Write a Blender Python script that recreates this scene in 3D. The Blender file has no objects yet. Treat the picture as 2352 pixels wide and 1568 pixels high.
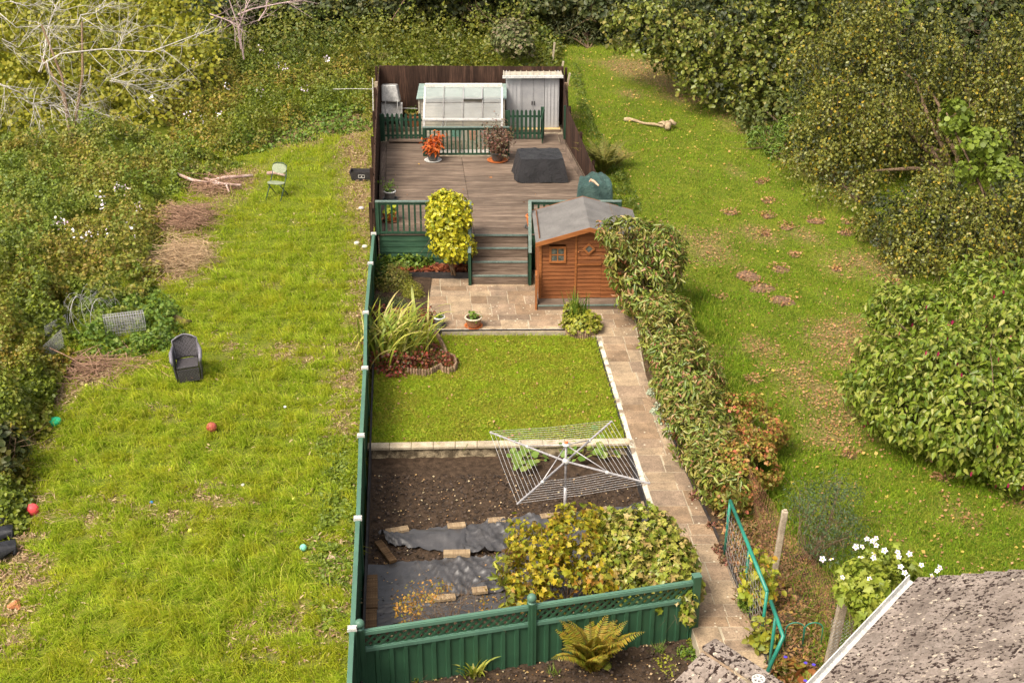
import bpy, math, numpy as np
from mathutils import Vector, Matrix
# ------------------------------------------------------------------ camera, world, light
S = bpy.context.scene
COL = S.collection
CAMZ = 12.1; PITCH = math.radians(25.4); FPX = 3000.0
cd = bpy.data.cameras.new('camera'); cam = bpy.data.objects.new('camera', cd); COL.objects.link(cam)
cam.location = (0, 0, CAMZ); cam.rotation_euler = (math.pi/2-PITCH, 0, 0)
cd.sensor_width = 36; cd.lens = 36*FPX/2352; cd.clip_start = .1; cd.clip_end = 600
S.camera = cam
W = bpy.data.worlds.new('World'); S.world = W; W.use_nodes = True
nt = W.node_tree; nt.nodes.clear()
wo = nt.nodes.new('ShaderNodeOutputWorld'); bg = nt.nodes.new('ShaderNodeBackground'); sk = nt.nodes.new('ShaderNodeTexSky')
SUN_EL = math.radians(54); SUN_AZ = math.radians(-135)     # azimuth clockwise from +Y: from the left, slightly behind the camera
sk.sky_type = 'NISHITA'; sk.sun_disc = False; sk.sun_elevation = SUN_EL; sk.sun_rotation = SUN_AZ
sk.air_density = .7; sk.dust_density = 5; sk.ozone_density = .4
bg.inputs[1].default_value = .15
hs = nt.nodes.new('ShaderNodeHueSaturation'); hs.inputs['Saturation'].default_value = .5; wm = nt.nodes.new('ShaderNodeMix'); wm.data_type = 'RGBA'; wm.blend_type = 'MULTIPLY'; wm.inputs[0].default_value = 1; wm.inputs[7].default_value = (1.04, 1.0, .93, 1)      # thin warm overcast
nt.links.new(sk.outputs[0], hs.inputs['Color']); nt.links.new(hs.outputs[0], wm.inputs[6]); nt.links.new(wm.outputs[2], bg.inputs[0]); nt.links.new(bg.outputs[0], wo.inputs[0])
sl = bpy.data.lights.new('sun', 'SUN'); sl.energy = 1.55; sl.angle = math.radians(17); sl.color = (1, .93, .82)
so = bpy.data.objects.new('sun', sl); COL.objects.link(so)
sd = Vector((math.sin(SUN_AZ)*math.cos(SUN_EL), math.cos(SUN_AZ)*math.cos(SUN_EL), math.sin(SUN_EL)))
so.rotation_euler = sd.to_track_quat('Z', 'Y').to_euler(); so.location = sd*60
vs = S.view_settings; vs.view_transform = 'Standard'; vs.look = 'None'; vs.gamma = 1; vs.exposure = 1.0
S.cycles.max_bounces = 6; S.cycles.transparent_max_bounces = 12

# ------------------------------------------------------------------ measuring helpers (photo pixel on a plane -> metres)
cp, sp_ = math.cos(PITCH), math.sin(PITCH)
def ray(px, py):
    u = (px-1176)/FPX; v = (py-784)/FPX
    return (u, cp-v*sp_, -(sp_+v*cp))
def P(px, py, z=0.0):
    d = ray(px, py); t = (CAMZ-z)/-d[2]
    return Vector((d[0]*t, d[1]*t, z))
def PY(px, py, y):
    d = ray(px, py); t = y/d[1]
    return Vector((d[0]*t, y, CAMZ+d[2]*t))
def k1(p): return (832.6+p[0]/3.7235, 126.3+p[1]/3.7235)
def k2(p): return (832.6+p[0]/3.034, 413.4+p[1]/3.034)
def k3(p): return (775.2+p[0]/2.926, 689+p[1]/2.926)
def k4(p): return (775.2+p[0]/2.7307, 1119.7+p[1]/2.7307)
def r4(p): return (1550.4+p[0]/2.9337, 1033.6+p[1]/2.9337)
def r5(p): return (1435.5+p[0]/2.5664, 516.8+p[1]/2.5664)
def r6(p): return (1263.3+p[0]/2.1603, p[1]/2.1603)
def l1(p): return (p[0]/2.926, p[1]/2.926)
def l2(p): return (p[0]/2.7307, 459.4+p[1]/2.7307)
def l3(p): return (p[0]/2.7307, 1004.9+p[1]/2.7307)
def K(k, x, y, z): return P(*k((x, y)), z)
def ss(x): x = np.clip(x, 0, 1); return x*x*(3-2*x)
ZD, ZB, ZL, ZS, ZF = .93, .6, -.05, -.22, -.35
XL = np.array([(5, -1.6), (13, -2.08), (14.3, -2.165), (27.5, -3.2), (29.5, -3.3), (32, -3.5), (37.4, -3.95), (40.25, -4.15)])
XR = np.array([(5, 4.4), (13, 3.75), (15.3, 3.6), (18, 3.36), (20.3, 3.06), (22.4, 2.9), (23.8, 2.74), (26.4, 2.76), (27.4, 2.95), (29.5, 2.7), (33.9, 2.05), (37.3, 1.62), (40.25, 1.62)])
YF, YB = 7.0, 40.25
def xl(y): return np.interp(y, XL[:, 0], XL[:, 1])
def xr(y): return np.interp(y, XR[:, 0], XR[:, 1])
def sines(seed, n=5, lo=.6, hi=2.0):
    r = np.random.RandomState(seed); k = r.normal(size=(n, 3)); k /= np.linalg.norm(k, axis=1)[:, None]
    return k*r.uniform(lo, hi, (n, 1))*2*math.pi, r.uniform(0, 6.28, n)
def noise3(p, seed, scale=1.0, n=6):
    k, ph = sines(seed, n, .35, 1.0); p = np.asarray(p)
    return np.sin(p@(k.T/scale)+ph).mean(axis=1)*1.7
def gz(x, y):
    x = np.asarray(x, float); y = np.asarray(y, float)
    z = .75*ss((y-27)/11)+np.maximum(0, y-42)*.05+np.maximum(0, y-54)*.25
    z = z-.35*ss((17-y)/4)
    z = z+.05*np.sin(x*.9+y*.35)*ss((np.abs(x)-3)/3)+.03*np.sin(x*1.7-y*1.3+1)*ss((np.abs(x)-3)/3)
    return z
def G(px, py, dz=0.0):
    z = 0.0
    for _ in range(8):
        p = P(px, py, z+dz); z = float(gz(p.x, p.y))
    return Vector((p.x, p.y, z+dz))

# ------------------------------------------------------------------ materials
def mat(name, rough=.8, spec=.3, metal=0):
    m = bpy.data.materials.new(name); m.use_nodes = True; t = m.node_tree; t.nodes.clear()
    o = t.nodes.new('ShaderNodeOutputMaterial'); b = t.nodes.new('ShaderNodeBsdfPrincipled')
    b.inputs['Roughness'].default_value = rough; b.inputs['Specular IOR Level'].default_value = spec; b.inputs['Metallic'].default_value = metal
    t.links.new(b.outputs[0], o.inputs[0]); return m, t, b
def N(t, typ, **kw):
    n = t.nodes.new('ShaderNode'+typ)
    for k, v in kw.items():
        if k.startswith('i_'):
            n.inputs[int(k[2:]) if k[2:].isdigit() else k[2:]].default_value = v
        else: setattr(n, k, v)
    return n
def ramp(t, fac, cols, interp='LINEAR'):
    r = t.nodes.new('ShaderNodeValToRGB'); e = r.color_ramp; e.interpolation = interp
    while len(e.elements) < len(cols): e.elements.new(1)
    for i, c in enumerate(cols):
        if len(c) == 2: e.elements[i].position = c[0]; col = c[1]
        else: e.elements[i].position = i/max(1, len(cols)-1); col = c
        e.elements[i].color = (*col, 1)
    t.links.new(fac, r.inputs[0]); return r.outputs[0]
def coords(t, scale=(1, 1, 1), rot=0.0, src='Object'):
    tc = t.nodes.new('ShaderNodeTexCoord')
    mp = N(t, 'Mapping'); mp.inputs['Scale'].default_value = scale; mp.inputs['Rotation'].default_value = (0, 0, rot)
    t.links.new(tc.outputs[src], mp.inputs[0]); return mp.outputs[0]
def nz(t, vec, scale, detail=4, rough=.6, w=0):
    n = N(t, 'TexNoise'); n.inputs['Scale'].default_value = scale; n.inputs['Detail'].default_value = detail; n.inputs['Roughness'].default_value = rough
    t.links.new(vec, n.inputs['Vector']); return n.outputs['Fac']
def mixc(t, fac, a, b, mode='MIX'):
    m = t.nodes.new('ShaderNodeMix'); m.data_type = 'RGBA'; m.blend_type = mode
    for i, v in ((0, fac), (6, a), (7, b)):
        if isinstance(v, (int, float)): m.inputs[i].default_value = v
        elif isinstance(v, tuple): m.inputs[i].default_value = (*v, 1)
        else: t.links.new(v, m.inputs[i])
    return m.outputs[2]
def bump(t, b, h, strength=.4, dist=.01):
    bm = N(t, 'Bump'); bm.inputs['Strength'].default_value = strength; bm.inputs['Distance'].default_value = dist
    t.links.new(h, bm.inputs['Height']); t.links.new(bm.outputs[0], b.inputs['Normal'])
def noisy(name, c1, c2, scale=4, rough=.8, stretch=(1, 1, 1), bmp=.3, island=.0, spec=.3, metal=0, c3=None, fine=40, rot=0.0, lo=.3, hi=.7, src='Object'):
    """two-colour noise, finer grain on top, optional variation per loose piece"""
    m, t, b = mat(name, rough, spec, metal)
    v = coords(t, stretch, rot, src)
    n1 = nz(t, v, scale); n2 = nz(t, v, fine, 3)
    cols = [(lo, c1), (hi, c2)] + ([(min(.99, hi+.08), c3)] if c3 else [])
    c = ramp(t, n1, cols)
    g = N(t, 'MapRange', i_3=.72, i_4=1.28); g.inputs[1].default_value = .3; g.inputs[2].default_value = .7
    t.links.new(n2, g.inputs[0])
    cc = N(t, 'VectorMath', operation='SCALE'); t.links.new(c, cc.inputs[0]); t.links.new(g.outputs[0], cc.inputs['Scale']); out = cc.outputs[0]
    if island:
        ge = N(t, 'NewGeometry'); mr = N(t, 'MapRange', i_3=1-island, i_4=1+island); t.links.new(ge.outputs['Random Per Island'], mr.inputs[0])
        c2_ = N(t, 'VectorMath', operation='SCALE'); t.links.new(out, c2_.inputs[0]); t.links.new(mr.outputs[0], c2_.inputs['Scale']); out = c2_.outputs[0]
    t.links.new(out, b.inputs['Base Color'])
    if bmp: bump(t, b, n2, bmp)
    return m
def leafmat(name, cols, trans=.3, rough=.5, patch=None, pscale=.5, spec=.35):
    """colour per leaf; patch = second colour list mixed in by a slow noise"""
    m, t, b = mat(name, rough, spec)
    ge = N(t, 'NewGeometry'); c = ramp(t, ge.outputs['Random Per Island'], cols)
    if patch:
        v = coords(t); n = nz(t, v, pscale, 3); f = N(t, 'MapRange'); f.inputs[1].default_value = .44; f.inputs[2].default_value = .6
        t.links.new(n, f.inputs[0]); c2 = ramp(t, ge.outputs['Random Per Island'], patch); c = mixc(t, f.outputs[0], c, c2)
    t.links.new(c, b.inputs['Base Color'])
    if trans:
        tr = N(t, 'BsdfTranslucent'); t.links.new(c, tr.inputs[0]); mx = N(t, 'MixShader'); mx.inputs[0].default_value = trans
        o = t.nodes['Material Output']; t.links.new(b.outputs[0], mx.inputs[1]); t.links.new(tr.outputs[0], mx.inputs[2]); t.links.new(mx.outputs[0], o.inputs[0])
    return m
def sc(c, k): return tuple(x*k for x in c)

# ------------------------------------------------------------------ object helpers
def _link(name, data, parent, label, cat, group, kind):
    o = bpy.data.objects.new(name, data); COL.objects.link(o)
    if parent is not None: o.parent = parent
    if label: o['label'] = label
    if cat: o['category'] = cat
    if group: o['group'] = group
    if kind: o['kind'] = kind
    return o
def origin_of(o):
    v = Vector((0, 0, 0))
    while o is not None: v += o.location; o = o.parent
    return v
def thing(name, label, cat, loc=(0, 0, 0), rz=0.0, group=None):
    o = _link(name, None, None, label, cat, group, None); o.location = loc; o.rotation_euler = (0, 0, rz); o.empty_display_size = .2
    return o
class MB:
    def __init__(s): s.v = []; s.f = []; s.n = 0
    def add(s, v, f):
        s.v.append(np.asarray(v, float).reshape(-1, 3)); s.f += [[i+s.n for i in q] for q in f]; s.n += len(s.v[-1]); return s
    def hexa(s, b, t):
        return s.add([tuple(p) for p in list(b)+list(t)], [(3, 2, 1, 0), (4, 5, 6, 7), (0, 1, 5, 4), (1, 2, 6, 5), (2, 3, 7, 6), (3, 0, 4, 7)])
    def box(s, x0, x1, y0, y1, z0, z1):
        return s.hexa([(x0, y0, z0), (x1, y0, z0), (x1, y1, z0), (x0, y1, z0)], [(x0, y0, z1), (x1, y0, z1), (x1, y1, z1), (x0, y1, z1)])
    def bar(s, a, b, w, h, up=(0, 0, 1)):
        a = Vector(a); b = Vector(b); d = (b-a).normalized(); u = Vector(up)
        if abs(d.dot(u)) > .98: u = Vector((0, 1, 0))
        x = d.cross(u).normalized()*w/2; z = x.cross(d).normalized()*h/2
        return s.hexa([a-x-z, a+x-z, b+x-z, b-x-z], [a-x+z, a+x+z, b+x+z, b-x+z])
    def slab(s, poly, z0, z1):
        n = len(poly); v = [(p[0], p[1], z0) for p in poly]+[(p[0], p[1], z1) for p in poly]
        return s.add(v, [list(range(n))[::-1], list(range(n, 2*n))]+[(i, (i+1) % n, n+(i+1) % n, n+i) for i in range(n)])
    def plate(s, pts, vec):
        n = len(pts); vec = Vector(vec); v = [tuple(Vector(p)) for p in pts]+[tuple(Vector(p)+vec) for p in pts]
        return s.add(v, [list(range(n))[::-1], list(range(n, 2*n))]+[(i, (i+1) % n, n+(i+1) % n, n+i) for i in range(n)])
    def tube(s, pts, r, n=8, cap=True):
        pts = [Vector(p) for p in pts]; m = len(pts); rs = r if isinstance(r, (list, tuple)) else [r]*m
        V = []; ref = None
        for i in range(m):
            d = (pts[min(i+1, m-1)]-pts[max(i-1, 0)]).normalized()
            if ref is None: ref = d.orthogonal().normalized()
            else:
                ref = ref-d*ref.dot(d); ref = ref.normalized() if ref.length > 1e-6 else d.orthogonal().normalized()
            b = d.cross(ref)
            for k in range(n):
                a = 2*math.pi*k/n; V.append(pts[i]+(ref*math.cos(a)+b*math.sin(a))*rs[i])
        F = [(i*n+k, i*n+(k+1) % n, (i+1)*n+(k+1) % n, (i+1)*n+k) for i in range(m-1) for k in range(n)]
        if cap: F += [list(range(n))[::-1], list(range((m-1)*n, m*n))]
        return s.add([tuple(p) for p in V], F)
    def lathe(s, c, prof, n=20, cap=True):
        c = Vector(c); V = [(c.x+r*math.cos(2*math.pi*k/n), c.y+r*math.sin(2*math.pi*k/n), c.z+z) for r, z in prof for k in range(n)]
        m = len(prof); F = [(i*n+k, i*n+(k+1) % n, (i+1)*n+(k+1) % n, (i+1)*n+k) for i in range(m-1) for k in range(n)]
        if cap: F += [list(range(n))[::-1], list(range((m-1)*n, m*n))]
        return s.add(V, F)
    def ball(s, c, r, n=14, sz=1.0):
        return s.lathe(c, [(max(1e-4, r*math.sin(a)), -r*sz*math.cos(a)) for a in np.linspace(0, math.pi, n)], n+6, cap=False)
    def grid(s, fn, nu, nv):
        V = [tuple(fn(i/nu, j/nv)) for j in range(nv+1) for i in range(nu+1)]
        return s.add(V, [(j*(nu+1)+i, j*(nu+1)+i+1, (j+1)*(nu+1)+i+1, (j+1)*(nu+1)+i) for j in range(nv) for i in range(nu)])
def obj(name, mb, m, parent=None, label=None, cat=None, group=None, kind=None, bev=0, smooth=False, local=False, loc=None, solid=0, rz=0.0):
    """world-space vertices unless local; the origin of a top-level mesh goes to its base"""
    V = np.concatenate(mb.v)
    if local: org = np.zeros(3)
    elif parent is not None: org = np.array(origin_of(parent))
    elif loc is not None: org = np.array(loc)
    else: org = np.array([(V[:, 0].min()+V[:, 0].max())/2, (V[:, 1].min()+V[:, 1].max())/2, V[:, 2].min()])
    me = bpy.data.meshes.new(name); me.from_pydata([tuple(p) for p in V-org], [], mb.f); me.validate()
    if smooth: me.shade_smooth()
    me.materials.append(m)
    o = _link(name, me, parent, label, cat, group, kind)
    if parent is None: o.location = loc if local and loc is not None else (tuple(org) if not local else (0, 0, 0))
    if rz: o.rotation_euler = (0, 0, rz)
    if solid: x = o.modifiers.new('s', 'SOLIDIFY'); x.thickness = solid; x.offset = 0
    if bev: x = o.modifiers.new('b', 'BEVEL'); x.width = bev; x.segments = 2; x.limit_method = 'ANGLE'
    return o
def mesh_np(name, V, F, m, parent=None, label=None, cat=None, group=None, kind=None, loc=None):
    """V (n,3); F list of integer arrays (k, corners)"""
    V = np.asarray(V, float)
    if parent is not None: org = np.array(origin_of(parent))
    elif loc is not None: org = np.array(loc)
    else: org = np.array([V[:, 0].mean(), V[:, 1].mean(), V[:, 2].min()])
    me = bpy.data.meshes.new(name); me.vertices.add(len(V)); me.vertices.foreach_set('co', (V-org).astype(np.float32).ravel())
    lv = np.concatenate([f.ravel() for f in F]); cnt = np.concatenate([np.full(len(f), f.shape[1]) for f in F])
    st = np.concatenate([[0], np.cumsum(cnt)[:-1]])
    me.loops.add(len(lv)); me.loops.foreach_set('vertex_index', lv.astype(np.int32))
    me.polygons.add(len(cnt)); me.polygons.foreach_set('loop_start', st.astype(np.int32))
    try: me.polygons.foreach_set('loop_total', cnt.astype(np.int32))
    except Exception: pass
    me.update(calc_edges=True); me.materials.append(m)
    o = _link(name, me, parent, label, cat, group, kind)
    if parent is None: o.location = tuple(org)
    return o
LEAF = {
 'oval': ([(0, 0, 0), (.3, .36, .09), (.7, .3, .07), (1, 0, -.06), (.7, -.3, .07), (.3, -.36, .09)], [(0, 3, 2, 1), (0, 5, 4, 3)]),
 'long': ([(0, 0, 0), (.35, .15, .05), (.7, .12, .0), (1, 0, -.18), (.7, -.12, .0), (.35, -.15, .05)], [(0, 3, 2, 1), (0, 5, 4, 3)]),
 'round': ([(0, 0, 0), (.2, .42, .06), (.7, .45, .05), (1, 0, -.04), (.7, -.45, .05), (.2, -.42, .06)], [(0, 3, 2, 1), (0, 5, 4, 3)]),
 'ivy': ([(0, 0, 0), (-.05, .42, .04), (.38, .3, .1), (.5, .55, 0), (.62, .22, .08), (1.05, 0, -.1), (.62, -.22, .08), (.5, -.55, 0), (.38, -.3, .1), (-.05, -.42, .04)], [(0, 5, 4, 3, 2, 1), (0, 9, 8, 7, 6, 5)]),
 'point': ([(0, 0, 0), (.28, .27, .07), (.62, .2, .05), (1.05, 0, -.14), (.62, -.2, .05), (.28, -.27, .07)], [(0, 3, 2, 1), (0, 5, 4, 3)]),
 'quad': ([(0, 0, 0), (.5, .38, .05), (1, 0, -.05), (.5, -.38, .05)], [(0, 3, 2, 1)]),
}
def unit(a): return a/np.maximum(1e-9, np.linalg.norm(a, axis=1))[:, None]
def leaves(name, pts, nrm, size, shape, m, seed=0, droop=.5, jit=.6, vary=.42, **kw):
    r = np.random.RandomState(seed); n = len(pts); pts = np.asarray(pts, float)
    nn = unit(np.asarray(nrm)+r.normal(size=(n, 3))*jit)
    t = r.normal(size=(n, 3)); t[:, 2] -= droop; t += nn*.0
    t = unit(t-nn*(t*nn).sum(1)[:, None]); b = np.cross(nn, t)
    s = size*np.clip(np.exp(r.normal(size=n)*vary), .45, 1.45)
    T, Fc = LEAF[shape]; T = np.array(T)
    V = pts[:, None, :]+s[:, None, None]*(T[None, :, 0:1]*t[:, None, :]+T[None, :, 1:2]*b[:, None, :]+T[None, :, 2:3]*nn[:, None, :])
    k = len(T); base = (np.arange(n)*k)[:, None]
    F = [base+np.array(f)[None, :] for f in Fc]
    return mesh_np(name, V.reshape(-1, 3), F, m, **kw)
def blobpts(blobs, n, seed, shell=(.62, 1.02), lump=.16, holes=-.35, lscale=.9, flat=0.0):
    """blobs: (centre, (rx,ry,rz)); returns points near the lumpy outer shell and outward normals"""
    r = np.random.RandomState(seed); C = np.array([tuple(b[0]) for b in blobs]); R = np.array([b[1] for b in blobs], float)
    w = (R[:, 0]*R[:, 1]+R[:, 0]*R[:, 2]+R[:, 1]*R[:, 2]); w /= w.sum(); i = r.choice(len(blobs), n, p=w)
    d = r.normal(size=(n, 3)); d[:, 2] = np.where(d[:, 2] < 0, d[:, 2]*.75, d[:, 2]); d = unit(d)
    rad = shell[0]+(shell[1]-shell[0])*r.uniform(size=n)**.6
    q = C[i]+d*R[i]
    lum = 1+lump*noise3(q, seed+1, lscale)+lump*.6*noise3(q, seed+2, lscale*.4)
    p = C[i]+d*R[i]*(rad*lum)[:, None]
    keep = noise3(p, seed+3, lscale*.55) > holes
    inside = np.zeros(n, bool)
    for j in range(len(blobs)):
        e = (((p-C[j])/R[j])**2).sum(1); inside |= (e < .36) & (i != j)
    keep &= ~inside
    nn = unit(d/R[i]); nn[:, 2] += .35
    return p[keep], unit(nn)[keep]
def BL(px, py, z, rx, ry, dep=None):
    """ellipsoid centred on the sight line of a pixel at height z; radii in pixels across and up, depth in metres"""
    c = P(px, py, z); Z = (CAMZ-z)/-ray(px, py)[2]; a = rx*Z/FPX; h = ry*Z/FPX
    return (c, (a, dep if dep else (a+h)/2, h))
def BY(px, py, y, rx, ry, dep=None):
    c = PY(px, py, y); Z = y/ray(px, py)[1]; a = rx*Z/FPX; h = ry*Z/FPX
    return (c, (a, dep if dep else (a+h)/2, h))
def inpoly(x, y, poly):
    c = np.zeros(len(x), bool); n = len(poly); j = n-1
    for i in range(n):
        xi, yi = poly[i][0], poly[i][1]; xj, yj = poly[j][0], poly[j][1]
        m = ((yi > y) != (yj > y)) & (x < (xj-xi)*(y-yi)/((yj-yi) if yj != yi else 1e-9)+xi); c ^= m; j = i
    return c
def edist(x, y, poly):
    d = np.full(len(x), 1e9); n = len(poly)
    for i in range(n):
        a = np.array(poly[i][:2]); b = np.array(poly[(i+1) % n][:2]); ab = b-a; L = max(1e-9, ab@ab)
        t = np.clip(((x-a[0])*ab[0]+(y-a[1])*ab[1])/L, 0, 1); d = np.minimum(d, np.hypot(x-a[0]-t*ab[0], y-a[1]-t*ab[1]))
    return d
def wpoly(pts, z=None): return [tuple((G(*p) if z is None else P(p[0], p[1], z))) for p in pts]
def sample_poly(poly, n, r, power=1.6, fx=None):
    """random ground points in a world polygon, denser where nearer (they show larger)"""
    A = np.array([p[:2] for p in poly]); lo = A.min(0); hi = A.max(0); out = []; got = 0
    while got < n:
        q = lo+(hi-lo)*r.uniform(size=(n*3, 2))
        k = inpoly(q[:, 0], q[:, 1], poly) & (r.uniform(size=len(q)) < (max(10, lo[1])/np.maximum(10, q[:, 1]))**power)
        if fx is not None: k &= r.uniform(size=len(q)) < fx(q)
        q = q[k]; out.append(q); got += len(q)
    return np.concatenate(out)[:n]
def blades(name, q, z, h, w, lean, m, seed, vary=.4, cl=None, **kw):
    """grass blades as bent slivers standing on points q; lean = bend as a share of height"""
    r = np.random.RandomState(seed); n = len(q); h = h*np.exp(r.normal(size=n)*vary)
    a = r.uniform(0, 6.283, n) if cl is None else cl+r.normal(size=n)*.7
    dx, dy = np.cos(a), np.sin(a); L = lean*np.abs(r.normal(size=n)+.6)
    b = r.uniform(0, 6.283, n); sx, sy = np.cos(b)*w/2, np.sin(b)*w/2
    B = np.stack([q[:, 0], q[:, 1], z], 1); D = np.stack([dx, dy, 0*dx], 1); U = np.array([0, 0, 1.]); Sd = np.stack([sx, sy, 0*sx], 1)
    hh = h[:, None]; LL = L[:, None]
    mid = B+U*hh*.6+D*hh*LL*.3; tip = B+U*hh*(1-.35*np.minimum(1.6, LL))+D*hh*LL
    V = np.stack([B-Sd, B+Sd, mid+Sd*.8, mid-Sd*.8, tip], 1).reshape(-1, 3); base = (np.arange(n)*5)[:, None]
    return mesh_np(name, V, [base+np.array([[0, 1, 2, 3]]), base+np.array([[3, 2, 4]])], m, **kw)
def branchset(r, p, d, L, rad, lev, out, droop=0.0, kink=.35, kids=3):
    """recursive twigs: out collects (points, radii)"""
    n = max(3, int(L/.25)); pts = [Vector(p)]; rs = [rad]; d = Vector(d).normalized()
    for i in range(n):
        d = (d+Vector(r.normal(size=3))*kink*.35+Vector((0, 0, -droop*.1))).normalized(); pts.append(pts[-1]+d*L/n); rs.append(rad*(1-.75*(i+1)/n))
    out.append((pts, rs))
    if lev > 0:
        for k in range(kids):
            i = r.randint(1, n); dd = (Vector((pts[i]-pts[i-1])).normalized()+Vector(r.normal(size=3))*.75).normalized()
            branchset(r, pts[i], dd, L*r.uniform(.35, .65), rs[i]*.6, lev-1, out, droop, kink, kids)

# ------------------------------------------------------------------ the ground
DIRT = [[(0, 1130), (70, 1125), (95, 1190), (70, 1260), (105, 1300), (70, 1400), (60, 1480), (0, 1520)],
        [(90, 850), (240, 800), (330, 815), (300, 860), (190, 900), (130, 960), (100, 1020), (60, 1080), (40, 1010), (90, 930)],
        [(350, 540), (480, 560), (480, 600), (440, 650), (350, 650)], [(370, 480), (520, 465), (460, 540), (370, 545)],
        [(400, 370), (600, 390), (560, 460), (470, 460)], [(770, 290), (868, 280), (860, 560), (815, 540), (790, 420)], [(560, 330), (700, 260), (800, 250), (860, 290), (700, 340)],
        [(812, 560), (850, 560), (835, 900), (760, 900), (800, 820)], [(740, 1240), (800, 1230), (790, 1480), (740, 1450)],
        [(760, 930), (815, 900), (812, 1000), (765, 1010)]]
STRAW = [[(1900, 590), (1990, 585), (2060, 610), (2050, 650), (1960, 630), (1905, 622)], [(1870, 745), (1960, 735), (2010, 830), (1930, 850), (1870, 780)],
         [(1770, 850), (1850, 835), (1930, 900), (1900, 960), (1810, 900)], [(1360, 140), (1560, 135), (1660, 220), (1600, 250), (1450, 180)],
         [(1840, 390), (1960, 380), (2000, 470), (1900, 430)], [(1560, 540), (1660, 530), (1680, 600), (1600, 600)], [(2050, 1010), (2110, 1000), (2300, 1080), (2352, 1150), (2352, 1060)],
         [(1640, 250), (1850, 330), (1960, 420), (1900, 380), (1750, 330)], [(1870, 960), (1960, 940), (1990, 1010), (1900, 1030)],
         [(430, 1130), (500, 1120), (520, 1160), (440, 1180)], [(560, 1430), (680, 1400), (700, 1500), (560, 1500)], [(860, 870), (900, 880), (870, 960), (855, 960)]]
BARE = [[(1660, 1110), (1760, 1130), (1900, 1330), (1960, 1420), (1840, 1568), (1700, 1568), (1700, 1380)]]
WD = [(wpoly(p), .5, 1.0) for p in DIRT]+[(wpoly(p), .6, .75) for p in STRAW]+[(wpoly(p), .3, 1.0) for p in BARE]
def dirt(q):
    """share of bare, strawy ground at points (n,2)"""
    v = np.zeros(len(q)); p3 = np.c_[q, np.zeros(len(q))]; nn = noise3(p3, 5, .8)*.25+noise3(p3, 6, .3)*.2
    for poly, soft, k in WD:
        ed = edist(q[:, 0], q[:, 1], poly); ins = inpoly(q[:, 0], q[:, 1], poly)
        v = np.maximum(v, k*np.clip(.5+np.where(ins, ed, -ed)/soft*.7+nn, 0, 1))
    return np.maximum(v, np.clip(noise3(p3, 9, 1.3)*1.2-.75, 0, .6))
def build_ground():
    off = [0]; st = .12
    while off[-1] < 70: off.append(off[-1]+st); st = .25 if off[-1] < 17 else st*1.25
    ys = [y for y in np.arange(5, YB, .3)]+[YB, YB+.06]; y = YB+.3; st = .35
    while y < 130: ys.append(y); y += st; st *= 1.0 if y < 56 else 1.12
    ys = np.array(ys); L = -np.array(off[::-1]); R = np.array(off); V = []
    nc = len(L)+2+len(R)
    for y in ys:
        a, b = float(xl(y)), float(xr(y)); mid = y <= YB+.001
        xs = np.concatenate([a+L, [a+.02, b-.02], b+R]); z = gz(xs, np.full(nc, y))
        if mid: z[len(L)] = z[len(L)+1] = -1.0
        V.append(np.c_[xs, np.full(nc, y), z])
    V = np.concatenate(V); nr = len(ys); i, j = np.meshgrid(np.arange(nc-1), np.arange(nr-1)); a = (j*nc+i).ravel()
    F = np.stack([a, a+1, a+nc+1, a+nc], 1)
    m, t, b = mat('meadow', .95, .1)
    v = coords(t); n1 = nz(t, v, 1.1, 5); n2 = nz(t, v, 14, 4); n3 = nz(t, v, 60, 3)
    g = ramp(t, n1, [(.3, (.05, .085, .008)), (.5, (.1, .13, .01)), (.7, (.17, .18, .015))])
    g2 = ramp(t, n2, [(.3, (.05, .075, .012)), (.6, (.17, .19, .018)), (.75, (.26, .2, .06))])
    gg = mixc(t, .5, g, g2)
    d = ramp(t, n3, [(.3, (.07, .045, .025)), (.5, (.2, .14, .07)), (.68, (.42, .31, .17))])
    d2 = ramp(t, n2, [(.35, (.09, .06, .035)), (.55, (.3, .2, .09)), (.7, (.2, .17, .04))]); dd = mixc(t, .5, d, d2)
    at = N(t, 'Attribute', attribute_name='dirt'); out = mixc(t, at.outputs['Fac'], gg, dd)
    t.links.new(out, b.inputs['Base Color']); bump(t, b, n3, .6, .02)
    o = mesh_np('ground', V, [F], m, kind='structure', loc=(0, 0, 0)); me = o.data
    at = me.attributes.new('dirt', 'FLOAT', 'POINT'); at.data.foreach_set('value', dirt(V[:, :2]).astype(np.float32)); me.shade_smooth()
build_ground()

# ------------------------------------------------------------------ inside the garden: lawn, patio, path, soil
GY = Vector((-.0765, 1, 0)).normalized(); GX = Vector((GY.y, -GY.x, 0))
PL = lambda y: float(np.interp(y, [13, 15.3, 18.1, 21.0, 25.7, 27], [2.82, 2.62, 2.43, 2.2, 1.87, 1.8]))       # path's left edge
m_soil = noisy('dark_soil', (.03, .02, .013), (.085, .056, .036), 9, .95, bmp=1.0, fine=55, spec=.1)
def strip(name, ya, yb, fa, fb, z, m, kind='structure', z1=None, cell=.12, amp=0.0, seed=1):
    mb = MB(); ny = max(2, int((yb-ya)/cell)); nx = max(2, int((fb(ya)-fa(ya))/cell)); z1 = z if z1 is None else z1; side = z is None; r = np.random.RandomState(seed)
    ph = r.uniform(0, 6, 8)
    def f(u, v):
        y = ya+(yb-ya)*v; zz = z+(z1-z)*v if z is not None else 0; x = fa(y)+(fb(y)-fa(y))*u
        h = amp*(math.sin(x*9+ph[0]+3*math.sin(y*3))+math.sin(y*11+ph[1]+2*math.sin(x*4))+math.sin(x*23+y*17+ph[2])) if amp else 0
        return (x, y, (float(gz(x, y))+.045 if side else zz)+h)
    mb.grid(f, nx, ny); return obj(name, mb, m, kind=kind, smooth=True)
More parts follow.
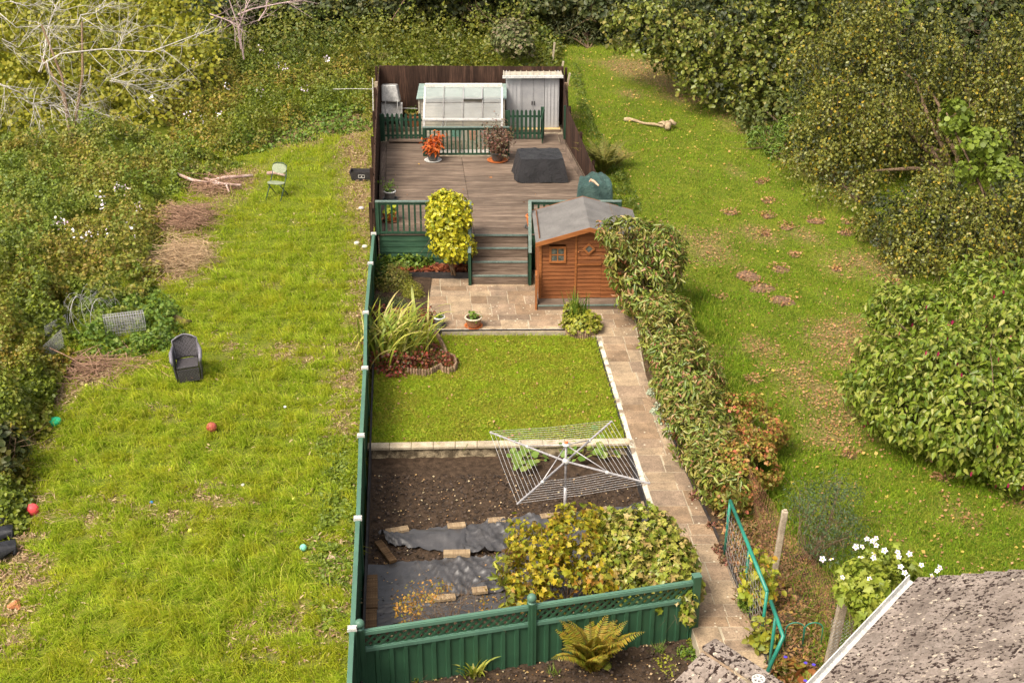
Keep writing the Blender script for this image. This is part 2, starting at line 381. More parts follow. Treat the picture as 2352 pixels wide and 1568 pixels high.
yw = lambda x: 20.55+(x)*.0                         # retaining wall line
WA = P(845, 1017, .02); WB = P(1446, 1006, .02)     # wall top, far edge
yA, yB_ = WA.y, WB.y
strip('soil_bed', 13.2, WA.y, lambda y: float(xl(y))+.03, lambda y: PL(y), ZS, m_soil, amp=.006, cell=.05)
strip('front_bed', 8, 15.9, lambda y: float(xl(y))-.2, lambda y: PL(max(y, 13))+.1, ZF, m_soil, amp=.012, cell=.07)
m_lawn, t, b = mat('lawn_turf', .95, .1)
v = coords(t); n1 = nz(t, v, 1.6, 4); n2 = nz(t, v, 22, 4)
c = mixc(t, .5, ramp(t, n1, [(.32, (.12, .15, .01)), (.68, (.24, .2, .018))]), ramp(t, n2, [(.3, (.08, .085, .01)), (.6, (.2, .19, .015)), (.75, (.3, .2, .05))]))
t.links.new(c, b.inputs['Base Color']); bump(t, b, n2, .5, .02)
strip('lawn', WA.y-.05, 25.9, lambda y: float(xl(y))+.03, lambda y: PL(y)-.05, ZL, m_lawn)
m_mortar = noisy('mortar', (.3, .25, .17), (.5, .43, .31), 6, .95, fine=70, c3=(.2, .18, .08))
def slabmat():
    m, t, b = mat('paving_stone', .9, .2)
    ge = N(t, 'NewGeometry'); v = coords(t); n1 = nz(t, v, 3, 5, .65); n2 = nz(t, v, 38, 4, .7); vo = N(t, 'TexVoronoi'); vo.inputs['Scale'].default_value = 7.5; t.links.new(v, vo.inputs['Vector'])
    c = ramp(t, ge.outputs['Random Per Island'], [(.22, .155, .1), (.32, .235, .16), (.26, .2, .15), (.36, .28, .19), (.2, .15, .11)])
    c = mixc(t, .75, c, ramp(t, n1, [(.3, (.5, .48, .46)), (.5, (.95, .88, .8)), (.66, (1.35, 1.27, 1.15))]), 'MULTIPLY')
    c = mixc(t, .8, c, ramp(t, n2, [(.3, (.5, .5, .5)), (.5, (1, 1, 1)), (.7, (1.35, 1.35, 1.3))]), 'MULTIPLY')
    li = ramp(t, vo.outputs['Distance'], [(.10, (1, 1, 1)), (.16, (0, 0, 0))]); n4 = nz(t, v, .9, 2); lf = N(t, 'Math', operation='MULTIPLY')
    lm = ramp(t, n4, [(.48, (0, 0, 0)), (.62, (1, 1, 1))]); t.links.new(li, lf.inputs[0]); t.links.new(lm, lf.inputs[1])
    c = mixc(t, lf.outputs[0], c, (.62, .56, .42)); t.links.new(c, b.inputs['Base Color']); bump(t, b, n2, .5, .01); return m
m_slab = slabmat()
def pave(name, ya, yb, fa, fb, z, rows, wmin, wmax, seed, gap=.014):
    """irregular flagstones on a bed of mortar"""
    r = np.random.RandomState(seed); base = MB(); y = ya
    base.grid(lambda u, v: (fa(ya+(yb-ya)*v)+(fb(ya+(yb-ya)*v)-fa(ya+(yb-ya)*v))*u, ya+(yb-ya)*v, z-.004), 2, 30)
    # skirt down to the soil
    for f in (fa, fb):
        base.grid(lambda u, v: (f(ya+(yb-ya)*u), ya+(yb-ya)*u, z-.004-.5*v), 30, 1)
    base.grid(lambda u, v: (fa(ya)+(fb(ya)-fa(ya))*u, ya, z-.004-.5*v), 2, 1)
    o = obj(name, base, m_mortar, kind='structure'); mb = MB()
    while y < yb-.02:
        h = r.choice(rows); h = min(h, yb-y)
        if yb-(y+h) < .12: h = yb-y
        x = fa(y); X = fb(y)
        while x < X-.02:
            w = r.uniform(wmin, wmax); w = min(w, X-x)
            if X-(x+w) < .15: w = X-x
            parts = [(x, y, w, h)]
            if h > .5 and r.rand() < .5: parts = [(x, y, w, h*.45), (x, y+h*.45, w, h*.55)]
            for (a, bb, ww, hh) in parts:
                g = gap*r.uniform(.5, 1.8)/2; s = -.0765
                mb.hexa([(a+g, bb+g, z-.03), (a+ww-g, bb+g, z-.03), (a+ww-g+s*hh, bb+hh-g, z-.03), (a+g+s*hh, bb+hh-g, z-.03)],
                        [(a+g, bb+g, z+r.uniform(0, .005)), (a+ww-g, bb+g, z+.003), (a+ww-g+s*hh, bb+hh-g, z+.003+r.uniform(0, .003)), (a+g+s*hh, bb+hh-g, z+.003)])
            x += w
        y += h
    obj('paving_slabs', mb, m_slab, o, bev=.006)
    return o
JX = lambda y: 1.32+(28-y)*.0765
pave('patio', 26.0, 29.6, lambda y: float(xl(y))+.6 if y > 27 else float(xl(y))+.05, lambda y: JX(y), 0, [.3, .45, .6], .35, .75, 3)
pave('patio', 25.75, 27.9, lambda y: JX(y)+.004, lambda y: float(xr(y))+.0, 0, [.3, .45], .35, .65, 5)
pave('path', 14.5, 25.75, lambda y: PL(y)+.06, lambda y: float(xr(y)), 0, [.5, .6, .55], .38, .6, 11, .012)
pave('lower_path', 11.2, 14.45, lambda y: PL(14)-.2, lambda y: float(xr(y))+.1, -.2, [.6], .5, .7, 12)
strip('side_bed', 13.4, 27.2, lambda y: float(xr(y))-.01, lambda y: float(xr(y))+1.1+(.5 if y < 17.5 else 0), None, noisy('leafy_soil', (.03, .02, .012), (.12, .075, .035), 12, .95, fine=40), amp=.01, cell=.1)

# edging: white kerb beside the path, patio edge, black side boards
m_white = noisy('flaking_white_paint', (.26, .2, .14), (.62, .57, .46), 4, .85, fine=25, lo=.4, hi=.48)
m_black = noisy('black_stained_timber', (.02, .018, .018), (.05, .045, .045), 5, .7, stretch=(1, 1, 4))
kb = MB()
ys = np.linspace(16.2, 25.72, 24)
for a, b2 in zip(ys[:-1], ys[1:]):
    if not (20.9 < a < 20.9): kb.hexa([(PL(a)-.03, a, -.3), (PL(a)+.055, a, -.3), (PL(b2)+.055, b2, -.3), (PL(b2)-.03, b2, -.3)], [(PL(a)-.03, a, .008), (PL(a)+.055, a, .008), (PL(b2)+.055, b2, .008), (PL(b2)-.03, b2, .008)])
obj('path_edging', kb, m_white, label='flaking white painted kerb running along the left edge of the path', cat='edging')
kb = MB(); 
for a, b2 in zip(ys[:-1], ys[1:]): kb.hexa([(PL(a)-.06, a, -.3), (PL(a)-.032, a, -.3), (PL(b2)-.032, b2, -.3), (PL(b2)-.06, b2, -.3)], [(PL(a)-.06, a, -.01), (PL(a)-.032, a, -.01), (PL(b2)-.032, b2, -.01), (PL(b2)-.06, b2, -.01)])
obj('edging_board', kb, m_black, label='black board between the lawn and the white path kerb', cat='edging')
kb = MB(); E0 = K(k2, 480, 1045, 0); E1 = K(k2, 1425, 1040, 0); kb.bar(E0+Vector((0, .0, -.03)), E1+Vector((0, 0, -.03)), .07, .075); obj('patio_edging', kb, m_white, label='pale painted kerb along the lawn side of the patio', cat='edging', bev=.006)
kb = MB(); kb.bar(E0+Vector((0, -.055, -.05)), E1+Vector((0, -.055, -.05)), .03, .16); obj('edging_board', kb, m_black, label='black board under the pale kerb at the top of the lawn', cat='edging')
kb = MB(); kb.bar((float(xl(14.3))+.07, 14.4, -.15), (float(xl(25.5))+.07, 25.5, .0), .03, .3); obj('edging_board', kb, m_black, label='black board along the foot of the long green fence', cat='edging')
kb = MB(); ys2 = np.linspace(14.6, 21.5, 14)
for a, b2 in zip(ys2[:-1], ys2[1:]): kb.bar((float(xr(a))+.01, a, .0), (float(xr(b2))+.01, b2, .0), .025, .12)
obj('edging_board', kb, m_black, label='black strip edging the right side of the path', cat='edging')
t_ = thing('retaining_wall', 'low stone wall with pale coping between lawn and dark soil', 'wall', (WA+WB)/2)
wb = MB(); n = 12; d = (WB-WA)/n
m_cope = noisy('coping_stone', (.34, .27, .18), (.52, .44, .31), 5, .9, fine=45, island=.12)
for i in range(n): wb.bar(WA+d*i+Vector((.004, -.1, -.02)), WA+d*(i+1)+Vector((-.004, -.1, -.02)), .2, .055)
obj('coping', wb, m_cope, t_, bev=.008)
wb = MB(); wb.bar(WA+Vector((.01, -.1, -.2)), WB+Vector((-.01, -.1, -.2)), .13, .3); obj('wall_face', wb, noisy('stained_block', (.1, .075, .045), (.4, .32, .2), 5, .95, fine=40, lo=.42, hi=.6), t_)

# ------------------------------------------------------------------ deck and steps
DF = P(1176, 538, ZD).y-.0; DFa = P(866, 540, ZD); 
yfr = DF
def dl(y): return float(xl(y))+.1
def dr(y): return float(xr(y))-.1
def woodmat(name, cols, plank_axis=0, island=.22, rough=.85):
    m, t, b = mat(name, rough, .2); ge = N(t, 'NewGeometry')
    sc_ = (1.2, 22, 22) if plank_axis == 0 else ((22, 1.2, 22) if plank_axis == 1 else (22, 22, 1.2))
    v = coords(t, sc_); n1 = nz(t, v, 1.5, 5, .7); v2 = coords(t); n2 = nz(t, v2, 1.3, 3)
    c = ramp(t, n1, [(.3, cols[0]), (.52, cols[1]), (.72, cols[2])])
    mr = N(t, 'MapRange', i_3=1-island, i_4=1+island); t.links.new(ge.outputs['Random Per Island'], mr.inputs[0])
    s1 = N(t, 'VectorMath', operation='SCALE'); t.links.new(c, s1.inputs[0]); t.links.new(mr.outputs[0], s1.inputs['Scale'])
    c = mixc(t, .6, s1.outputs[0], ramp(t, n2, [(.35, (.72, .7, .68)), (.65, (1.2, 1.17, 1.12))]), 'MULTIPLY')
    t.links.new(c, b.inputs['Base Color']); bump(t, b, n1, .35, .008); return m
m_deck = woodmat('weathered_decking', [(.072, .05, .036), (.155, .114, .085), (.285, .222, .168)])
m_green = woodmat('green_painted_timber', [(.012, .035, .02), (.022, .06, .034), (.05, .1, .06)], 2, .15, .6)
m_greenh = woodmat('green_painted_board', [(.016, .045, .026), (.03, .075, .042), (.06, .12, .07)], 0, .15, .6)
m_greyg = noisy('worn_grey_green_paint', (.09, .13, .11), (.16, .21, .18), 5, .6, fine=30)
sx0, sx1 = K(k2, 768, 375, ZD).x+.0, K(k2, 1150, 375, ZD).x+.0
dk = thing('wooden_deck', 'large raised deck of weathered brown boards with four steps down to the patio', 'deck', ((dl(yfr)+dr(yfr))/2, yfr, 0))
seam = lambda y: float(np.interp(y, [29.4, P(k1((845, 880))[0], k1((845, 880))[1], ZD).y], [P(*k2((780, 380)), ZD).x, P(*k1((845, 880)), ZD).x]))
mb = MB(); y = yfr; pitch_ = .125
yc = K(k1, 850, 872, ZD).y+.05; yl = K(k1, 340, 748, ZD).y+.05; yr_ = K(k1, 1640, 680, ZD).y
xa = K(k1, 530, 875, ZD).x; xb = K(k1, 1250, 868, ZD).x
r = np.random.RandomState(2)
while y < yr_:
    y2 = y+pitch_-.009
    segs = [(dl(y)+.14, seam(y)), (seam(y)+.01, dr(y)-.14)] if y < yc else ([(dl(y)+.14, xa)] if y < yl else [])+[(xb, dr(y)-.14)]
    for (a, b2) in segs:
        z = ZD+r.uniform(-.002, .002); mb.box(a, b2, y, y2, ZD-.03, z)
    y += pitch_
obj('decking_boards', mb, m_deck, dk, bev=.004)
m_deck2 = woodmat('weathered_border_board', [(.06, .042, .032), (.13, .095, .072), (.22, .175, .13)], 1)
mb = MB(); mb2 = MB()
for k_ in range(8):
    a = yfr+(yl-yfr)*k_/8; b2 = yfr+(yl-yfr)*(k_+1)/8-.004; mb.hexa([(dl(a), a, ZD-.03), (dl(a)+.135, a, ZD-.03), (dl(b2)+.135, b2, ZD-.03), (dl(b2), b2, ZD-.03)], [(dl(a), a, ZD+.004), (dl(a)+.135, a, ZD+.004), (dl(b2)+.135, b2, ZD+.004), (dl(b2), b2, ZD+.004)])
    a = yfr+(yr_-yfr)*k_/8; b2 = yfr+(yr_-yfr)*(k_+1)/8-.004; mb2.hexa([(dr(a)-.135, a, ZD-.03), (dr(a), a, ZD-.03), (dr(b2), b2, ZD-.03), (dr(b2)-.135, b2, ZD-.03)], [(dr(a)-.135, a, ZD+.004), (dr(a), a, ZD+.004), (dr(b2), b2, ZD+.004), (dr(b2)-.135, b2, ZD+.004)])
obj('border_board', mb, m_deck2, dk); obj('border_board', mb2, m_deck2, dk)
mb = MB()
z = ZD-.03
for i in range(6):
    mb.hexa([(dl(yfr)-.02, yfr+.02, z-.15), (sx0-.02, yfr+.02, z-.15), (sx0-.02, yfr+.06, z-.15), (dl(yfr)-.02, yfr+.06, z-.15)], [(dl(yfr)-.02, yfr+.035, z-.006), (sx0-.02, yfr+.035, z-.006), (sx0-.02, yfr+.06, z-.006), (dl(yfr)-.02, yfr+.06, z-.006)])
    z -= .15
obj('skirting', mb, m_greenh, dk)
mb = MB()
for i in range(6): mb.box(sx1+.02, dr(yfr), yfr+.02, yfr+.05, ZD-.18-.15*i, ZD-.036-.15*i)
obj('skirting', mb, m_greenh, dk)
mb = MB()
for (a, b2) in ((dl(yfr), dl(yl)), ): mb.plate([(a-.03, yfr, -.2), (b2-.03, yl, -.2), (b2-.03, yl, ZD-.03), (a-.03, yfr, ZD-.03)], (.03, 0, 0))
mb.plate([(dr(yfr), yfr, -.2), (dr(yr_), yr_, -.2), (dr(yr_), yr_, ZD-.03), (dr(yfr), yfr, ZD-.03)], (-.03, 0, 0))
mb.box(xa, xb, yc+.0, yc+.03, ZB-.3, ZD-.032); mb.box(dl(yl), xa, yl, yl+.03, ZB-.3, ZD-.032)
obj('fascia', mb, m_deck, dk)
RZ, TR = ZD/4, .3
for i in range(4):      # i=0 is the riser under the deck edge
    zt = ZD-RZ*i; yy = yfr-TR*i
    mb = MB(); h = (RZ-.035)/2
    for q in range(2): mb.box(sx0, sx1, yy+.004, yy+.03, zt-RZ+q*h+.002, zt-RZ+(q+1)*h-.004)
    obj('riser', mb, m_deck, dk)
    if i < 3:
        z2 = zt-RZ; mb = MB()
        for q in range(2): mb.box(sx0, sx1, yy-TR+.045+q*.13, yy-TR+.165+q*.13, z2-.03, z2)
        tr = obj('tread', mb, m_deck, dk, bev=.004); mb = MB(); mb.box(sx0, sx1, yy-TR-.012, yy-TR+.04, z2-.035, z2+.002); obj('nosing', mb, m_greyg, tr, bev=.005)
mb = MB(); mb.box(sx0, sx1, yfr-.03, yfr-.002, ZD-.04, ZD+.003); obj('nosing', mb, m_greyg, dk)
# rails
def balustrade(name, label, A, B, h, m, npal, group=None, cap=.09, posts=(0, 1), gapb=.08, pointed=False, palw=.045, rails=None, tail=0):
    """A, B base points; children: top_rail, bottom_rail, posts, balusters (copies)"""
    A = Vector(A); B = Vector(B); d = B-A; L = d.length; root = thing(name, label, 'railing' if not pointed else 'fence', A, math.atan2(d.y, d.x), group)
    if not pointed:
        mb = MB(); mb.box(-.04, L+.04, -cap/2, cap/2, h-.035, h); obj('top_rail', mb, m_greyg if m is m_green else m, root, bev=.006, local=True)
        mb = MB(); mb.box(0, L, -.02, .02, h-.10, h-.037); obj('bearer', mb, m, root, local=True)
        mb = MB(); mb.box(0, L, -.022, .022, gapb, gapb+.05); obj('bottom_rail', mb, m, root, local=True)
    else:
        for zz in rails: mb = MB(); mb.box(0, L, .012, .045, zz, zz+.055); obj('rail', mb, m, root, local=True)
    for k_ in posts:
        mb = MB(); mb.box(-.04, .04, -.04, .04, -tail, h-.036 if not pointed else h-.05); o = obj('post', mb, m, root, local=True, bev=.004); o.location = (L*k_, 0 if not pointed else .06, 0)
    mb = MB()
    if pointed: mb.plate([(-palw/2, -.01, .02), (palw/2, -.01, .02), (palw/2, -.01, h-.05), (0, -.01, h), (-palw/2, -.01, h-.05)], (0, .02, 0))
    else: mb.box(-palw/2, palw/2, -.012, .012, gapb+.051, h-.101)
    p0 = obj('picket' if pointed else 'baluster', mb, m, root, local=True)
    for i in range(npal):
        o = p0 if i == 0 else p0.copy()
        if i: COL.objects.link(o); o.parent = root
        o.location = (L*(i+.5)/npal, 0, 0)
    return root
balustrade('railing', 'green railing with square balusters left of the deck steps, half hidden by the yellow bush', (dl(yfr)-.02, yfr-.0, ZD), (sx0-.06, yfr-.0, ZD), .85, m_green, 16, 'green deck railings', gapb=.02)
balustrade('railing', 'green deck railing behind the orange wooden shed', (sx1+.06, yfr+.02, ZD), (dr(yfr)-.02, yfr+.02, ZD), .85, m_green, 16, 'green deck railings', gapb=.02)
A = K(k1, 530, 868, ZD); B = K(k1, 1245, 866, ZD); balustrade('railing', 'green railing across the back of the deck in front of the greenhouse', A+Vector((0, .05, 0)), B+Vector((0, .05, 0)), .85, m_green, 20, 'green deck railings', gapb=.03)
A = K(k1, 165, 742, ZD); B = K(k1, 515, 742, ZD); balustrade('picket_fence', 'green picket fence in front of the upturned wheelbarrow', A, B, .86, m_green, 9, 'green picket fences', posts=(0,), pointed=True, palw=.075, rails=(.15, .62))
A = K(k1, 1235, 722, ZD); B = K(k1, 1525, 722, ZD); balustrade('picket_fence', 'green picket fence in front of the metal shed doors', A, B, .9, m_green, 8, 'green picket fences', posts=(0,), pointed=True, palw=.075, rails=(.15, .66))
C_ = K(k1, 1535, 765, ZD); balustrade('picket_gate', 'narrow green picket gate standing open on the deck beside the metal shed', C_, K(k1, 1552, 700, ZD), .95, m_green, 6, None, posts=(1,), pointed=True, palw=.07, rails=(.18, .7))['category'] = 'gate'
mb = MB(); a = K(k1, 1730, 718, ZD); mb.box(a.x-.04, a.x+.04, a.y-.04, a.y+.04, ZD, ZD+1.0); obj('post', mb, m_green, label='single green post beside the right brown fence', cat='post', bev=.005)
for sx, lab in ((sx0-.05, 'green post and sloping handrail on the left of the deck steps'), (sx1+.05, 'green post and sloping handrail on the right of the deck steps')):
    root = thing('handrail', lab, 'handrail', (sx, yfr-.93, 0), 0, 'step handrails')
    mb = MB(); mb.box(sx-.035, sx+.035, yfr-.97, yfr-.9, 0, .8); obj('newel_post', mb, m_green, root, bev=.004)
    mb = MB(); mb.bar((sx, yfr-.99, .83), (sx, yfr-.05, ZD+.86), .08, .035); obj('rail', mb, m_greyg, root, bev=.005)
    mb = MB(); mb.plate([(sx-.02, yfr-.9, -.05), (sx-.02, yfr+.02, -.05), (sx-.02, yfr+.02, ZD), (sx-.02, yfr-.9, .12)], (.04, 0, 0)); obj('stringer', mb, m_green, root)

# ------------------------------------------------------------------ brown fences round the deck
m_brown = woodmat('brown_fence_board', [(.022, .012, .009), (.05, .027, .018), (.11, .06, .038)], 2, .35)
def board_fence(name, label, pts, bw=.11, postev=2.0, side=1):
    """pts: (x, y, z bottom, z top) polyline; overlapping vertical boards, rails and posts"""
    root = thing(name, label, 'fence', pts[0][:3], 0, 'brown board fences')
    mb = MB(); rb = MB(); r = np.random.RandomState(len(label))
    for (a, b2) in zip(pts[:-1], pts[1:]):
        A = Vector(a[:3]); B = Vector(b2[:3]); d = Vector((B.x-A.x, B.y-A.y, 0)); L = d.length; d /= L; nn = Vector((-d.y, d.x, 0))*side; n = int(L/bw)
        for i in range(n):
            f0 = i/n; f1 = (i+1.12)/n; q0 = A.lerp(B, f0); q1 = A.lerp(B, min(1, f1)); zt = a[3]+(b2[3]-a[3])*f0+r.uniform(-.008, .008); o0 = nn*.006*(i % 2)
            q0 = q0+o0; q1 = q1+o0; zb = q0.z; mb.hexa([q0, q1, q1+nn*.014, q0+nn*.014], [Vector((q0.x, q0.y, zt)), Vector((q1.x, q1.y, zt)), Vector((q1.x, q1.y, zt))+nn*.014, Vector((q0.x, q0.y, zt))+nn*.014])
        for fr in (.15, .85):
            rb = MB(); rb.bar(Vector((A.x, A.y, A.z+(a[3]-A.z)*fr))+nn*.045, Vector((B.x, B.y, B.z+(b2[3]-B.z)*fr))+nn*.045, .04, .08); obj('rail', rb, m_brown, root)
        k_ = max(1, round(L/postev))
        for i in range(k_+1):
            q = A.lerp(B, i/k_)+nn*.1; pm = MB(); zt = a[3]+(b2[3]-a[3])*i/k_-.02; pm.box(q.x-.04, q.x+.04, q.y-.04, q.y+.04, q.z-.2, zt); obj('post', pm, m_brown, root, bev=.004)
    obj('boards', mb, m_brown, root); return root
fx0, fx1 = P(873, 151, 2.45), P(1292, 157, 2.42)
board_fence('board_fence', 'tall dark brown board fence across the back of the deck behind the sheds', [(fx0.x, fx0.y, ZB-.1, 2.45), (fx1.x, fx0.y, ZB-.1, 2.42)], side=1)
board_fence('board_fence', 'brown board fence along the left side of the deck', [(fx0.x-.02, fx0.y-.02, ZB-.1, 2.45), (float(xl(34))+.02, 34, .3, 2.05), (float(xl(29.6))+.03, 29.55, .1, 1.75)], side=-1)
fr0 = P(*k1((1710, 350)), 2.2)
board_fence('board_fence', 'brown board fence sloping down along the right side of the deck', [(fx1.x+.02, fx0.y-.05, .5, 2.42), (dr(37.3)+.06, 37.3, .4, 1.98), (dr(33.5)+.06, 33.5, .3, 1.54), (dr(32)+.05, 32.0, .2, 1.36)], side=1)
mb = MB(); mb.grid(lambda u, v: (float(xl(yc+(40.2-yc)*v))+.05+(float(xr(yc+(40.2-yc)*v))-float(xl(yc+(40.2-yc)*v))-.1)*u, yc+(40.2-yc)*v, ZB), 20, 20)
obj('yard', mb, noisy('yard_gravel', (.1, .075, .05), (.4, .33, .23), 9, .95, fine=35, bmp=.6), kind='structure')

# ------------------------------------------------------------------ green metal fences
def paint(name, c, rough=.38):
    m, t, b = mat(name, rough, .45); v = coords(t); n = nz(t, v, 2.2, 4); n2 = nz(t, v, 90, 2)
    cc = mixc(t, .5, c, ramp(t, n, [(.3, (.62, .64, .6)), (.5, (1, 1, 1)), (.7, (1.45, 1.35, 1.25))]), 'MULTIPLY'); t.links.new(cc, b.inputs['Base Color']); bump(t, b, n2, .12, .003); return m
m_fgreen = paint('green_coated_steel', (.028, .08, .042)); m_cap = paint('green_cap_rail', (.075, .16, .11), .5)
m_clip = noisy('white_plastic', (.42, .42, .38), (.62, .6, .55), 9, .5)
tops = [(858, 537), (851, 605), (840, 718), (838, 845), (829, 1000), (822, 1190), (809, 1443), (800, 1600)]
root = thing('metal_fence', 'long green metal fence with white rail clips between lawn and field', 'fence', (float(xl(14.3)), 14.3, ZF))
TP = [P(x_, y_, 1.0) for x_, y_ in tops]
def ribbed(mb, L, z0, z1, pitch=.18, d=.02):
    """corrugated sheet from x=0 to L, local"""
    x = 0; pr = []
    while x < L: pr += [(x, 0), (x+pitch*.62, 0), (x+pitch*.68, -d), (x+pitch*.94, -d)]; x += pitch
    pr = [p for p in pr if p[0] < L]+[(L, 0)]; n = len(pr)
    mb.add([(p[0], p[1], z0) for p in pr]+[(p[0], p[1], z1) for p in pr], [(i, i+1, n+i+1, n+i) for i in range(n-1)])
for i in range(len(TP)-1):
    a, b2 = TP[i+1], TP[i]; d = b2-a; L = Vector((d.x, d.y, 0)).length; rz = math.atan2(d.y, d.x); za, zb = 1.0-.012, 1.0
    mb = MB(); ribbed(mb, L-.06, -.55, .96); o = obj('panel', mb, m_fgreen, root, local=True); o.location = Vector((a.x, a.y, 0))-root.location; o.rotation_euler = (0, 0, rz); o.modifiers.new('s', 'SOLIDIFY').thickness = .004
    mb = MB(); mb.bar((.0, 0, .93), (L-.1, 0, 1.0), .07, .05); o2 = obj('top_rail', mb, m_cap, root, local=True, bev=.006); o2.location = o.location; o2.rotation_euler = o.rotation_euler
    mb = MB(); mb.box(-.055, .055, -.05, .05, -.5, .985); o3 = obj('post', mb, m_fgreen, root, local=True, bev=.008); o3.location = Vector((b2.x, b2.y, 0))-root.location; o3.rotation_euler = (0, 0, rz)
    mb = MB(); mb.box(-.03, .03, -.055, .055, .99, 1.022); mb.box(-.045, -.028, -.065, .065, .975, 1.028); mb.box(.028, .045, -.065, .065, .975, 1.028); o4 = obj('clip', mb, m_clip, root, local=True, bev=.004); o4.location = o3.location; o4.rotation_euler = o3.rotation_euler
FM = P(*k4((1215, 1145)), ZF); FR_ = P(*k4((2222, 983)), ZF); FLx = P(*k4((138, 865)), .9); FL_ = Vector((FLx.x, FLx.y, ZF))
def lattice_fence(label, A, B, h):
    d = B-A; L = d.length; root = thing('lattice_fence', label, 'fence', A, math.atan2(d.y, d.x), 'green lattice topped fence panels')
    mb = MB(); ribbed(mb, L-.12, .08, h*.7, .2, .028); o = obj('panel', mb, m_fgreen, root, local=True); o.location = (.06, 0, 0); o.modifiers.new('s', 'SOLIDIFY').thickness = .004
    for nm, z0, z1, w in (('bottom_rail', .04, .1, .06), ('middle_rail', h*.7, h*.7+.06, .07), ('top_rail', h-.06, h, .08)):
        mb = MB(); mb.box(.05, L-.05, -w/2, w/2, z0, z1); mb.box(.05, L-.05, -w/2+.015, w/2-.015, z1, z1+.012); obj(nm, mb, m_cap, root, local=True, bev=.005)
    mb = MB(); z0, z1 = h*.7+.072, h-.06; hh = z1-z0; s = .12; k_ = -hh
    while k_ < L-.1:
        for sg in (0, 1):
            x0, x1 = (k_, k_+hh) if sg == 0 else (k_+hh, k_); a0, a1 = max(.06, min(L-.06, x0)), max(.06, min(L-.06, x1))
            if abs(a1-a0) > .02:
                za = z0+(a0-x0)/(x1-x0)*hh; zb = z0+(a1-x0)/(x1-x0)*hh
                mb.bar((a0, .006 if sg else -.006, za), (a1, .006 if sg else -.006, zb), .012, .03, up=(0, 1, 0)) if False else mb.plate([(a0-.026, -.006+sg*.013, za), (a0+.026, -.006+sg*.013, za), (a1+.026, -.006+sg*.013, zb), (a1-.026, -.006+sg*.013, zb)], (0, .008, 0))
        k_ += s
    obj('lattice', mb, m_fgreen, root, local=True)
    return root
def gate_post(label, A, h):
    root = thing('fence_post', label, 'post', A, math.atan2((FR_-FM).y, (FR_-FM).x), 'green steel fence posts')
    mb = MB(); mb.box(-.06, .06, -.055, .055, -.1, h); mb.box(-.02, .02, -.062, .062, -.1, h-.002); obj('shaft', mb, m_fgreen, root, local=True, bev=.008)
    if True: mb = MB(); mb.lathe((0, 0, h), [(.062, 0), (.066, .015), (.03, .025)], 16); mb.ball((0, 0, h+.085), .07); o = obj('ball_finial', mb, m_cap, root, local=True, smooth=True)
    return root
lattice_fence('left green lattice-topped panel in front of the twiggy shrub', FL_, FM, 1.16)
lattice_fence('right green lattice-topped panel behind the large fern', FM, FR_, 1.16)
gate_post('green corner post with ball top where the two green fences meet', FL_, 1.2); gate_post('green post with ball top midway along the lattice fence', FM, 1.2)
root = thing('fence_post', 'plain green end post of the lattice fence beside the path', 'post', FR_, math.atan2((FR_-FM).y, (FR_-FM).x), 'green steel fence posts')
mb = MB(); mb.box(-.06, .06, -.055, .055, -.1, 1.24); obj('shaft', mb, m_fgreen, root, local=True, bev=.008); mb = MB(); mb.box(-.065, .065, -.06, .06, 1.24, 1.26); obj('cap', mb, m_cap, root, local=True, bev=.004)

# ------------------------------------------------------------------ wooden garden shed
def frame2(a, b): d = b-a; return a, math.atan2(d.y, d.x), Vector((d.x, d.y, 0)).length
m_shed = woodmat('orange_stained_shiplap', [(.12, .04, .014), (.225, .08, .027), (.31, .125, .045)], 0, .07, .7)
m_trim = woodmat('orange_stained_trim', [(.2, .065, .02), (.3, .11, .033), (.38, .16, .055)], 0, .05, .65)
m_felt = noisy('grey_roofing_felt', (.12, .112, .105), (.185, .175, .162), 2.2, .95, fine=70, bmp=.5, c3=(.09, .075, .06))
m_glassd = noisy('dark_window_glass', (.015, .018, .018), (.16, .17, .15), 9, .08, fine=5, bmp=0, spec=.6)
sa = P(*k2((1232, 822)), .13); sb = P(*k2((1885, 815)), .13)
loc, rz, SW = frame2(sa, sb); loc = Vector((loc.x, loc.y, .13))
shed = thing('garden_shed', 'orange stained wooden shed with grey felt roof beside the deck steps', 'shed', loc, rz)
HE, HR, SD = 1.42, 1.72, 1.85; mid = SW/2+.03
def zroof(x): return HE+(HR-HE)*(1-abs(x-mid)/(SW/2)) if 0 <= x <= SW else HE
def shiplap(x0, x1, z0, z1, cut=None, y=0.0, gable=False):
    mb = MB(); z = z0; h = .094
    while z < z1-.01:
        t = min(z+h, z1); segs = [(x0, x1)]
        if cut:
            for (a, b2, c, d) in cut:
                if t > c+.01 and z < d-.01: segs = [q for s in segs for q in ([(s[0], min(s[1], a)), (max(s[0], b2), s[1])])  if q[1]-q[0] > .01]
        for (a, b2) in segs:
            if gable:
                need = (t-HE)/(HR-HE); 
                if need > 0: a = max(a, mid-SW/2*(1-need)); b2 = min(b2, mid+SW/2*(1-need))
                if b2-a < .05: continue
            mb.hexa([(a, y-.022, z+.001), (b2, y-.022, z+.001), (b2, y, z+.001), (a, y, z+.001)], [(a, y-.006, t-.012), (b2, y-.006, t-.012), (b2, y, t-.012), (a, y, t-.012)])
            mb.box(a, b2, y-.004, y+.0, t-.012, t)
        z += h
    return mb
dx0, dx1 = (1480-1232)/(1885-1232)*SW, (1652-1232)/(1885-1232)*SW
wx0, wx1 = (1297-1232)/(1885-1232)*SW, (1412-1232)/(1885-1232)*SW; wz0, wz1 = (822-588)/382*HE, (822-480)/382*HE
obj('front_wall', shiplap(.03, dx0-.02, 0, HR, [(wx0, wx1, wz0, wz1)], gable=True), m_shed, shed, local=True)
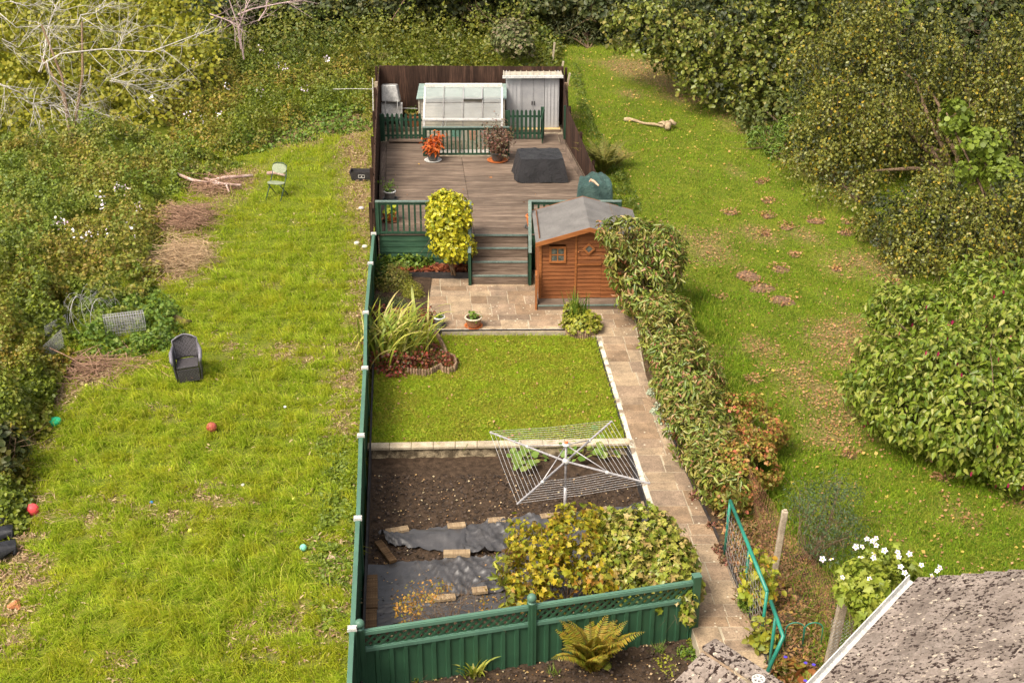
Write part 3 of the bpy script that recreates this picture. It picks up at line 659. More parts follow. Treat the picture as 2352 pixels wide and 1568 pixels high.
obj('front_wall', shiplap(dx1+.02, SW-.03, 0, HR, gable=True), m_shed, shed, local=True)
mb = MB(); mb.box(.0, .03, -.01, SD, 0, HE); z = 0
while z < HE: mb.hexa([(-.02, .03, z), (0, .03, z), (0, SD, z), (-.02, SD, z)], [(-.005, .03, z+.085), (0, .03, z+.085), (0, SD, z+.085), (-.005, SD, z+.085)]); z += .094
obj('side_wall', mb, m_shed, shed, local=True)
mb = MB(); mb.box(SW-.03, SW, -.01, SD, 0, HE); obj('side_wall', mb, m_shed, shed, local=True)
mb = MB(); mb.plate([(0.03, SD-.03, 0), (SW-.03, SD-.03, 0), (SW-.03, SD-.03, HE), (mid, SD-.03, HR-.02), (.03, SD-.03, HE)], (0, .03, 0)); obj('rear_wall', mb, m_shed, shed, local=True)
for x in (0, SW-.045): mb = MB(); mb.box(x-.012, x+.045, -.04, -.0, 0, HE-.02); obj('corner_board', mb, m_trim, shed, local=True, bev=.004)
mb = MB(); mb.box(dx0-.02, dx0+.025, -.035, 0, 0, HR-.06); obj('door_post', mb, m_trim, shed, local=True, bev=.004)
door = obj('door', shiplap(dx0+.03, dx1+.015, .01, HR-.1, gable=True), m_shed, shed, local=True)
mb = MB(); zz = (822-605)/382*HE; mb.box(dx0+.03, dx1+.015, -.045, -.01, zz, zz+.035); obj('cross_rail', mb, m_trim, door, local=True, bev=.004)
cx, cz, q = (1568-1232)/653*SW, (822-497)/382*HE, .145
mb = MB(); R_ = lambda k_: [(cx, -.052, cz-k_), (cx+k_, -.052, cz), (cx, -.052, cz+k_), (cx-k_, -.052, cz)]
o4, i4 = R_(q), R_(q-.055)
for k_ in range(4): mb.plate([o4[k_], o4[(k_+1) % 4], i4[(k_+1) % 4], i4[k_]], (0, .045, 0))
obj('diamond_frame', mb, m_trim, door, local=True); mb = MB(); mb.plate([(p[0], -.03, p[2]) for p in R_(q-.05)], (0, .02, 0)); obj('diamond_pane', mb, m_glassd, door, local=True)
mb = MB(); mb.ball(((1497-1232)/653*SW, -.055, (822-515)/382*HE), .022, 8); obj('knob', mb, m_trim, door, local=True, smooth=True)
win = MB()
for a in ((wx0, wx0+.05, wz0, wz1), (wx1-.05, wx1, wz0, wz1), (wx0+.05, wx1-.05, wz0, wz0+.05), (wx0+.05, wx1-.05, wz1-.05, wz1)): win.box(a[0], a[1], -.045, -.0, a[2], a[3])
wino = obj('window_frame', win, m_trim, shed, local=True, bev=.003)
mb = MB(); mb.box(wx0+.05, wx1-.05, -.02, -.01, wz0+.05, wz1-.05); obj('pane', mb, m_glassd, wino, local=True)
mb = MB(); xm, zm = (wx0+wx1)/2, (wz0+wz1)/2; mb.box(xm-.012, xm+.012, -.034, -.021, wz0+.05, wz1-.05); mb.box(wx0+.05, wx1-.05, -.036, -.0205, zm-.012, zm+.012); obj('glazing_bars', mb, m_trim, wino, local=True)
mb = MB()
ov, of, ob = .1, .17, .1
th = .03; rl = [(-ov, HE-.03), (mid, HR+.02), (SW+ov+.05, HE-.03)]
for (a, b2), nm in (((rl[0], rl[1]), 'a'), ((rl[1], rl[2]), 'b')):
    mb.plate([(a[0], -of, a[1]), (b2[0], -of, b2[1]), (b2[0], -of, b2[1]+th), (a[0], -of, a[1]+th)], (0, SD+of+ob, 0))
ro = obj('roof', mb, m_felt, shed, local=True, bev=.004)
for (a, b2) in ((rl[0], rl[1]), (rl[1], rl[2])):
    for yy in (-of-.02, SD+ob+.002): mb = MB(); mb.plate([(a[0], yy, a[1]-.07), (b2[0], yy, b2[1]-.07), (b2[0], yy, b2[1]+th+.004), (a[0], yy, a[1]+th+.004)], (0, .018, 0)); obj('barge_board', mb, m_trim, ro, local=True)
mb = MB(); mb.box((1505-1232)/653*SW, (1505-1232)/653*SW+.05, -.08, -.03, HR-.13, HR-.06); obj('security_light', mb, m_clip, shed, local=True, bev=.005)
pa, pb = P(*k2((1222, 872)), .12), P(*k2((1875, 865)), .12); loc2, rz2, PW = frame2(pa, pb)
plat = thing('timber_platform', 'low grey decking platform under the orange shed', 'platform', (loc2.x, loc2.y, 0), rz2)
mb = MB()
for i in range(16): mb.box(0, PW, .01+i*.14, .14+i*.14, .09, .12)
obj('boards', mb, m_deck, plat, local=True, bev=.004); mb = MB(); mb.box(0, PW, -.02, .008, 0.004, .095); obj('fascia', mb, m_deck, plat, local=True); mb = MB(); mb.box(0, PW, -.03, .008, .096, .124); obj('nosing', mb, m_greyg, plat, local=True, bev=.004)
mb = MB(); q = P(*k2((1222, 870)), .12); mb.box(q.x-.06, q.x-.02, q.y-.02, q.y+.3, 0, .85); obj('board', mb, m_trim, label='short upright orange board at the left corner of the shed', cat='board')

# ------------------------------------------------------------------ metal shed
m_zinc = noisy('pale_grey_steel', (.36, .36, .365), (.46, .455, .45), 3, .5, fine=80, bmp=.1, spec=.4); m_zdoor = noisy('grey_steel_door', (.28, .28, .285), (.37, .365, .36), 3, .55, fine=80, bmp=.1)
m_zroof = noisy('weathered_cream_steel', (.36, .31, .23), (.5, .46, .38), 6, .7, fine=20, c3=(.3, .17, .07)); m_whitep = noisy('white_painted_metal', (.5, .49, .46), (.68, .66, .62), 5, .5)
ma, mb_ = P(*k1((1232, 622)), ZB+.08), P(*k1((1676, 620)), ZB+.08); loc, rz, MW = frame2(ma, mb_); MH = 1.62; MD = 1.15
ms = thing('metal_shed', 'pale grey ribbed metal shed with double doors in the back corner of the deck', 'shed', loc, rz)
mb = MB()
dL, dR = (1360-1232)/444*MW, (1555-1232)/444*MW
for (a, b2) in ((0, dL), (dR, MW)):
    x = a; mb.box(a, b2, .0, .02, 0, MH-.08)
    for k_ in range(4): xx = a+(b2-a)*(k_+.5)/4.0; mb.box(xx-.012, xx+.012, -.018, -.0005, 0, MH-.08)
mb.box(0, MW, -.02, .02, MH-.08, MH); obj('front_wall', mb, m_zinc, ms, local=True)
for x in (0, MW-.02): 
    mb = MB(); mb.box(x, x+.02, .021, MD, 0, MH)
    for k_ in range(6): yy = .1+k_*.18; mb.box(x-.01 if x < 1 else x+.0205, x-.0005 if x < 1 else x+.03, yy, yy+.03, 0, MH)
    obj('side_wall', mb, m_zinc, ms, local=True)
mb = MB(); mb.box(.021, MW-.021, MD-.02, MD, 0, MH); obj('rear_wall', mb, m_zinc, ms, local=True)
dm = (dL+dR)/2
for (a, b2, hx) in ((dL+.01, dm-.004, dm-.05), (dm+.004, dR-.01, dm+.02)):
    mb = MB(); mb.box(a, b2, -.012, .008, .02, MH-.1); mb.box(a, a+.02, -.02, -.0125, .02, MH-.1); mb.box(b2-.02, b2, -.02, -.0125, .02, MH-.1); o = obj('door', mb, m_zdoor, ms, local=True)
    mb = MB(); mb.box(hx, hx+.03, -.035, -.0205, .72, .84); obj('handle', mb, m_black, o, local=True)
mb = MB(); mb.plate([(-.1, -.12, MH), (MW+.1, -.12, MH), (MW+.1, MD+.1, MH-.1), (-.1, MD+.1, MH-.1)], (0, 0, .03))
ro = obj('roof', mb, m_zroof, ms, local=True)
mb = MB()
for k_ in range(11): xx = -.09+k_*(MW+.16)/10; mb.plate([(xx, -.1, MH+.031), (xx+.02, -.1, MH+.031), (xx+.02, MD+.1, MH-.068), (xx, MD+.1, MH-.068)], (0, 0, .03))
obj('roof_ribs', mb, m_zroof, ro, local=True); mb = MB(); mb.box(-.12, MW+.12, -.16, -.121, MH-.04, MH+.05); obj('fascia', mb, m_whitep, ro, local=True, bev=.006)
mb = MB(); mb.box(-.05, MW+.05, -.2, MD, -.09, -.004); obj('timber_base', mb, noisy('yellow_timber', (.4, .28, .1), (.62, .47, .24), 4, .8), ms, local=True); mb = MB(); mb.box(-.05, MW+.05, -.24, -.201, -.22, -.01); obj('base_edge', mb, m_deck, ms, local=True)

# ------------------------------------------------------------------ cream shed with green roof behind the greenhouse
m_cream = woodmat('cream_painted_boards', [(.36, .32, .25), (.46, .42, .34), (.54, .5, .42)], 0, .06, .7)
m_groof = noisy('pale_green_felt', (.17, .24, .21), (.27, .34, .3), 3, .85, fine=40, c3=(.2, .22, .15))
ca, cb = PY(*k1((480, 330)), 38.5), PY(*k1((1212, 330)), 38.5); cx0, cx1 = ca.x, cb.x; cw = cx1-cx0
root = thing('cream_shed', 'cream boarded shed with pale green roof standing behind the greenhouse', 'shed', (cx0, 38.5, ZB))
mb = MB(); z = 0
while z < 1.25: mb.hexa([(0, -.02, z), (cw, -.02, z), (cw, .02, z), (0, .02, z)], [(0, -.004, z+.118), (cw, -.004, z+.118), (cw, .02, z+.118), (0, .02, z+.118)]); z += .12
obj('front_wall', mb, m_cream, root, local=True)
for x in (0, cw-.03): mb = MB(); mb.box(x, x+.03, .021, 1.3, 0, 1.26); obj('side_wall', mb, m_cream, root, local=True)
mb = MB(); mb.plate([(-.07, -.09, 1.27), (cw+.07, -.09, 1.27), (cw+.07, 1.36, 1.35), (-.07, 1.36, 1.35)], (0, 0, .035)); obj('roof', mb, m_groof, root, local=True, bev=.005)
for x in (-.02, cw-.03): mb = MB(); mb.box(x, x+.05, -.04, -.021, 0, 1.26); obj('corner_board', mb, m_cream, root, local=True)
# ------------------------------------------------------------------ greenhouse
def glass(name, a, col):
    m, t, b = mat(name, .12, .5); v = coords(t); n = nz(t, v, 3, 4); c = ramp(t, n, [(.3, sc(col, .8)), (.7, col)]); t.links.new(c, b.inputs['Base Color'])
    al = N(t, 'MapRange', i_3=a-.1, i_4=a+.12); t.links.new(n, al.inputs[0]); t.links.new(al.outputs[0], b.inputs['Alpha']); return m
m_pane = glass('dusty_glass', .3, (.42, .43, .41)); m_pane2 = glass('clear_glass', .16, (.4, .42, .34))
GY0 = 37.2; g0, g1 = PY(*k1((524, 550)), GY0), PY(*k1((1192, 547)), GY0); gx0, gx1 = g0.x, g1.x; ze = g0.z-ZB; GWd = gx1-gx0
rt = PY(*k1((860, 268)), 38.2); zr = rt.z-ZB; gd = 1.0
gh = thing('greenhouse', 'white framed greenhouse with open glass roof panes behind the deck railing', 'greenhouse', (gx0, GY0, ZB))
mb = MB()
for i in range(5):
    x = GWd*i/4
    if i in (1, 2, 3): continue
    mb.box(x-.03, x+.03, -.025, .025, 0, ze); mb.bar((x, 0, ze+.01), (x, gd, zr), .05, .03)
mb.bar((-.03, -.02, ze), (GWd+.03, -.02, ze), .05, .06); mb.box(0, GWd, -.02, .02, 0, .08)
obj('frame', mb, m_whitep, gh, local=True); mb = MB()
for i in (1, 2, 3): x = GWd*i/4; mb.box(x-.012, x+.012, -.02, .012, .08, ze-.03); mb.bar((x, -.01, ze+.03), (x, gd-.04, zr), .026, .03)
mb.bar((0.02, gd*.5-.02, (ze+zr)/2+.012), (GWd-.02, gd*.5-.02, (ze+zr)/2+.012), .018, .018)
obj('glazing_bars', mb, noisy('tarnished_aluminium', (.14, .13, .12), (.26, .25, .24), 6, .6), gh, local=True)
mb = MB(); mb.bar((-.0, gd, zr+.03), (GWd+.0, gd, zr+.03), .12, .09); obj('ridge_beam', mb, noisy('cream_paint', (.6, .57, .5), (.72, .7, .62), 5, .6), gh, local=True)
al_ = Vector((0, gd, zr-ze)).normalized()
for i in range(4):
    x0, x1 = GWd*i/4+.014, GWd*(i+1)/4-.014
    for k_ in range(2):
        f0, f1 = .5*k_+.01, .5*(k_+1)-.01; lift = .09 if (i == 2 and k_ == 1) else 0
        mb = MB(); mb.plate([(x0, gd*f0, ze+(zr-ze)*f0+lift+.006), (x1, gd*f0, ze+(zr-ze)*f0+lift+.006), (x1, gd*f1, ze+(zr-ze)*f1+.006), (x0, gd*f1, ze+(zr-ze)*f1+.006)], (0, 0, .004)); o = obj('roof_pane', mb, m_pane, gh, local=True)
        if lift:
            mb = MB(); 
            for (p, q) in (((x0, gd*f0, ze+(zr-ze)*f0+lift+.02), (x1, gd*f0, ze+(zr-ze)*f0+lift+.02)), ((x0, gd*f0, ze+(zr-ze)*f0+lift+.02), (x0, gd*f1, zr+.02)), ((x1, gd*f0, ze+(zr-ze)*f0+lift+.02), (x1, gd*f1, zr+.02))): mb.bar(p, q, .022, .022)
            obj('vent_frame', mb, m_zdoor, o, local=True)
    mb = MB(); mb.box(x0, x1, -.003, .003, .09, ze-.03); obj('wall_pane', mb, m_pane2, gh, local=True)
for x in (-.01, GWd+.01):
    mb = MB(); mb.plate([(x, .03, .05), (x, gd, .05), (x, gd, zr-.02), (x, .03, ze)], (.005, 0, 0)); obj('end_pane', mb, m_pane2, gh, local=True)
mb = MB(); mb.box(.1, GWd-.1, .35, .75, .38, .42)
for x in (.12, GWd/2, GWd-.15): mb.box(x, x+.04, .37, .41, 0, .38); mb.box(x, x+.04, .69, .73, 0, .38)
obj('staging_bench', mb, m_deck, label='low timber staging bench inside the greenhouse', cat='bench')
bpy.data.objects['staging_bench'].location = Vector((gx0, GY0, ZB))+Vector((0, 0, 0))

# ------------------------------------------------------------------ pots and small things on deck and patio
m_terra = noisy('terracotta', (.34, .12, .05), (.48, .2, .09), 6, .7, fine=40); m_tsauc = noisy('orange_plastic', (.5, .13, .03), (.6, .18, .05), 5, .6)
m_dpot = noisy('dark_glazed_pot', (.05, .05, .05), (.12, .11, .09), 5, .5); m_wsauc = noisy('white_saucer', (.6, .6, .55), (.75, .74, .7), 5, .5); m_gpot = noisy('grey_glazed_pot', (.1, .1, .1), (.22, .2, .17), 4, .4)
m_bpot = noisy('brown_glazed_pot', (.2, .1, .05), (.32, .17, .1), 4, .5)
def pot(name, label, c, r, h, m, saucer=None, rim=None, soil=True, sr=1.35):
    root = thing(name, label, 'plant pot', c); c = Vector(c); z0 = .03 if saucer else 0
    mb = MB(); mb.lathe(c, [(r*.72, z0), (r*.92, z0+h*.6), (r, z0+h*.85), (r*1.0, z0+h), (r*.88, z0+h), (r*.86, z0+h*.8)], 24, cap=False); mb.lathe(c, [(.001, z0+.002), (r*.72, z0)], 24, cap=False); p = obj('pot', mb, m, root, smooth=True)
    mb = MB(); mb.lathe(c, [(r*1.0, z0+h*.86), (r*1.06, z0+h*.88), (r*1.06, z0+h+.005), (r*.9, z0+h+.006)], 24, cap=False); obj('rim', mb, rim or m, p, smooth=True)
    mb = MB(); mb.lathe(c, [(.001, z0+h*.84), (r*.87, z0+h*.82)], 20, cap=False); obj('soil', mb, m_soil, p)
    if saucer: mb = MB(); mb.lathe(c, [(.001, .004), (r*sr*.85, .004), (r*sr, .035), (r*sr*.95, .035), (r*sr*.82, .015)], 24, cap=False); obj('saucer', mb, saucer, root, smooth=True)
    return root, c+Vector((0, 0, z0+h))
def stems(r, base, n, L, spread, rad, up=1.0, lev=1, kink=.4):
    mb = MB(); tips = []
    for i in range(n):
        a = r.uniform(0, 6.28); s = r.uniform(0, spread); out = []
        branchset(r, Vector(base)+Vector((math.cos(a), math.sin(a), 0))*rad*2, (math.cos(a)*s, math.sin(a)*s, up), L*r.uniform(.7, 1.15), rad, lev, out, kink=kink, kids=2)
        for pts, rs in out: mb.tube(pts, rs, 5); tips += pts[1:]
    return mb, np.array([tuple(t) for t in tips])
def plant(name, label, cat, base, n, L, spread, lm, lsize, shape, nleaf, seed, rad=.006, sm=None, group=None, lev=1, jit=1.0, scatter=.06, up=1.0, loc=None, droop=.4, vary=.35):
    r = np.random.RandomState(seed); root = thing(name, label, cat, base, 0, group); mb, tips = stems(r, base, n, L, spread, rad, up, lev)
    obj('stems', mb, sm or m_bark, root, smooth=True); i = r.randint(0, len(tips), nleaf); q = tips[i]+r.normal(size=(nleaf, 3))*scatter; q[:, 2] = np.maximum(q[:, 2], base[2]+.01)
    nn = unit(q-np.array(base)+np.array([0, 0, .1])); nn[:, 2] += .5
    leaves('leaves', q, nn, lsize, shape, lm, seed, parent=root, jit=jit, droop=droop, vary=vary); return root
m_bark = noisy('twig_bark', (.1, .06, .035), (.22, .15, .09), 20, .9); m_palebark = noisy('pale_bark', (.38, .33, .22), (.62, .56, .4), 9, .85, fine=30); m_redstem = noisy('pinkish_stem', (.4, .28, .28), (.55, .42, .4), 9, .8)
L_orange = leafmat('orange_leaf', [(.5, .09, .01), (.62, .16, .015), (.4, .05, .01)], .3); L_dull = leafmat('dull_purple_leaf', [(.09, .05, .035), (.16, .08, .05), (.1, .09, .03), (.25, .08, .07)], .2)
L_green = leafmat('fresh_leaf', [(.08, .16, .015), (.16, .26, .025), (.22, .3, .04)]); L_yel = leafmat('yellow_green_leaf', [(.3, .36, .02), (.42, .45, .03), (.2, .28, .02), (.5, .48, .05)])
p_, top = pot('potted_shrub', 'orange-leaved shrub in a dark pot on a white saucer by the deck railing', K(k1, 603, 905, ZD), .17, .22, m_dpot, m_wsauc, sr=1.45)
p_['category'] = 'potted plant'; plant('orange_shrub', 'bright orange drooping leaves of the shrub growing from the dark pot', 'shrub', top-Vector((0, 0, .05)), 9, .5, .9, L_orange, .14, 'long', 300, 5, rad=.008, sm=m_redstem, droop=2.5, jit=.6)
p_, top = pot('plant_pot', 'dark pot on an orange saucer below the purplish shrub', K(k1, 1155, 905, ZD), .2, .22, m_dpot, m_tsauc, sr=1.5)
plant('purplish_shrub', 'sparse purple-brown shrub in a dark pot in front of the railing', 'shrub', top-Vector((0, 0, .05)), 22, .75, .9, L_dull, .055, 'oval', 1500, 6, rad=.006, scatter=.08)
p_, top = pot('plant_pot', 'small glazed pot with a pale rim at the left edge of the deck', K(k1, 236, 1235, ZD), .15, .2, m_gpot, m_dpot, m_wsauc)
plant('seedling', 'small green plant in the pot at the left edge of the deck', 'plant', top-Vector((0, 0, .04)), 4, .28, .5, L_green, .05, 'oval', 110, 7, rad=.005)
p_, top = pot('plant_pot', 'orange pot on the deck seen through the left railing', K(k2, 190, 285, ZD), .17, .2, m_tsauc, m_terra)
plant('hosta', 'yellow-green broad-leaved plant in the orange pot behind the left railing', 'plant', top-Vector((0, 0, .05)), 7, .16, .8, L_yel, .17, 'oval', 26, 8, rad=.005)
p_, top = pot('planter', 'orange planter on the deck between the steps handrail and the shed roof', K(k2, 1182, 330, ZD), .15, .28, m_tsauc, m_dpot)
p_, top = pot('plant_pot', 'small dark pot on the patio beside the red shrubs', K(k2, 536, 1018, 0), .125, .2, m_gpot, m_dpot, m_wsauc, sr=1.3)
plant('moss_tuft', 'low green growth in the small dark patio pot', 'plant', top-Vector((0, 0, .03)), 14, .05, 1.2, L_green, .03, 'oval', 120, 9, rad=.002, lev=0, scatter=.05)
p_, top = pot('plant_pot', 'wider brown pot with an orange saucer near the edge of the patio', K(k2, 774, 1020, 0), .185, .2, m_bpot, m_tsauc, noisy('cream_rim', (.5, .42, .3), (.6, .52, .4), 4, .5), sr=1.12)
plant('potted_plant', 'small green plant in the wider brown patio pot', 'plant', top-Vector((0, 0, .04)), 10, .12, 1.4, L_green, .05, 'oval', 90, 10, rad=.003, lev=0, scatter=.06)

# covered table and covered barbecue
def clothmat(name, c, c2, rough=.55, sheen=.4):
    m, t, b = mat(name, rough, sheen); v = coords(t); n = nz(t, v, 3, 4); n2 = nz(t, v, 5.5, 6, .75); c_ = ramp(t, n, [(.35, c), (.65, c2)]); t.links.new(c_, b.inputs['Base Color']); w = N(t, 'Math', operation='SUBTRACT', i_1=.5); t.links.new(n2, w.inputs[0]); a = N(t, 'Math', operation='ABSOLUTE'); t.links.new(w.outputs[0], a.inputs[0]); bump(t, b, a.outputs[0], 1.0, .35); return m
m_cover = clothmat('black_vinyl_cover', (.026, .025, .027), (.05, .048, .05), .45, .5); m_bbq = clothmat('green_tarpaulin', (.05, .11, .1), (.11, .2, .17), .45)
def draped(name, label, cat, corners, zt, zb, m, flare, seed, fold=.05, top=None, n=160, smooth=True, group=None, sag=.02, expo=4):
    """cloth over a box: corners at the base (a,b,c,d); rings from the top centre down to a flared hem"""
    r = np.random.RandomState(seed); C = sum((Vector(c) for c in corners), Vector())/4; root = None
    ph = r.uniform(0, 6.28, 6); V = []; rings = [(.0, 0), (.12, 0), (.24, 0), (.36, 0), (.48, 0), (.6, 0), (.72, 0), (.84, 0), (.97, 0), (1.0, .015), (1, .12), (1, .3), (1, .5), (1, .7), (1, .88), (1, 1)]
    mb = MB(); nr = len(rings)
    def edge(k_):
        s = (k_/n*4) % 4; i = int(s); f = s-i; a, b2 = Vector(corners[i]), Vector(corners[(i+1) % 4]); p = a.lerp(b2, f); d = (p-C); cr = min(f, 1-f); p = C+d*(1-.05*max(0, 1-cr*8)); return p
    for rr, dn in rings:
        for k_ in range(n):
            e = edge(k_); a = k_/n*6.283; d = e-C; fl = 1+flare*dn+fold*dn*(math.sin(a*9+ph[0])*.5+(1-abs(math.sin(a*11+ph[1]+dn)))**3*.9-(1-abs(math.sin(a*7.5+ph[2]-dn*2)))**4*.8)
            tz = zt+(top(d.x*rr, d.y*rr) if top else 0)-sag*math.sin(rr*3.1)*(1 if rr < 1 else 0)
            tz += .014*math.sin(d.x*rr*11+ph[3])*math.sin(d.y*rr*9+ph[4])+.018*(1-abs(math.sin(d.x*rr*5+d.y*rr*7+ph[1])))**4+.016*(1-abs(math.sin(d.x*rr*8-d.y*rr*4+ph[2])))**5
            q = C+d*(rr*(fl if rr == 1 else 1)*(.96 if dn < .02 else .96+.04*min(1, dn*3))); z = tz+(zb-tz)*dn+(.02*math.sin(a*7+ph[5])*dn if dn > .9 else 0); V.append((q.x, q.y, max(z, zb)))
    F = [(j*n+k_, j*n+(k_+1) % n, (j+1)*n+(k_+1) % n, (j+1)*n+k_) for j in range(1, nr-1) for k_ in range(n)]+[(k_, (k_+1) % n, n+(k_+1) % n, n+k_) for k_ in range(n)]
    mb.add(V, F); return obj(name, mb, m, label=label, cat=cat, smooth=smooth, group=group)
ta, tb = K(k1, 1312, 1100, ZD), K(k1, 1760, 1100, ZD); tc, td = tb+Vector((-.2, 1.15, 0)), ta+Vector((-.0, 1.15, 0))
ta, tb = ta+Vector((.1, .1, 0)), tb+Vector((-.1, .1, 0))
draped('covered_table', 'square garden table under a black cover on the deck', 'covered table', [ta, tb, tc, td], ZD+.64, ZD+.01, m_cover, .17, 4, .05, smooth=False)
qa, qb = K(k1, 1835, 1235, ZD), K(k1, 2085, 1235, ZD); qa.y += .1; qb.y += .1; qb.x -= .02
qa.x += .03; qb.x += .06
bq = draped('covered_barbecue', 'lumpy green tarpaulin cover over a barbecue in the deck corner behind the shed', 'covered barbecue', [Vector((1.6, 30.65, ZD)), Vector((2.5, 30.7, ZD)), Vector((2.44, 31.4, ZD)), Vector((1.68, 31.45, ZD))], ZD+.9, ZD+.01, m_bbq, .05, 12, .06, top=lambda x, y: .16*math.exp(-((x-.12)**2+(y-.1)**2)/.1)-.16*abs(x)*1.4+.03*math.sin(x*23+y*9), sag=.05)
mb = MB(); q = K(k1, 1990, 1095, ZD+1.0); mb.tube([q+Vector((-.1, .12, .04)), q+Vector((-.02, .02, .03)), q+Vector((.08, -.12, -.03))], [.035, .03, .02], 6); mb.tube([q+Vector((-.1, .1, .05)), q+Vector((-.14, .02, .02))], [.025, .015], 6)
obj('wood_scrap', mb, noisy('bare_wood', (.4, .24, .15), (.55, .38, .26), 8, .8), label='small piece of bare wood lying on the green barbecue cover', cat='wood')
# upturned wheelbarrow
m_galv = noisy('galvanised_tray', (.3, .29, .27), (.5, .49, .46), 4, .45, fine=20, metal=.3, c3=(.25, .22, .18)); m_tube = noisy('dull_steel_tube', (.35, .34, .33), (.5, .5, .48), 5, .4, metal=.4)
w0 = PY(*k1((242, 560)), 39.1); w0.z = ZB; root = thing('wheelbarrow', 'grey metal wheelbarrow stood on end against the left fence behind the pickets', 'wheelbarrow', w0)
def B3(x, y, z): return w0+Vector((x, y, z))
z0 = .92
mb = MB(); mb.hexa([B3(-.3, .35, z0), B3(.26, .35, z0-.02), B3(.3, .62, z0-.02), B3(-.28, .62, z0)], [B3(-.3, .5, z0+.48), B3(.17, .5, z0+.48), B3(.2, .75, z0+.46), B3(-.28, .75, z0+.46)]); obj('tray', mb, m_galv, root, bev=.03)
mb = MB(); mb.grid(lambda u, v: B3(-.32+.66*u, .2+.25*v+.1*math.sin(u*3.1), .46+.42*v-.1*math.sin(v*3.1)), 10, 8); obj('lower_tray', mb, m_galv, root, solid=.01, smooth=True)
for sx_ in (-.17, .2):
    mb = MB(); mb.tube([B3(sx_, .33, z0+.02), B3(sx_+.0, .2, z0-.1), B3(sx_+.04, .12, .5), B3(sx_+.1, .05, .12)], .014, 8); obj('leg', mb, m_tube, root, smooth=True)
mb = MB(); mb.bar(B3(.34, .5, .68), B3(.8, .45, .68), .02, .02); obj('handle', mb, m_tube, root)
p_, top = pot('plant_pot', 'large terracotta pot behind the left picket fence', K(k1, 442, 602, ZB), .28, .34, m_terra)
mb = MB(); c = K(k1, 415, 520, ZB); root = thing('bowl_planter', 'yellow bowl planter with green plants on top of the large terracotta pot', 'planter', top)
mb.lathe(top+Vector((-.05, .05, .0)), [(.18, 0), (.26, .1), (.24, .1), (.16, .03)], 20, cap=False); obj('bowl', mb, noisy('ochre_bowl', (.4, .3, .07), (.55, .42, .12), 4, .6), root, smooth=True)
leaves('leaves', np.array(top+Vector((-.05, .05, .15)))+np.random.RandomState(3).normal(size=(160, 3))*[.12, .1, .04], np.random.RandomState(4).normal(size=(160, 3))+[0, 0, 1], .07, 'long', L_green, 5, parent=root)
for i, (x, y, lab) in enumerate([(200, 590, 'dark plastic crate behind the left picket fence'), (340, 600, 'dark pot beside the large terracotta pot')]):
    c = K(k1, x, y, ZB); mb = MB(); mb.lathe(c, [(.1, 0), (.13, .22), (.12, .22), (.09, .02)], 18, cap=False); obj('plant_pot', mb, m_dpot, label=lab.replace('crate', 'pot'), cat='plant pot', smooth=True)
for i, (x0_, y0_, x1_, lab) in enumerate([(230, 640, 520, 'long brown timber lying behind the left picket fence'), (380, 595, 520, 'short brown timber behind the pots in the back yard')]):
    mb = MB(); mb.bar(K(k1, x0_, y0_, ZB+.06), K(k1, x1_, y0_-4, ZB+.06), .1, .1); obj('timber', mb, m_deck, label=lab, cat='timber')
cg = K(k1, 770, 760, ZB)
mb = MB(); mb.lathe(cg+Vector((.1, .5, 0)), [(.16, 0), (.2, .3), (.12, .42), (.1, .42), (.17, .3)], 18, cap=False); obj('watering_tub', mb, noisy('teal_plastic', (.02, .2, .15), (.05, .3, .22), 4, .5), label='teal plastic tub behind the central railing', cat='tub', smooth=True)
mb = MB(); mb.lathe(cg+Vector((.62, .5, 0)), [(.15, 0), (.17, .3), (.15, .3)], 18, cap=False); obj('plant_pot', mb, m_terra, label='terracotta pot behind the central railing', cat='plant pot', smooth=True)
mb = MB(); q = Vector((gx0+.35, GY0+.5, ZB)); mb.bar(q+Vector((.0, 0, .1)), q+Vector((.18, .1, .8)), .02, .03); mb.bar(q+Vector((.1, 0, .1)), q+Vector((.28, .1, .8)), .02, .03); obj('canes', mb, m_whitep, label='pale canes leaning inside the greenhouse', cat='canes')
# small white wall box at the deck corner
mb = MB(); q = K(k2, 145, 560, .12); mb.box(q.x-.1, q.x+.1, q.y, q.y+.16, .05, .42); obj('meter_box', mb, noisy('pale_blue_grey_plastic', (.4, .41, .45), (.48, .5, .52), 3, .5), label='pale grey box under a green shelf at the left deck corner', cat='box', bev=.01)
mb = MB(); mb.box(q.x-.14, q.x+.12, q.y-.06, q.y+.16, .44, .47); mb.box(q.x-.14, q.x+.1, q.y+.0, q.y+.02, .47, .52); obj('shelf', mb, m_green, label='small green shelf over the pale grey box', cat='shelf')
# black bed board and bed soil
b0, b1 = K(k2, 325, 688, 0), K(k2, 738, 688, 0); mb = MB(); mb.box(b0.x, b1.x, b0.y, b0.y+.035, 0, .16); obj('bed_board', mb, m_black, label='black board in front of the yellow bush bed', cat='board')
m_mulch = noisy('leaf_mulch', (.05, .02, .01), (.2, .06, .02), 14, .95, fine=45, c3=(.35, .12, .04))
mb = MB(); mb.grid(lambda u, v: (float(xl(28))+.1+(sx0-.1-float(xl(28))-.1)*u, b0.y+.03+(yfr-b0.y-.02)*v, .12+.015*math.sin(u*40)*math.sin(v*11)), 40, 10); obj('bush_bed', mb, m_mulch, kind='structure', smooth=True)
mb = MB(); mb.grid(lambda u, v: (float(xl(26))-.1+1.25*u, 25.95+(b0.y+.1-25.95)*v, .03+.07*(1-u)), 10, 20); obj('rockery_bed', mb, m_soil, kind='structure', smooth=True)
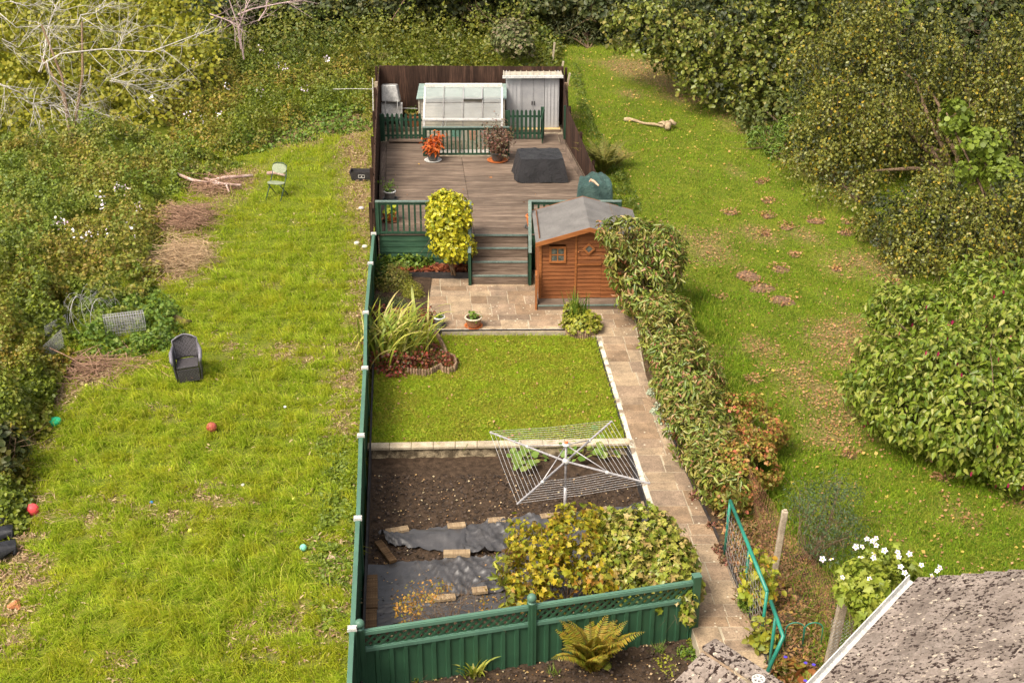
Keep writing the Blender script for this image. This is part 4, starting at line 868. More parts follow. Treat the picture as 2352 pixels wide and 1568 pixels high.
mb = MB(); mb.box(0, .28, 0, .1, 0, .14); obj('brick', mb, noisy('orange_brick', (.5, .25, .13), (.62, .36, .22), 6, .8), label='orange brick among the red-leaved plants below the heather', cat='brick', bev=.02, local=True, loc=K(k2, 195, 945, .12), rz=-.3)

# ------------------------------------------------------------------ rotary dryer
m_alu = noisy('brushed_aluminium', (.36, .34, .34), (.5, .47, .46), 6, .4, metal=.3); m_line = noisy('clothes_line_cord', (.42, .41, .4), (.6, .58, .56), 40, .6)
base = P(1297, 1187, ZS); Zt = .97; HB = Vector((base.x, base.y, .885)); HT = Vector((base.x, base.y, 1.2))
tips = [P(1125, 992, Zt), P(1405, 967, Zt), P(1493, 1110, Zt), P(1188, 1157, Zt)]
rd = thing('rotary_dryer', 'metal rotary clothes dryer with four arms standing in the dark soil', 'clothes dryer', base)
mb = MB(); mb.tube([base, base+Vector((0, 0, .6))], .027, 12); mb.tube([base+Vector((0, 0, .6)), HT], .02, 12); obj('pole', mb, m_alu, rd, smooth=True)
mb = MB(); mb.lathe(HB+Vector((0, 0, -.04)), [(.05, 0), (.06, .02), (.06, .06), (.04, .09)], 14); obj('lower_hub', mb, m_clip, rd, smooth=True)
mb = MB(); mb.lathe(HT+Vector((0, 0, -.03)), [(.03, 0), (.07, .03), (.07, .05), (.03, .07)], 16); hb = obj('top_hub', mb, m_clip, rd, smooth=True)
mb = MB(); mb.lathe(HT+Vector((0, 0, .04)), [(.035, 0), (.03, .02), (.001, .025)], 12); obj('cap', mb, m_tsauc, hb, smooth=True)
for tp in tips:
    mb = MB(); mb.bar(HB, tp, .03, .024); a = obj('arm', mb, m_alu, rd, bev=.004); j = HB.lerp(tp, .5); mb = MB(); mb.tube([HT, j+Vector((0, 0, .015))], .009, 8); obj('strut', mb, m_alu, rd, smooth=True)
    mb = MB(); mb.lathe(j-Vector((0, 0, .025)), [(.03, 0), (.035, .03), (.02, .05)], 10); obj('slider', mb, m_clip, a, smooth=True)
for i in range(4):
    a, b2 = tips[i], tips[(i+1) % 4]; mb = MB()
    for k_ in range(9):
        f = 1-.062*k_; p, q = HB.lerp(a, f)+Vector((0, 0, .014)), HB.lerp(b2, f)+Vector((0, 0, .014)); mb.tube([p, (p+q)/2-Vector((0, 0, .03)), q], .0026, 4)
    obj('lines', mb, m_line, rd)
# ------------------------------------------------------------------ weed membrane and battens
m_mem = noisy('grey_black_weed_membrane', (.042, .04, .041), (.08, .076, .076), 3, .4, fine=120, bmp=.2, spec=.5)
def sheet(name, label, poly, z, seed, amp, cell=.03, lift=None, m=m_mem, thread=True):
    """crumpled membrane filling a quad a,b,c,d (near-left, near-right, far-right, far-left)"""
    a, b2, c, d = [Vector(p) for p in poly]; r = np.random.RandomState(seed); nu = int((b2-a).length/cell); nv = int((d-a).length/cell)
    ks = [(r.normal()*8, r.normal()*20, r.uniform(0, 6.28)) for _ in range(6)]
    def f(u, v):
        p = a.lerp(b2, u).lerp(d.lerp(c, u), v); e = .03*math.sin(u*31+seed)+.02*math.sin(u*67); p = p+Vector((0, e*(v if v > .5 else v-1) if False else e*max(0, abs(v-.5)*2-.8)*3, 0))
        h = 0
        for i, (kx, ky, ph) in enumerate(ks): w = math.sin(p.x*kx+p.y*ky+ph+1.3*math.sin(p.x*3+p.y*2+i)); h += (1-abs(w))**3
        h *= amp/2*(1+.8*math.sin(p.x*2.1+seed)); return (p.x, p.y, z+h+(lift(u, v) if lift else 0))
    mb = MB(); mb.grid(f, nu, nv); return obj(name, mb, m, label=label, cat='membrane', smooth=True)
zm = ZS+.02
def Q(x, y, z=None): return P(*k4((x, y)), zm if z is None else z)
s1 = sheet('weed_membrane', 'wide grey weed membrane across the near end of the soil bed', [Q(165, 760), Q(1800, 560), Q(1800, 372), Q(180, 485)], zm, 3, .045)
s2 = sheet('weed_membrane', 'narrow strip of weed membrane behind the lattice fence', [Q(185, 890), Q(1700, 690), Q(1700, 560), Q(205, 745)], zm-.012, 5, .035)
s3 = sheet('weed_membrane', 'far strip of weed membrane running to the path below the clothes dryer', [Q(820, 425), Q(2020, 330), Q(1900, 108), Q(700, 255)], zm+.015, 8, .045)
def bunch(u, v): return .17*math.exp(-((v-.55)/.3)**2)*(.65+.35*math.sin(u*7+v*4))*(1-u)**.6+.02*math.sin(u*31+v*13+3*math.sin(u*6))*(1-u)
s4 = sheet('weed_membrane', 'crumpled bunched end of black membrane lying over the bare soil', [Q(320, 365), Q(800, 420), Q(810, 235), Q(255, 305)], zm+.02, 14, .06, lift=bunch)
m_bat = woodmat('pale_decking_offcut', [(.22, .15, .09), (.38, .28, .17), (.5, .4, .26)], 1, .1); m_bat2 = woodmat('dark_ribbed_board', [(.05, .028, .015), (.15, .09, .045), (.26, .17, .09)], 1, .15)
def batten(label, x0, y0, x1, y1, w, m=None, h=.045, z=None):
    a, b2 = Q(x0, y0, (zm+.035) if z is None else z), Q(x1, y1, (zm+.035) if z is None else z); d = b2-a; L = Vector((d.x, d.y)).length; mb = MB(); mb.box(0, L, -w/2, w/2, 0, h)
    nrib = 5
    for i in range(nrib): yy = -w/2+w*(i+.5)/nrib; mb.box(.001, L-.001, yy-w/nrib*.3, yy+w/nrib*.3, h, h+.006)
    obj('board', mb, m or m_bat, label=label, cat='board', group='boards holding down the weed membrane', local=True, loc=a, rz=math.atan2(d.y, d.x))
batten('pale board at the left end of the crumpled membrane', 305, 285, 445, 262, .13); batten('pale board second from the left on the far membrane edge', 690, 250, 803, 240, .13)
batten('pale board in the middle of the far membrane edge, left of the dryer pole', 943, 215, 1053, 208, .13); batten('pale board on the membrane edge just left of the dryer pole', 1272, 190, 1405, 178, .13)
batten('square pale block lying askew on the membrane right of the dryer pole', 1660, 165, 1705, 148, .2, h=.06); batten('pale board end at the path edge by the membrane corner', 1945, 160, 1922, 98, .11)
batten('ribbed board slanting over the soil beside the left fence', 255, 345, 350, 470, .13, m_bat2); batten('thick pale board where the two membranes meet', 665, 425, 832, 422, .13, h=.07)
batten('dark ribbed board lying against the left fence', 212, 765, 212, 560, .2, m_bat2); batten('dark ribbed board behind the corner fence post', 210, 905, 212, 775, .17, m_bat2)
batten('pale board behind the twiggy shrub', 585, 705, 740, 690, .13); batten('pale board between the twiggy shrub and the yellow bush', 845, 655, 940, 645, .14)
batten('brown board half under the left side of the yellow bush', 1040, 415, 1110, 395, .13, m_bat2)
mb = MB(); pts = [Q(900, 625)+Vector((0, 0, .12)), Q(990, 625)+Vector((0, 0, .16)), Q(1060, 660)+Vector((0, 0, .05))]; mb.tube(pts, .012, 6); obj('hose_hoop', mb, m_black, label='short black hose hoop beside the yellow bush', cat='hose', smooth=True)

# ------------------------------------------------------------------ plant building kit
def oleaves(name, pts, D, Nn, S_, W_, shape, m, **kw):
    """leaves with given direction, normal, length and width factor"""
    D = unit(np.asarray(D, float)); Nn = np.asarray(Nn, float); Nn = unit(Nn-D*(Nn*D).sum(1)[:, None]); b = np.cross(Nn, D)
    T, Fc = LEAF[shape]; T = np.array(T); S_ = np.asarray(S_)[:, None, None]; W_ = np.asarray(W_)[:, None, None]
    V = np.asarray(pts)[:, None, :]+S_*(T[None, :, 0:1]*D[:, None, :]+W_*T[None, :, 1:2]*b[:, None, :]+T[None, :, 2:3]*Nn[:, None, :])
    base = (np.arange(len(pts))*len(T))[:, None]; return mesh_np(name, V.reshape(-1, 3), [base+np.array(f)[None, :] for f in Fc], m, **kw)
def ribbons(name, bases, az, L, w, arch, m, seg=7, seed=0, **kw):
    """strap leaves that rise and arch over"""
    r = np.random.RandomState(seed); V = []; F = []; k_ = 0
    for i in range(len(bases)):
        p = np.array(bases[i], float); a = az[i]; th = math.radians(82)-abs(r.normal())*.15; l = L[i]/seg; pr = []
        s = np.array([-math.sin(a), math.cos(a), 0]); tw = r.uniform(-.5, .5)
        for j in range(seg+1):
            f = j/seg; ww = w*(.55+.45*math.sin(min(1, f*2.2)*1.57))*(1-f**3)*.5+.0005; n = np.array([-math.cos(a)*math.sin(th), -math.sin(a)*math.sin(th), math.cos(th)]); sd_ = s*math.cos(tw)+n*math.sin(tw)
            V += [p-sd_*ww, p+sd_*ww]; d = np.array([math.cos(a)*math.cos(th), math.sin(a)*math.cos(th), math.sin(th)]); p = p+d*l; p[2] = max(p[2], bases[i][2]-.05); th -= arch[i]/seg*(.4+1.2*f)
        F += [(k_+2*j, k_+2*j+1, k_+2*j+3, k_+2*j+2) for j in range(seg)]; k_ += 2*(seg+1)
    return mesh_np(name, np.array(V), [np.array(F)], m, **kw)
def fern(name, label, base, n, L, seed, m, rise=1.25, arch=1.5, az=None, pw=.26, group=None, npin=26):
    r = np.random.RandomState(seed); root = thing(name, label, 'fern', base, 0, group)
    for i in range(n):
        a = (i/n*6.283+r.normal()*.25) if az is None else az[i % len(az)]+r.normal()*.15; l = L*r.uniform(.75, 1.1); th = rise+r.normal()*.12; p = np.array(base)+np.array([math.cos(a), math.sin(a), 0])*.03; pts = []; ds = []
        for j in range(npin+1): pts.append(p.copy()); d = np.array([math.cos(a)*math.cos(th), math.sin(a)*math.cos(th), math.sin(th)]); ds.append(d); p = p+d*l/npin; th -= arch*r.uniform(.8, 1.2)/npin*(1+.4*j/npin)
        pp, dd, nn, ss_ = [], [], [], []; side = np.array([-math.sin(a), math.cos(a), 0])
        for j in range(3, npin):
            f = j/npin; ln = l*pw*math.sin(math.pi*min(1, (f*.93+.06))**.8)*1.0+.01; up = np.cross(ds[j], side); up = up if up[2] > 0 else -up
            for sg in (-1, 1): pp.append(pts[j]); dd.append(side*sg*.92+ds[j]*.4-up*.12+r.normal(size=3)*.04); nn.append(up+r.normal(size=3)*.12); ss_.append(ln)
        fr = oleaves('frond', np.array(pp), np.array(dd), np.array(nn), np.array(ss_), np.full(len(pp), .8), 'long', m, parent=root)
        mb = MB(); mb.tube(pts[::4]+[pts[-1]], [.007*(1-.8*q/len(pts[::4])) for q in range(len(pts[::4])+1)], 5); obj('stalk', mb, m_stalk, fr)
    return root
m_stalk = noisy('fern_stalk', (.16, .1, .03), (.25, .2, .05), 20, .8)
def bush(name, label, cat, blobs, n, size, shape, m, seed, base=None, trunk=None, group=None, jit=.55, droop=.5, lump=.16, shell=(.55, 1.02), holes=-.4, ls=.9, inner=None, ntr=6, trad=.02, kind=None, vary=.35, leafname='foliage', lev=1):
    """shrub or tree: leaves on lumpy shells plus branching stems from the base to the shells"""
    q, nn = blobpts(blobs, n, seed, shell, lump, holes, ls); r = np.random.RandomState(seed+9)
    if base is None: c = sum((Vector(b[0]) for b in blobs), Vector())/len(blobs); base = Vector((c.x, c.y, float(gz(c.x, c.y))))
    zg = min(base[2], float(gz(base[0], base[1]))) if inner is None else inner
    k_ = q[:, 2] > zg+.01; q, nn = q[k_], nn[k_]
    root = thing(name, label, cat, base, 0, group)
    leaves(leafname, q, nn, size, shape, m, seed, parent=root, jit=jit, droop=droop, vary=vary)
    mb = MB()
    for i in range(ntr):
        b = blobs[i % len(blobs)]; c = Vector(b[0])+Vector(r.normal(size=3)*np.array(b[1])*.3); s = Vector(base)+Vector((r.normal()*trad*2, r.normal()*trad*2, 0)); mid_ = s.lerp(c, .5)+Vector((r.normal()*.1, r.normal()*.1, .05)); mb.tube([s, mid_, c], [trad, trad*.7, trad*.35], 6)
        if lev:
            for k2_ in range(5):
                out = []; d = Vector(r.normal(size=3)*np.array(b[1])); branchset(r, mid_.lerp(c, r.uniform(.2, 1)), d, min(d.length, 2.5)*.8+.05, trad*.3, 1, out, kink=.5, kids=2)
                for p_, rs in out: mb.tube(p_, rs, 4)
    obj(trunk or 'stems', mb, m_bark, root, smooth=True); return root
def thicket(name, label, cat, polyD, z, hf, n, size, shape, m, seed, kind=None, jit=.7, edge=.8, group=None, vary=.35, zr=.6, lump=1.0):
    """low mass of leaves over a ground area, height hf metres with lumps, tapering at the rim"""
    r = np.random.RandomState(seed); poly = [tuple(P(p[0], p[1], z)) for p in polyD]; q = sample_poly(poly, n, r, 1.2); ed = np.clip(edist(q[:, 0], q[:, 1], poly)/edge, 0, 1)
    g = gz(q[:, 0], q[:, 1]); p3 = np.c_[q, g]; h = hf*(.62+.42*lump*noise3(p3, seed, 1.1)+.32*lump*noise3(p3, seed+1, .45))*(.25+.75*ss(ed)); h = np.maximum(h, .05)
    u = r.uniform(size=n)**zr; zz = g+h*u; keep = noise3(np.c_[q, zz], seed+3, .4) > -.35
    e = .08; hx = (noise3(p3+[e, 0, 0], seed, 1.1)-noise3(p3, seed, 1.1))*hf*.3/e; hy = (noise3(p3+[0, e, 0], seed, 1.1)-noise3(p3, seed, 1.1))*hf*.3/e
    nn = np.c_[-hx, -hy-.25, np.ones(n)]; return leaves(name, np.c_[q, zz][keep], unit(nn)[keep], size, shape, m, seed, jit=jit, label=label, cat=cat, kind=kind, group=group, vary=vary, droop=.3)

L_cam = leafmat('yellow_camellia_leaf', [(.2, .24, .015), (.42, .4, .02), (.6, .52, .03), (.3, .32, .02)], .25, .35)
L_hedge = leafmat('long_hedge_leaf', [(.08, .13, .015), (.17, .24, .025), (.12, .17, .025), (.3, .33, .06), (.4, .14, .1), (.22, .28, .03), (.12, .17, .02)], .22, .38, spec=.5, patch=[(.12, .17, .02), (.36, .2, .08), (.26, .3, .035), (.18, .24, .03), (.09, .13, .018)], pscale=.9)
L_cot = leafmat('cotoneaster_leaf', [(.34, .15, .04), (.18, .2, .025), (.3, .28, .035), (.5, .13, .07), (.14, .17, .02), (.36, .26, .04)], .25)
L_red = leafmat('red_tinted_leaf', [(.3, .05, .04), (.16, .05, .04), (.08, .1, .02), (.4, .08, .05), (.12, .14, .03)], .2, .4)
L_cur = leafmat('currant_leaf', [(.2, .24, .015), (.36, .34, .02), (.5, .36, .02), (.14, .19, .015), (.42, .2, .03)], .3)
L_ivy = leafmat('pale_ivy_leaf', [(.16, .2, .02), (.28, .3, .035), (.38, .36, .07), (.4, .28, .1), (.12, .17, .015), (.22, .26, .025)], .2, .35)
L_twig = leafmat('autumn_twig_leaf', [(.5, .3, .04), (.36, .16, .03), (.2, .2, .03), (.55, .24, .05)], .3)
L_fern = leafmat('fern_leaf', [(.2, .24, .02), (.32, .28, .03), (.36, .22, .03), (.26, .28, .03)], .3)
L_iris = leafmat('iris_leaf', [(.26, .32, .03), (.14, .22, .02), (.46, .44, .06), (.2, .28, .025), (.55, .46, .16), (.4, .42, .05)], .3, .45)
L_dark = leafmat('dark_wood_leaf', [(.03, .045, .012), (.05, .065, .015), (.07, .08, .02), (.11, .1, .02)], .15)  # the far wood's shade is painted in as a darker leaf colour
L_bank = leafmat('bramble_leaf', [(.04, .065, .01), (.09, .125, .014), (.15, .18, .018), (.06, .09, .01), (.2, .17, .025)], .18, patch=[(.08, .1, .012), (.14, .16, .015), (.22, .2, .02), (.05, .065, .01)], pscale=.5)
L_brown = leafmat('browning_bramble_leaf', [(.15, .17, .015), (.28, .25, .02), (.34, .22, .04), (.1, .11, .015), (.26, .28, .03)], .25, patch=[(.13, .18, .012), (.09, .12, .012), (.24, .28, .02)], pscale=.5)
L_hazel = leafmat('hazel_leaf', [(.2, .22, .015), (.3, .3, .02), (.38, .34, .03), (.14, .17, .015)], .35)
L_birch = leafmat('birch_leaf', [(.07, .085, .015), (.15, .16, .025), (.24, .24, .045), (.11, .12, .02), (.09, .1, .02), (.18, .19, .035), (.2, .2, .03), (.13, .14, .02), (.17, .17, .03), (.22, .21, .03), (.4, .26, .02)], .2, .35)
L_alder = leafmat('alder_leaf', [(.06, .085, .012), (.13, .155, .02), (.24, .26, .045), (.1, .12, .016), (.3, .25, .06)], .2, .38)
L_ley = leafmat('leycesteria_leaf', [(.08, .13, .012), (.15, .22, .018), (.23, .28, .03), (.32, .32, .07), (.1, .15, .012), (.19, .24, .022)], .22, .4)
L_jun = leafmat('blue_green_sprig', [(.04, .07, .03), (.07, .11, .04), (.1, .14, .05)], .1)
L_silver = leafmat('silver_leaf', [(.3, .36, .24), (.42, .47, .33), (.36, .38, .26)], .1)
L_con = leafmat('golden_conifer_leaf', [(.2, .24, .02), (.36, .34, .03), (.14, .18, .02), (.3, .26, .05)], .2)
L_herb = leafmat('herb_leaf', [(.07, .13, .015), (.12, .2, .02), (.2, .26, .03)], .25)
L_cour = leafmat('courgette_leaf', [(.09, .17, .02), (.15, .24, .035), (.22, .27, .06)], .25)
L_pink = leafmat('pink_petal', [(.75, .45, .65), (.85, .7, .8), (.8, .78, .8)], .3); L_white = leafmat('white_petal', [(.85, .78, .84), (.88, .86, .88), (.85, .65, .78)], .2)
L_mag = leafmat('magenta_bract', [(.35, .02, .08), (.25, .01, .06)], .2); m_yel = noisy('yellow_stamen', (.7, .5, .04), (.8, .6, .08), 20, .6)
L_straw = leafmat('dry_straw', [(.4, .28, .15), (.55, .42, .24), (.26, .16, .1), (.34, .2, .12)], .2, .8); L_dead = leafmat('dead_leaf', [(.3, .13, .05), (.42, .22, .1), (.5, .3, .14), (.2, .1, .05), (.55, .35, .08)], .2, .7)

# ------------------------------------------------------------------ garden plants
bc = BY(1028, 500, 29.0, 54, 62, .5); bd = BY(1040, 560, 28.95, 52, 46, .45)
bush('evergreen_bush', 'rounded bush of glossy bright yellow-green leaves left of the steps', 'bush', [bc, bd, BY(1022, 470, 29.05, 38, 34, .35)], 5200, .085, 'oval', L_cam, 21, base=Vector((bc[0].x+.12, 29.0, .13)), trunk='stem', ntr=4, trad=.03, lump=.1, holes=-.9, inner=.2)
def low(name, label, cat, pts, h, n, size, shape, m, seed, z=0.0, jit=.8, ls=.35, group=None, lump=.2, holes=-.7, droop=.4):
    """low mounded plant: list of (pixel x, pixel y, radius in metres) resting at z"""
    bl = [(P(x, y, z), (rr, rr, h)) for x, y, rr in pts]; r = np.random.RandomState(seed); c = bl[0][0]
    q, nn = blobpts(bl, n, seed, (.5, 1.03), lump, holes, ls); q[:, 2] = np.where(q[:, 2] < z, z+(z-q[:, 2])*.4, q[:, 2]); root = thing(name, label, cat, c, 0, group); leaves('leaves', q, nn, size, shape, m, seed, parent=root, jit=jit, droop=droop)
    mb, tp = stems(r, c, 8, h*1.2, 1.3, .006, 1.0, 0); obj('stems', mb, m_bark, root); return root
low('geranium', 'leafy green ground cover plant along the foot of the green deck boards', 'plant', [(*k2((150, 610)), .36), (*k2((270, 600)), .36), (*k2((390, 600)), .34), (*k2((450, 590)), .22)], .3, 2600, .07, 'ivy', L_herb, 31, .1)
low('ground_cover', 'dark green leafy plant in the corner under the pale grey box', 'plant', [(*k2((140, 660)), .3), (*k2((130, 720)), .2)], .3, 1100, .07, 'ivy', leafmat('dark_geranium_leaf', [(.03, .08, .015), (.06, .12, .02), (.12, .18, .02)]), 32, .08)
low('conifer', 'dwarf conifer with golden tips on the left of the patio', 'conifer', [(*k2((200, 740)), .42), (*k2((250, 690)), .3)], .5, 3800, .05, 'long', leafmat('conifer_leaf', [(.12, .14, .02), (.24, .22, .03), (.08, .11, .02), (.3, .22, .06)], .1), 33, .08, jit=.5)
low('conifer', 'small bright yellow-green conifer spilling over the patio', 'conifer', [(*k2((350, 800)), .28), (*k2((320, 760)), .24)], .3, 2600, .04, 'long', L_con, 34, .05, jit=.5)
low('heather', 'dark green mat of heather at the left of the patio', 'plant', [(*k2((190, 880)), .38), (*k2((260, 890)), .26), (*k2((130, 860)), .2)], .22, 3400, .035, 'long', leafmat('heather_leaf', [(.07, .1, .03), (.11, .14, .045), (.16, .17, .07)], .1), 35, .05)
low('red_shrub', 'low shrub with small red leaves around the iris clump', 'shrub', [(*k2((120, 960)), .3), (*k2((230, 990)), .34), (*k2((380, 990)), .36), (*k2((460, 1000)), .22)], .32, 2400, .055, 'oval', L_red, 36, .02)
low('red_shrub', 'red and green leaved shrub at the foot of the iris clump by the fence', 'shrub', [(*k2((100, 1160)), .36), (*k2((90, 1290)), .34), (*k2((250, 1310)), .4), (*k2((170, 1230)), .35), (*k2((390, 1290)), .32)], .36, 3600, .055, 'oval', L_red, 37, -.02)
low('red_shrub', 'red-leaved creeping plant spilling over the log edging', 'shrub', [(*k2((520, 1250)), .26), (*k2((600, 1270)), .22), (*k2((470, 1170)), .2)], .16, 1100, .05, 'oval', L_red, 38, .0)
r = np.random.RandomState(8); ic = P(*k2((210, 1210)), 0); root = thing('iris', 'large clump of long arching green and yellow strap leaves by the fence', 'plant', ic)
n = 240; bs = [ic+Vector((r.normal()*.3, r.normal()*.34, 0)) for _ in range(n)]; az = np.where(r.uniform(size=n) < .62, r.normal(size=n)*.7+.15, r.uniform(0, 6.28, n)); ribbons('leaves', bs, az, r.uniform(.6, 1.4, n), .055, r.uniform(.5, 2.2, n), L_iris, seed=3, parent=root)
root = thing('log_edging', 'curved log-roll edging round the red and iris bed', 'edging', P(*k2((520, 1350)), ZL)); mb = MB()
path_ = [k2(p) for p in ((505, 1070), (540, 1130), (575, 1200), (590, 1240), (640, 1260), (655, 1310), (640, 1335), (600, 1350), (560, 1345), (545, 1320), (520, 1335), (480, 1355), (440, 1365), (380, 1360), (300, 1350))]
pw = [P(x, y, ZL) for x, y in path_]; m_log = noisy('weathered_log_roll', (.12, .075, .045), (.3, .2, .12), 14, .9, island=.3, fine=40)
for a, b2 in zip(pw[:-1], pw[1:]):
    k_ = max(1, int((b2-a).length/.055))
    for i in range(k_): p = a.lerp(b2, i/k_); mb.lathe(p, [(.026, -.1), (.026, .14), (.018, .15), (.001, .152)], 8, cap=False)
obj('logs', mb, m_log, root, smooth=True)
pc = P(*k2((1535, 1075)), 0); pc = Vector((pc.x, pc.y+.25, 0)); root = thing('round_bed', 'round log-edged planter at the corner of the lawn and the path', 'planter', pc); mb = MB()
for i in range(44): a = i/44*6.283; mb.lathe(pc+Vector((math.cos(a)*.36, math.sin(a)*.36, 0)), [(.025, -.1), (.025, .13), (.015, .14), (.001, .142)], 8, cap=False)
obj('log_ring', mb, m_log, root, smooth=True); mb = MB(); mb.lathe(pc, [(.001, .1), (.34, .1)], 20, cap=False); obj('soil', mb, m_soil, root)
q, nn = blobpts([(pc+Vector((0, 0, .14)), (.42, .42, .3)), (pc+Vector((-.2, .2, .3)), (.22, .2, .3))], 2600, 41, (.5, 1.02), .12, -.8, .3); q = q[q[:, 2] > .08]; nn = unit(q-np.array(pc)); root = thing('stonecrop', 'yellow-green rounded plant filling the round planter', 'plant', pc+Vector((0, 0, .1))); leaves('leaves', q, nn+[0, 0, .5], .06, 'round', L_con, 42, parent=root, jit=.5)
root = thing('crocosmia', 'upright green blades rising from the round planter', 'plant', pc+Vector((-.1, .1, .1))); n = 46; ribbons('leaves', [pc+Vector((-.1+r.normal()*.1, .1+r.normal()*.1, .1)) for _ in range(n)], r.uniform(0, 6.28, n), r.uniform(.5, .95, n), .03, r.uniform(.05, .5, n), L_herb, seed=5, parent=root)
# hedge of long leaves from the shed down to the gate
HB_ = [(1440, 535, 27.0, 70, 42), (1500, 575, 27.0, 72, 72), (1440, 600, 26.9, 52, 62), (1530, 610, 26.8, 48, 80), (1480, 665, 26.3, 58, 66), (1525, 730, 25.4, 62, 66)]
bush('tall_hedge', 'tall mass of long glossy leaves growing against the right end of the orange shed', 'hedge', [BY(*b, .55) for b in HB_], 11000, .13, 'long', L_hedge, 51, base=Vector((3.2, 26.6, 0)), ntr=8, trad=.025, droop=1.0, ls=.7)
HB_ = [(1535, 760, .8, 62, 60), (1555, 815, .75, 70, 66), (1590, 870, .75, 76, 66), (1590, 930, .7, 76, 66), (1615, 990, .65, 76, 70), (1645, 1050, .65, 76, 66), (1665, 1110, .6, 62, 52), (1545, 880, .5, 46, 54)]
bush('long_hedge', 'long hedge of narrow glossy leaves running beside the path', 'hedge', [BL(*b, .55) for b in HB_], 19000, .12, 'long', L_hedge, 52, base=Vector((3.5, 22.6, 0)), ntr=10, trad=.02, droop=1.0, ls=.6)
bush('hanging_spray', 'bright green long-leaved spray hanging over the top of the green gate frame', 'hedge', [BY(1690, 1130, 19.3, 50, 42, .35), BY(1715, 1175, 18.7, 26, 36, .25)], 420, .2, 'long', leafmat('bright_long_leaf', [(.14, .2, .02), (.24, .3, .03), (.3, .34, .04)], .25, .35), 53, base=Vector((3.45, 19.6, 0)), ntr=4, trad=.012, droop=1.4)
HB_ = [(1700, 950, .6, 60, 50), (1735, 1000, .55, 66, 60), (1700, 1030, .6, 56, 60), (1770, 985, .5, 40, 46), (1745, 1065, .5, 52, 56), (1690, 1110, .55, 56, 54), (1690, 1060, .8, 44, 40), (1660, 1130, .4, 34, 36)]
bush('cotoneaster', 'reddish orange small-leaved cotoneaster behind the hedge', 'shrub', [BL(*b, .5) for b in HB_], 17000, .055, 'oval', L_cot, 54, base=Vector((3.95, 20.6, 0)), ntr=8, trad=.015, ls=.5, holes=-.25)
low('rose_foliage', 'yellow-green leaves at the path side under the tall hedge', 'plant', [(1462, 720, .28), (1470, 700, .2)], .5, 700, .06, 'oval', L_con, 55, .1)
for i, (pts, lab) in enumerate([([(1500, 905, .16), (1508, 880, .12)], 'upper clump of silver-grey leaves between the path and the hedge'), ([(1516, 945, .2), (1530, 970, .18), (1545, 1000, .14)], 'lower clump of silver-grey leaves between the path and the hedge')]): low('silver_plant', lab, 'plant', pts, .18, 900, .04, 'oval', L_silver, 57+i, 0, group='silver plants by the path')
low('sedum', 'dusky red sedum trailing along the black path edge below the hedge', 'plant', [(1660, 1262, .16), (1672, 1290, .16), (1600, 1140, .12), (1610, 1120, .14), (1635, 1210, .12)], .12, 1500, .035, 'round', leafmat('sedum_leaf', [(.3, .1, .08), (.2, .16, .06), (.36, .16, .12)]), 59, 0)
low('box_sprig', 'small dark green sprigs at the path edge below the gate frame', 'plant', [(1716, 1385, .16), (1722, 1400, .14)], .3, 900, .04, 'oval', L_herb, 60, 0)
# front bushes
CB = [(1250, 1240, 16.6, 78, 60), (1330, 1250, 16.6, 90, 66), (1210, 1310, 16.2, 62, 60), (1290, 1320, 16.1, 90, 66), (1380, 1310, 16.2, 70, 60), (1210, 1360, 16.0, 50, 26), (1330, 1205, 17.0, 60, 40)]
bush('currant_bush', 'yellow and orange lobed-leaf bush behind the left part of the lattice fence', 'bush', [BY(*b, .5) for b in CB], 5600, .072, 'ivy', L_cur, 61, base=Vector((.85, 16.3, ZS)), ntr=14, trad=.012, lump=.2, ls=.5, holes=-.3, inner=ZS, shell=(.45, 1.05))
CB = [(1480, 1230, 16.6, 84, 58), (1540, 1300, 16.2, 70, 62), (1450, 1300, 16.3, 84, 62), (1500, 1350, 16.0, 90, 30), (1575, 1345, 16.0, 40, 40), (1400, 1220, 17.0, 40, 40), (1575, 1385, 15.75, 16, 20)]
bush('ivy_bush', 'dense bush of pale green ivy leaves at the right end of the lattice fence', 'bush', [BY(*b, .5) for b in CB], 8200, .08, 'ivy', L_ivy, 62, base=Vector((2.0, 16.3, ZS)), ntr=8, trad=.02, lump=.12, ls=.6, holes=-.8, inner=ZS)
bush('twiggy_shrub', 'sparse twiggy shrub with small orange leaves behind the corner of the lattice fence', 'shrub', [BY(1000, 1375, 15.6, 90, 44, .4), BY(940, 1395, 15.4, 40, 30, .3), BY(1080, 1370, 15.7, 50, 50, .3)], 1300, .035, 'oval', L_twig, 63, base=Vector((-.9, 15.5, ZS)), ntr=22, trad=.008, inner=ZS, shell=(.1, 1.05), holes=-.2)
bush('leafy_twig', 'bright green long leaves at the left side of the yellow bush', 'shrub', [BY(1148, 1310, 16.0, 16, 50, .2), BY(1172, 1360, 15.9, 22, 30, .2)], 90, .13, 'long', L_con, 64, base=Vector((-.05, 16, ZS)), ntr=3, trad=.008, inner=ZS)
fb = P(*k4((1590, 1165)), ZF); fern('fern', 'large yellow-green fern in front of the lattice fence', fb, 30, 1.1, 71, L_fern, rise=1.52, arch=.95, pw=.17, npin=34)
fb = P(*k4((1610, 1215)), ZF); fern('fern', 'small bright fern at the foot of the large fern', fb, 9, .42, 72, leafmat('bright_fern_leaf', [(.3, .36, .03), (.42, .44, .05)]), rise=.8, arch=1.2, pw=.3, npin=16)
sc0 = P(*k4((850, 1222)), ZF); root = thing('day_lily', 'strappy green and yellow leaved plant at the foot of the lattice fence', 'plant', sc0); n = 44
ribbons('leaves', [sc0+Vector((r.normal()*.05, r.normal()*.05, 0)) for _ in range(n)], r.uniform(0, 6.28, n), r.uniform(.36, .6, n), .045, r.uniform(.6, 1.8, n), L_iris, seed=7, parent=root)
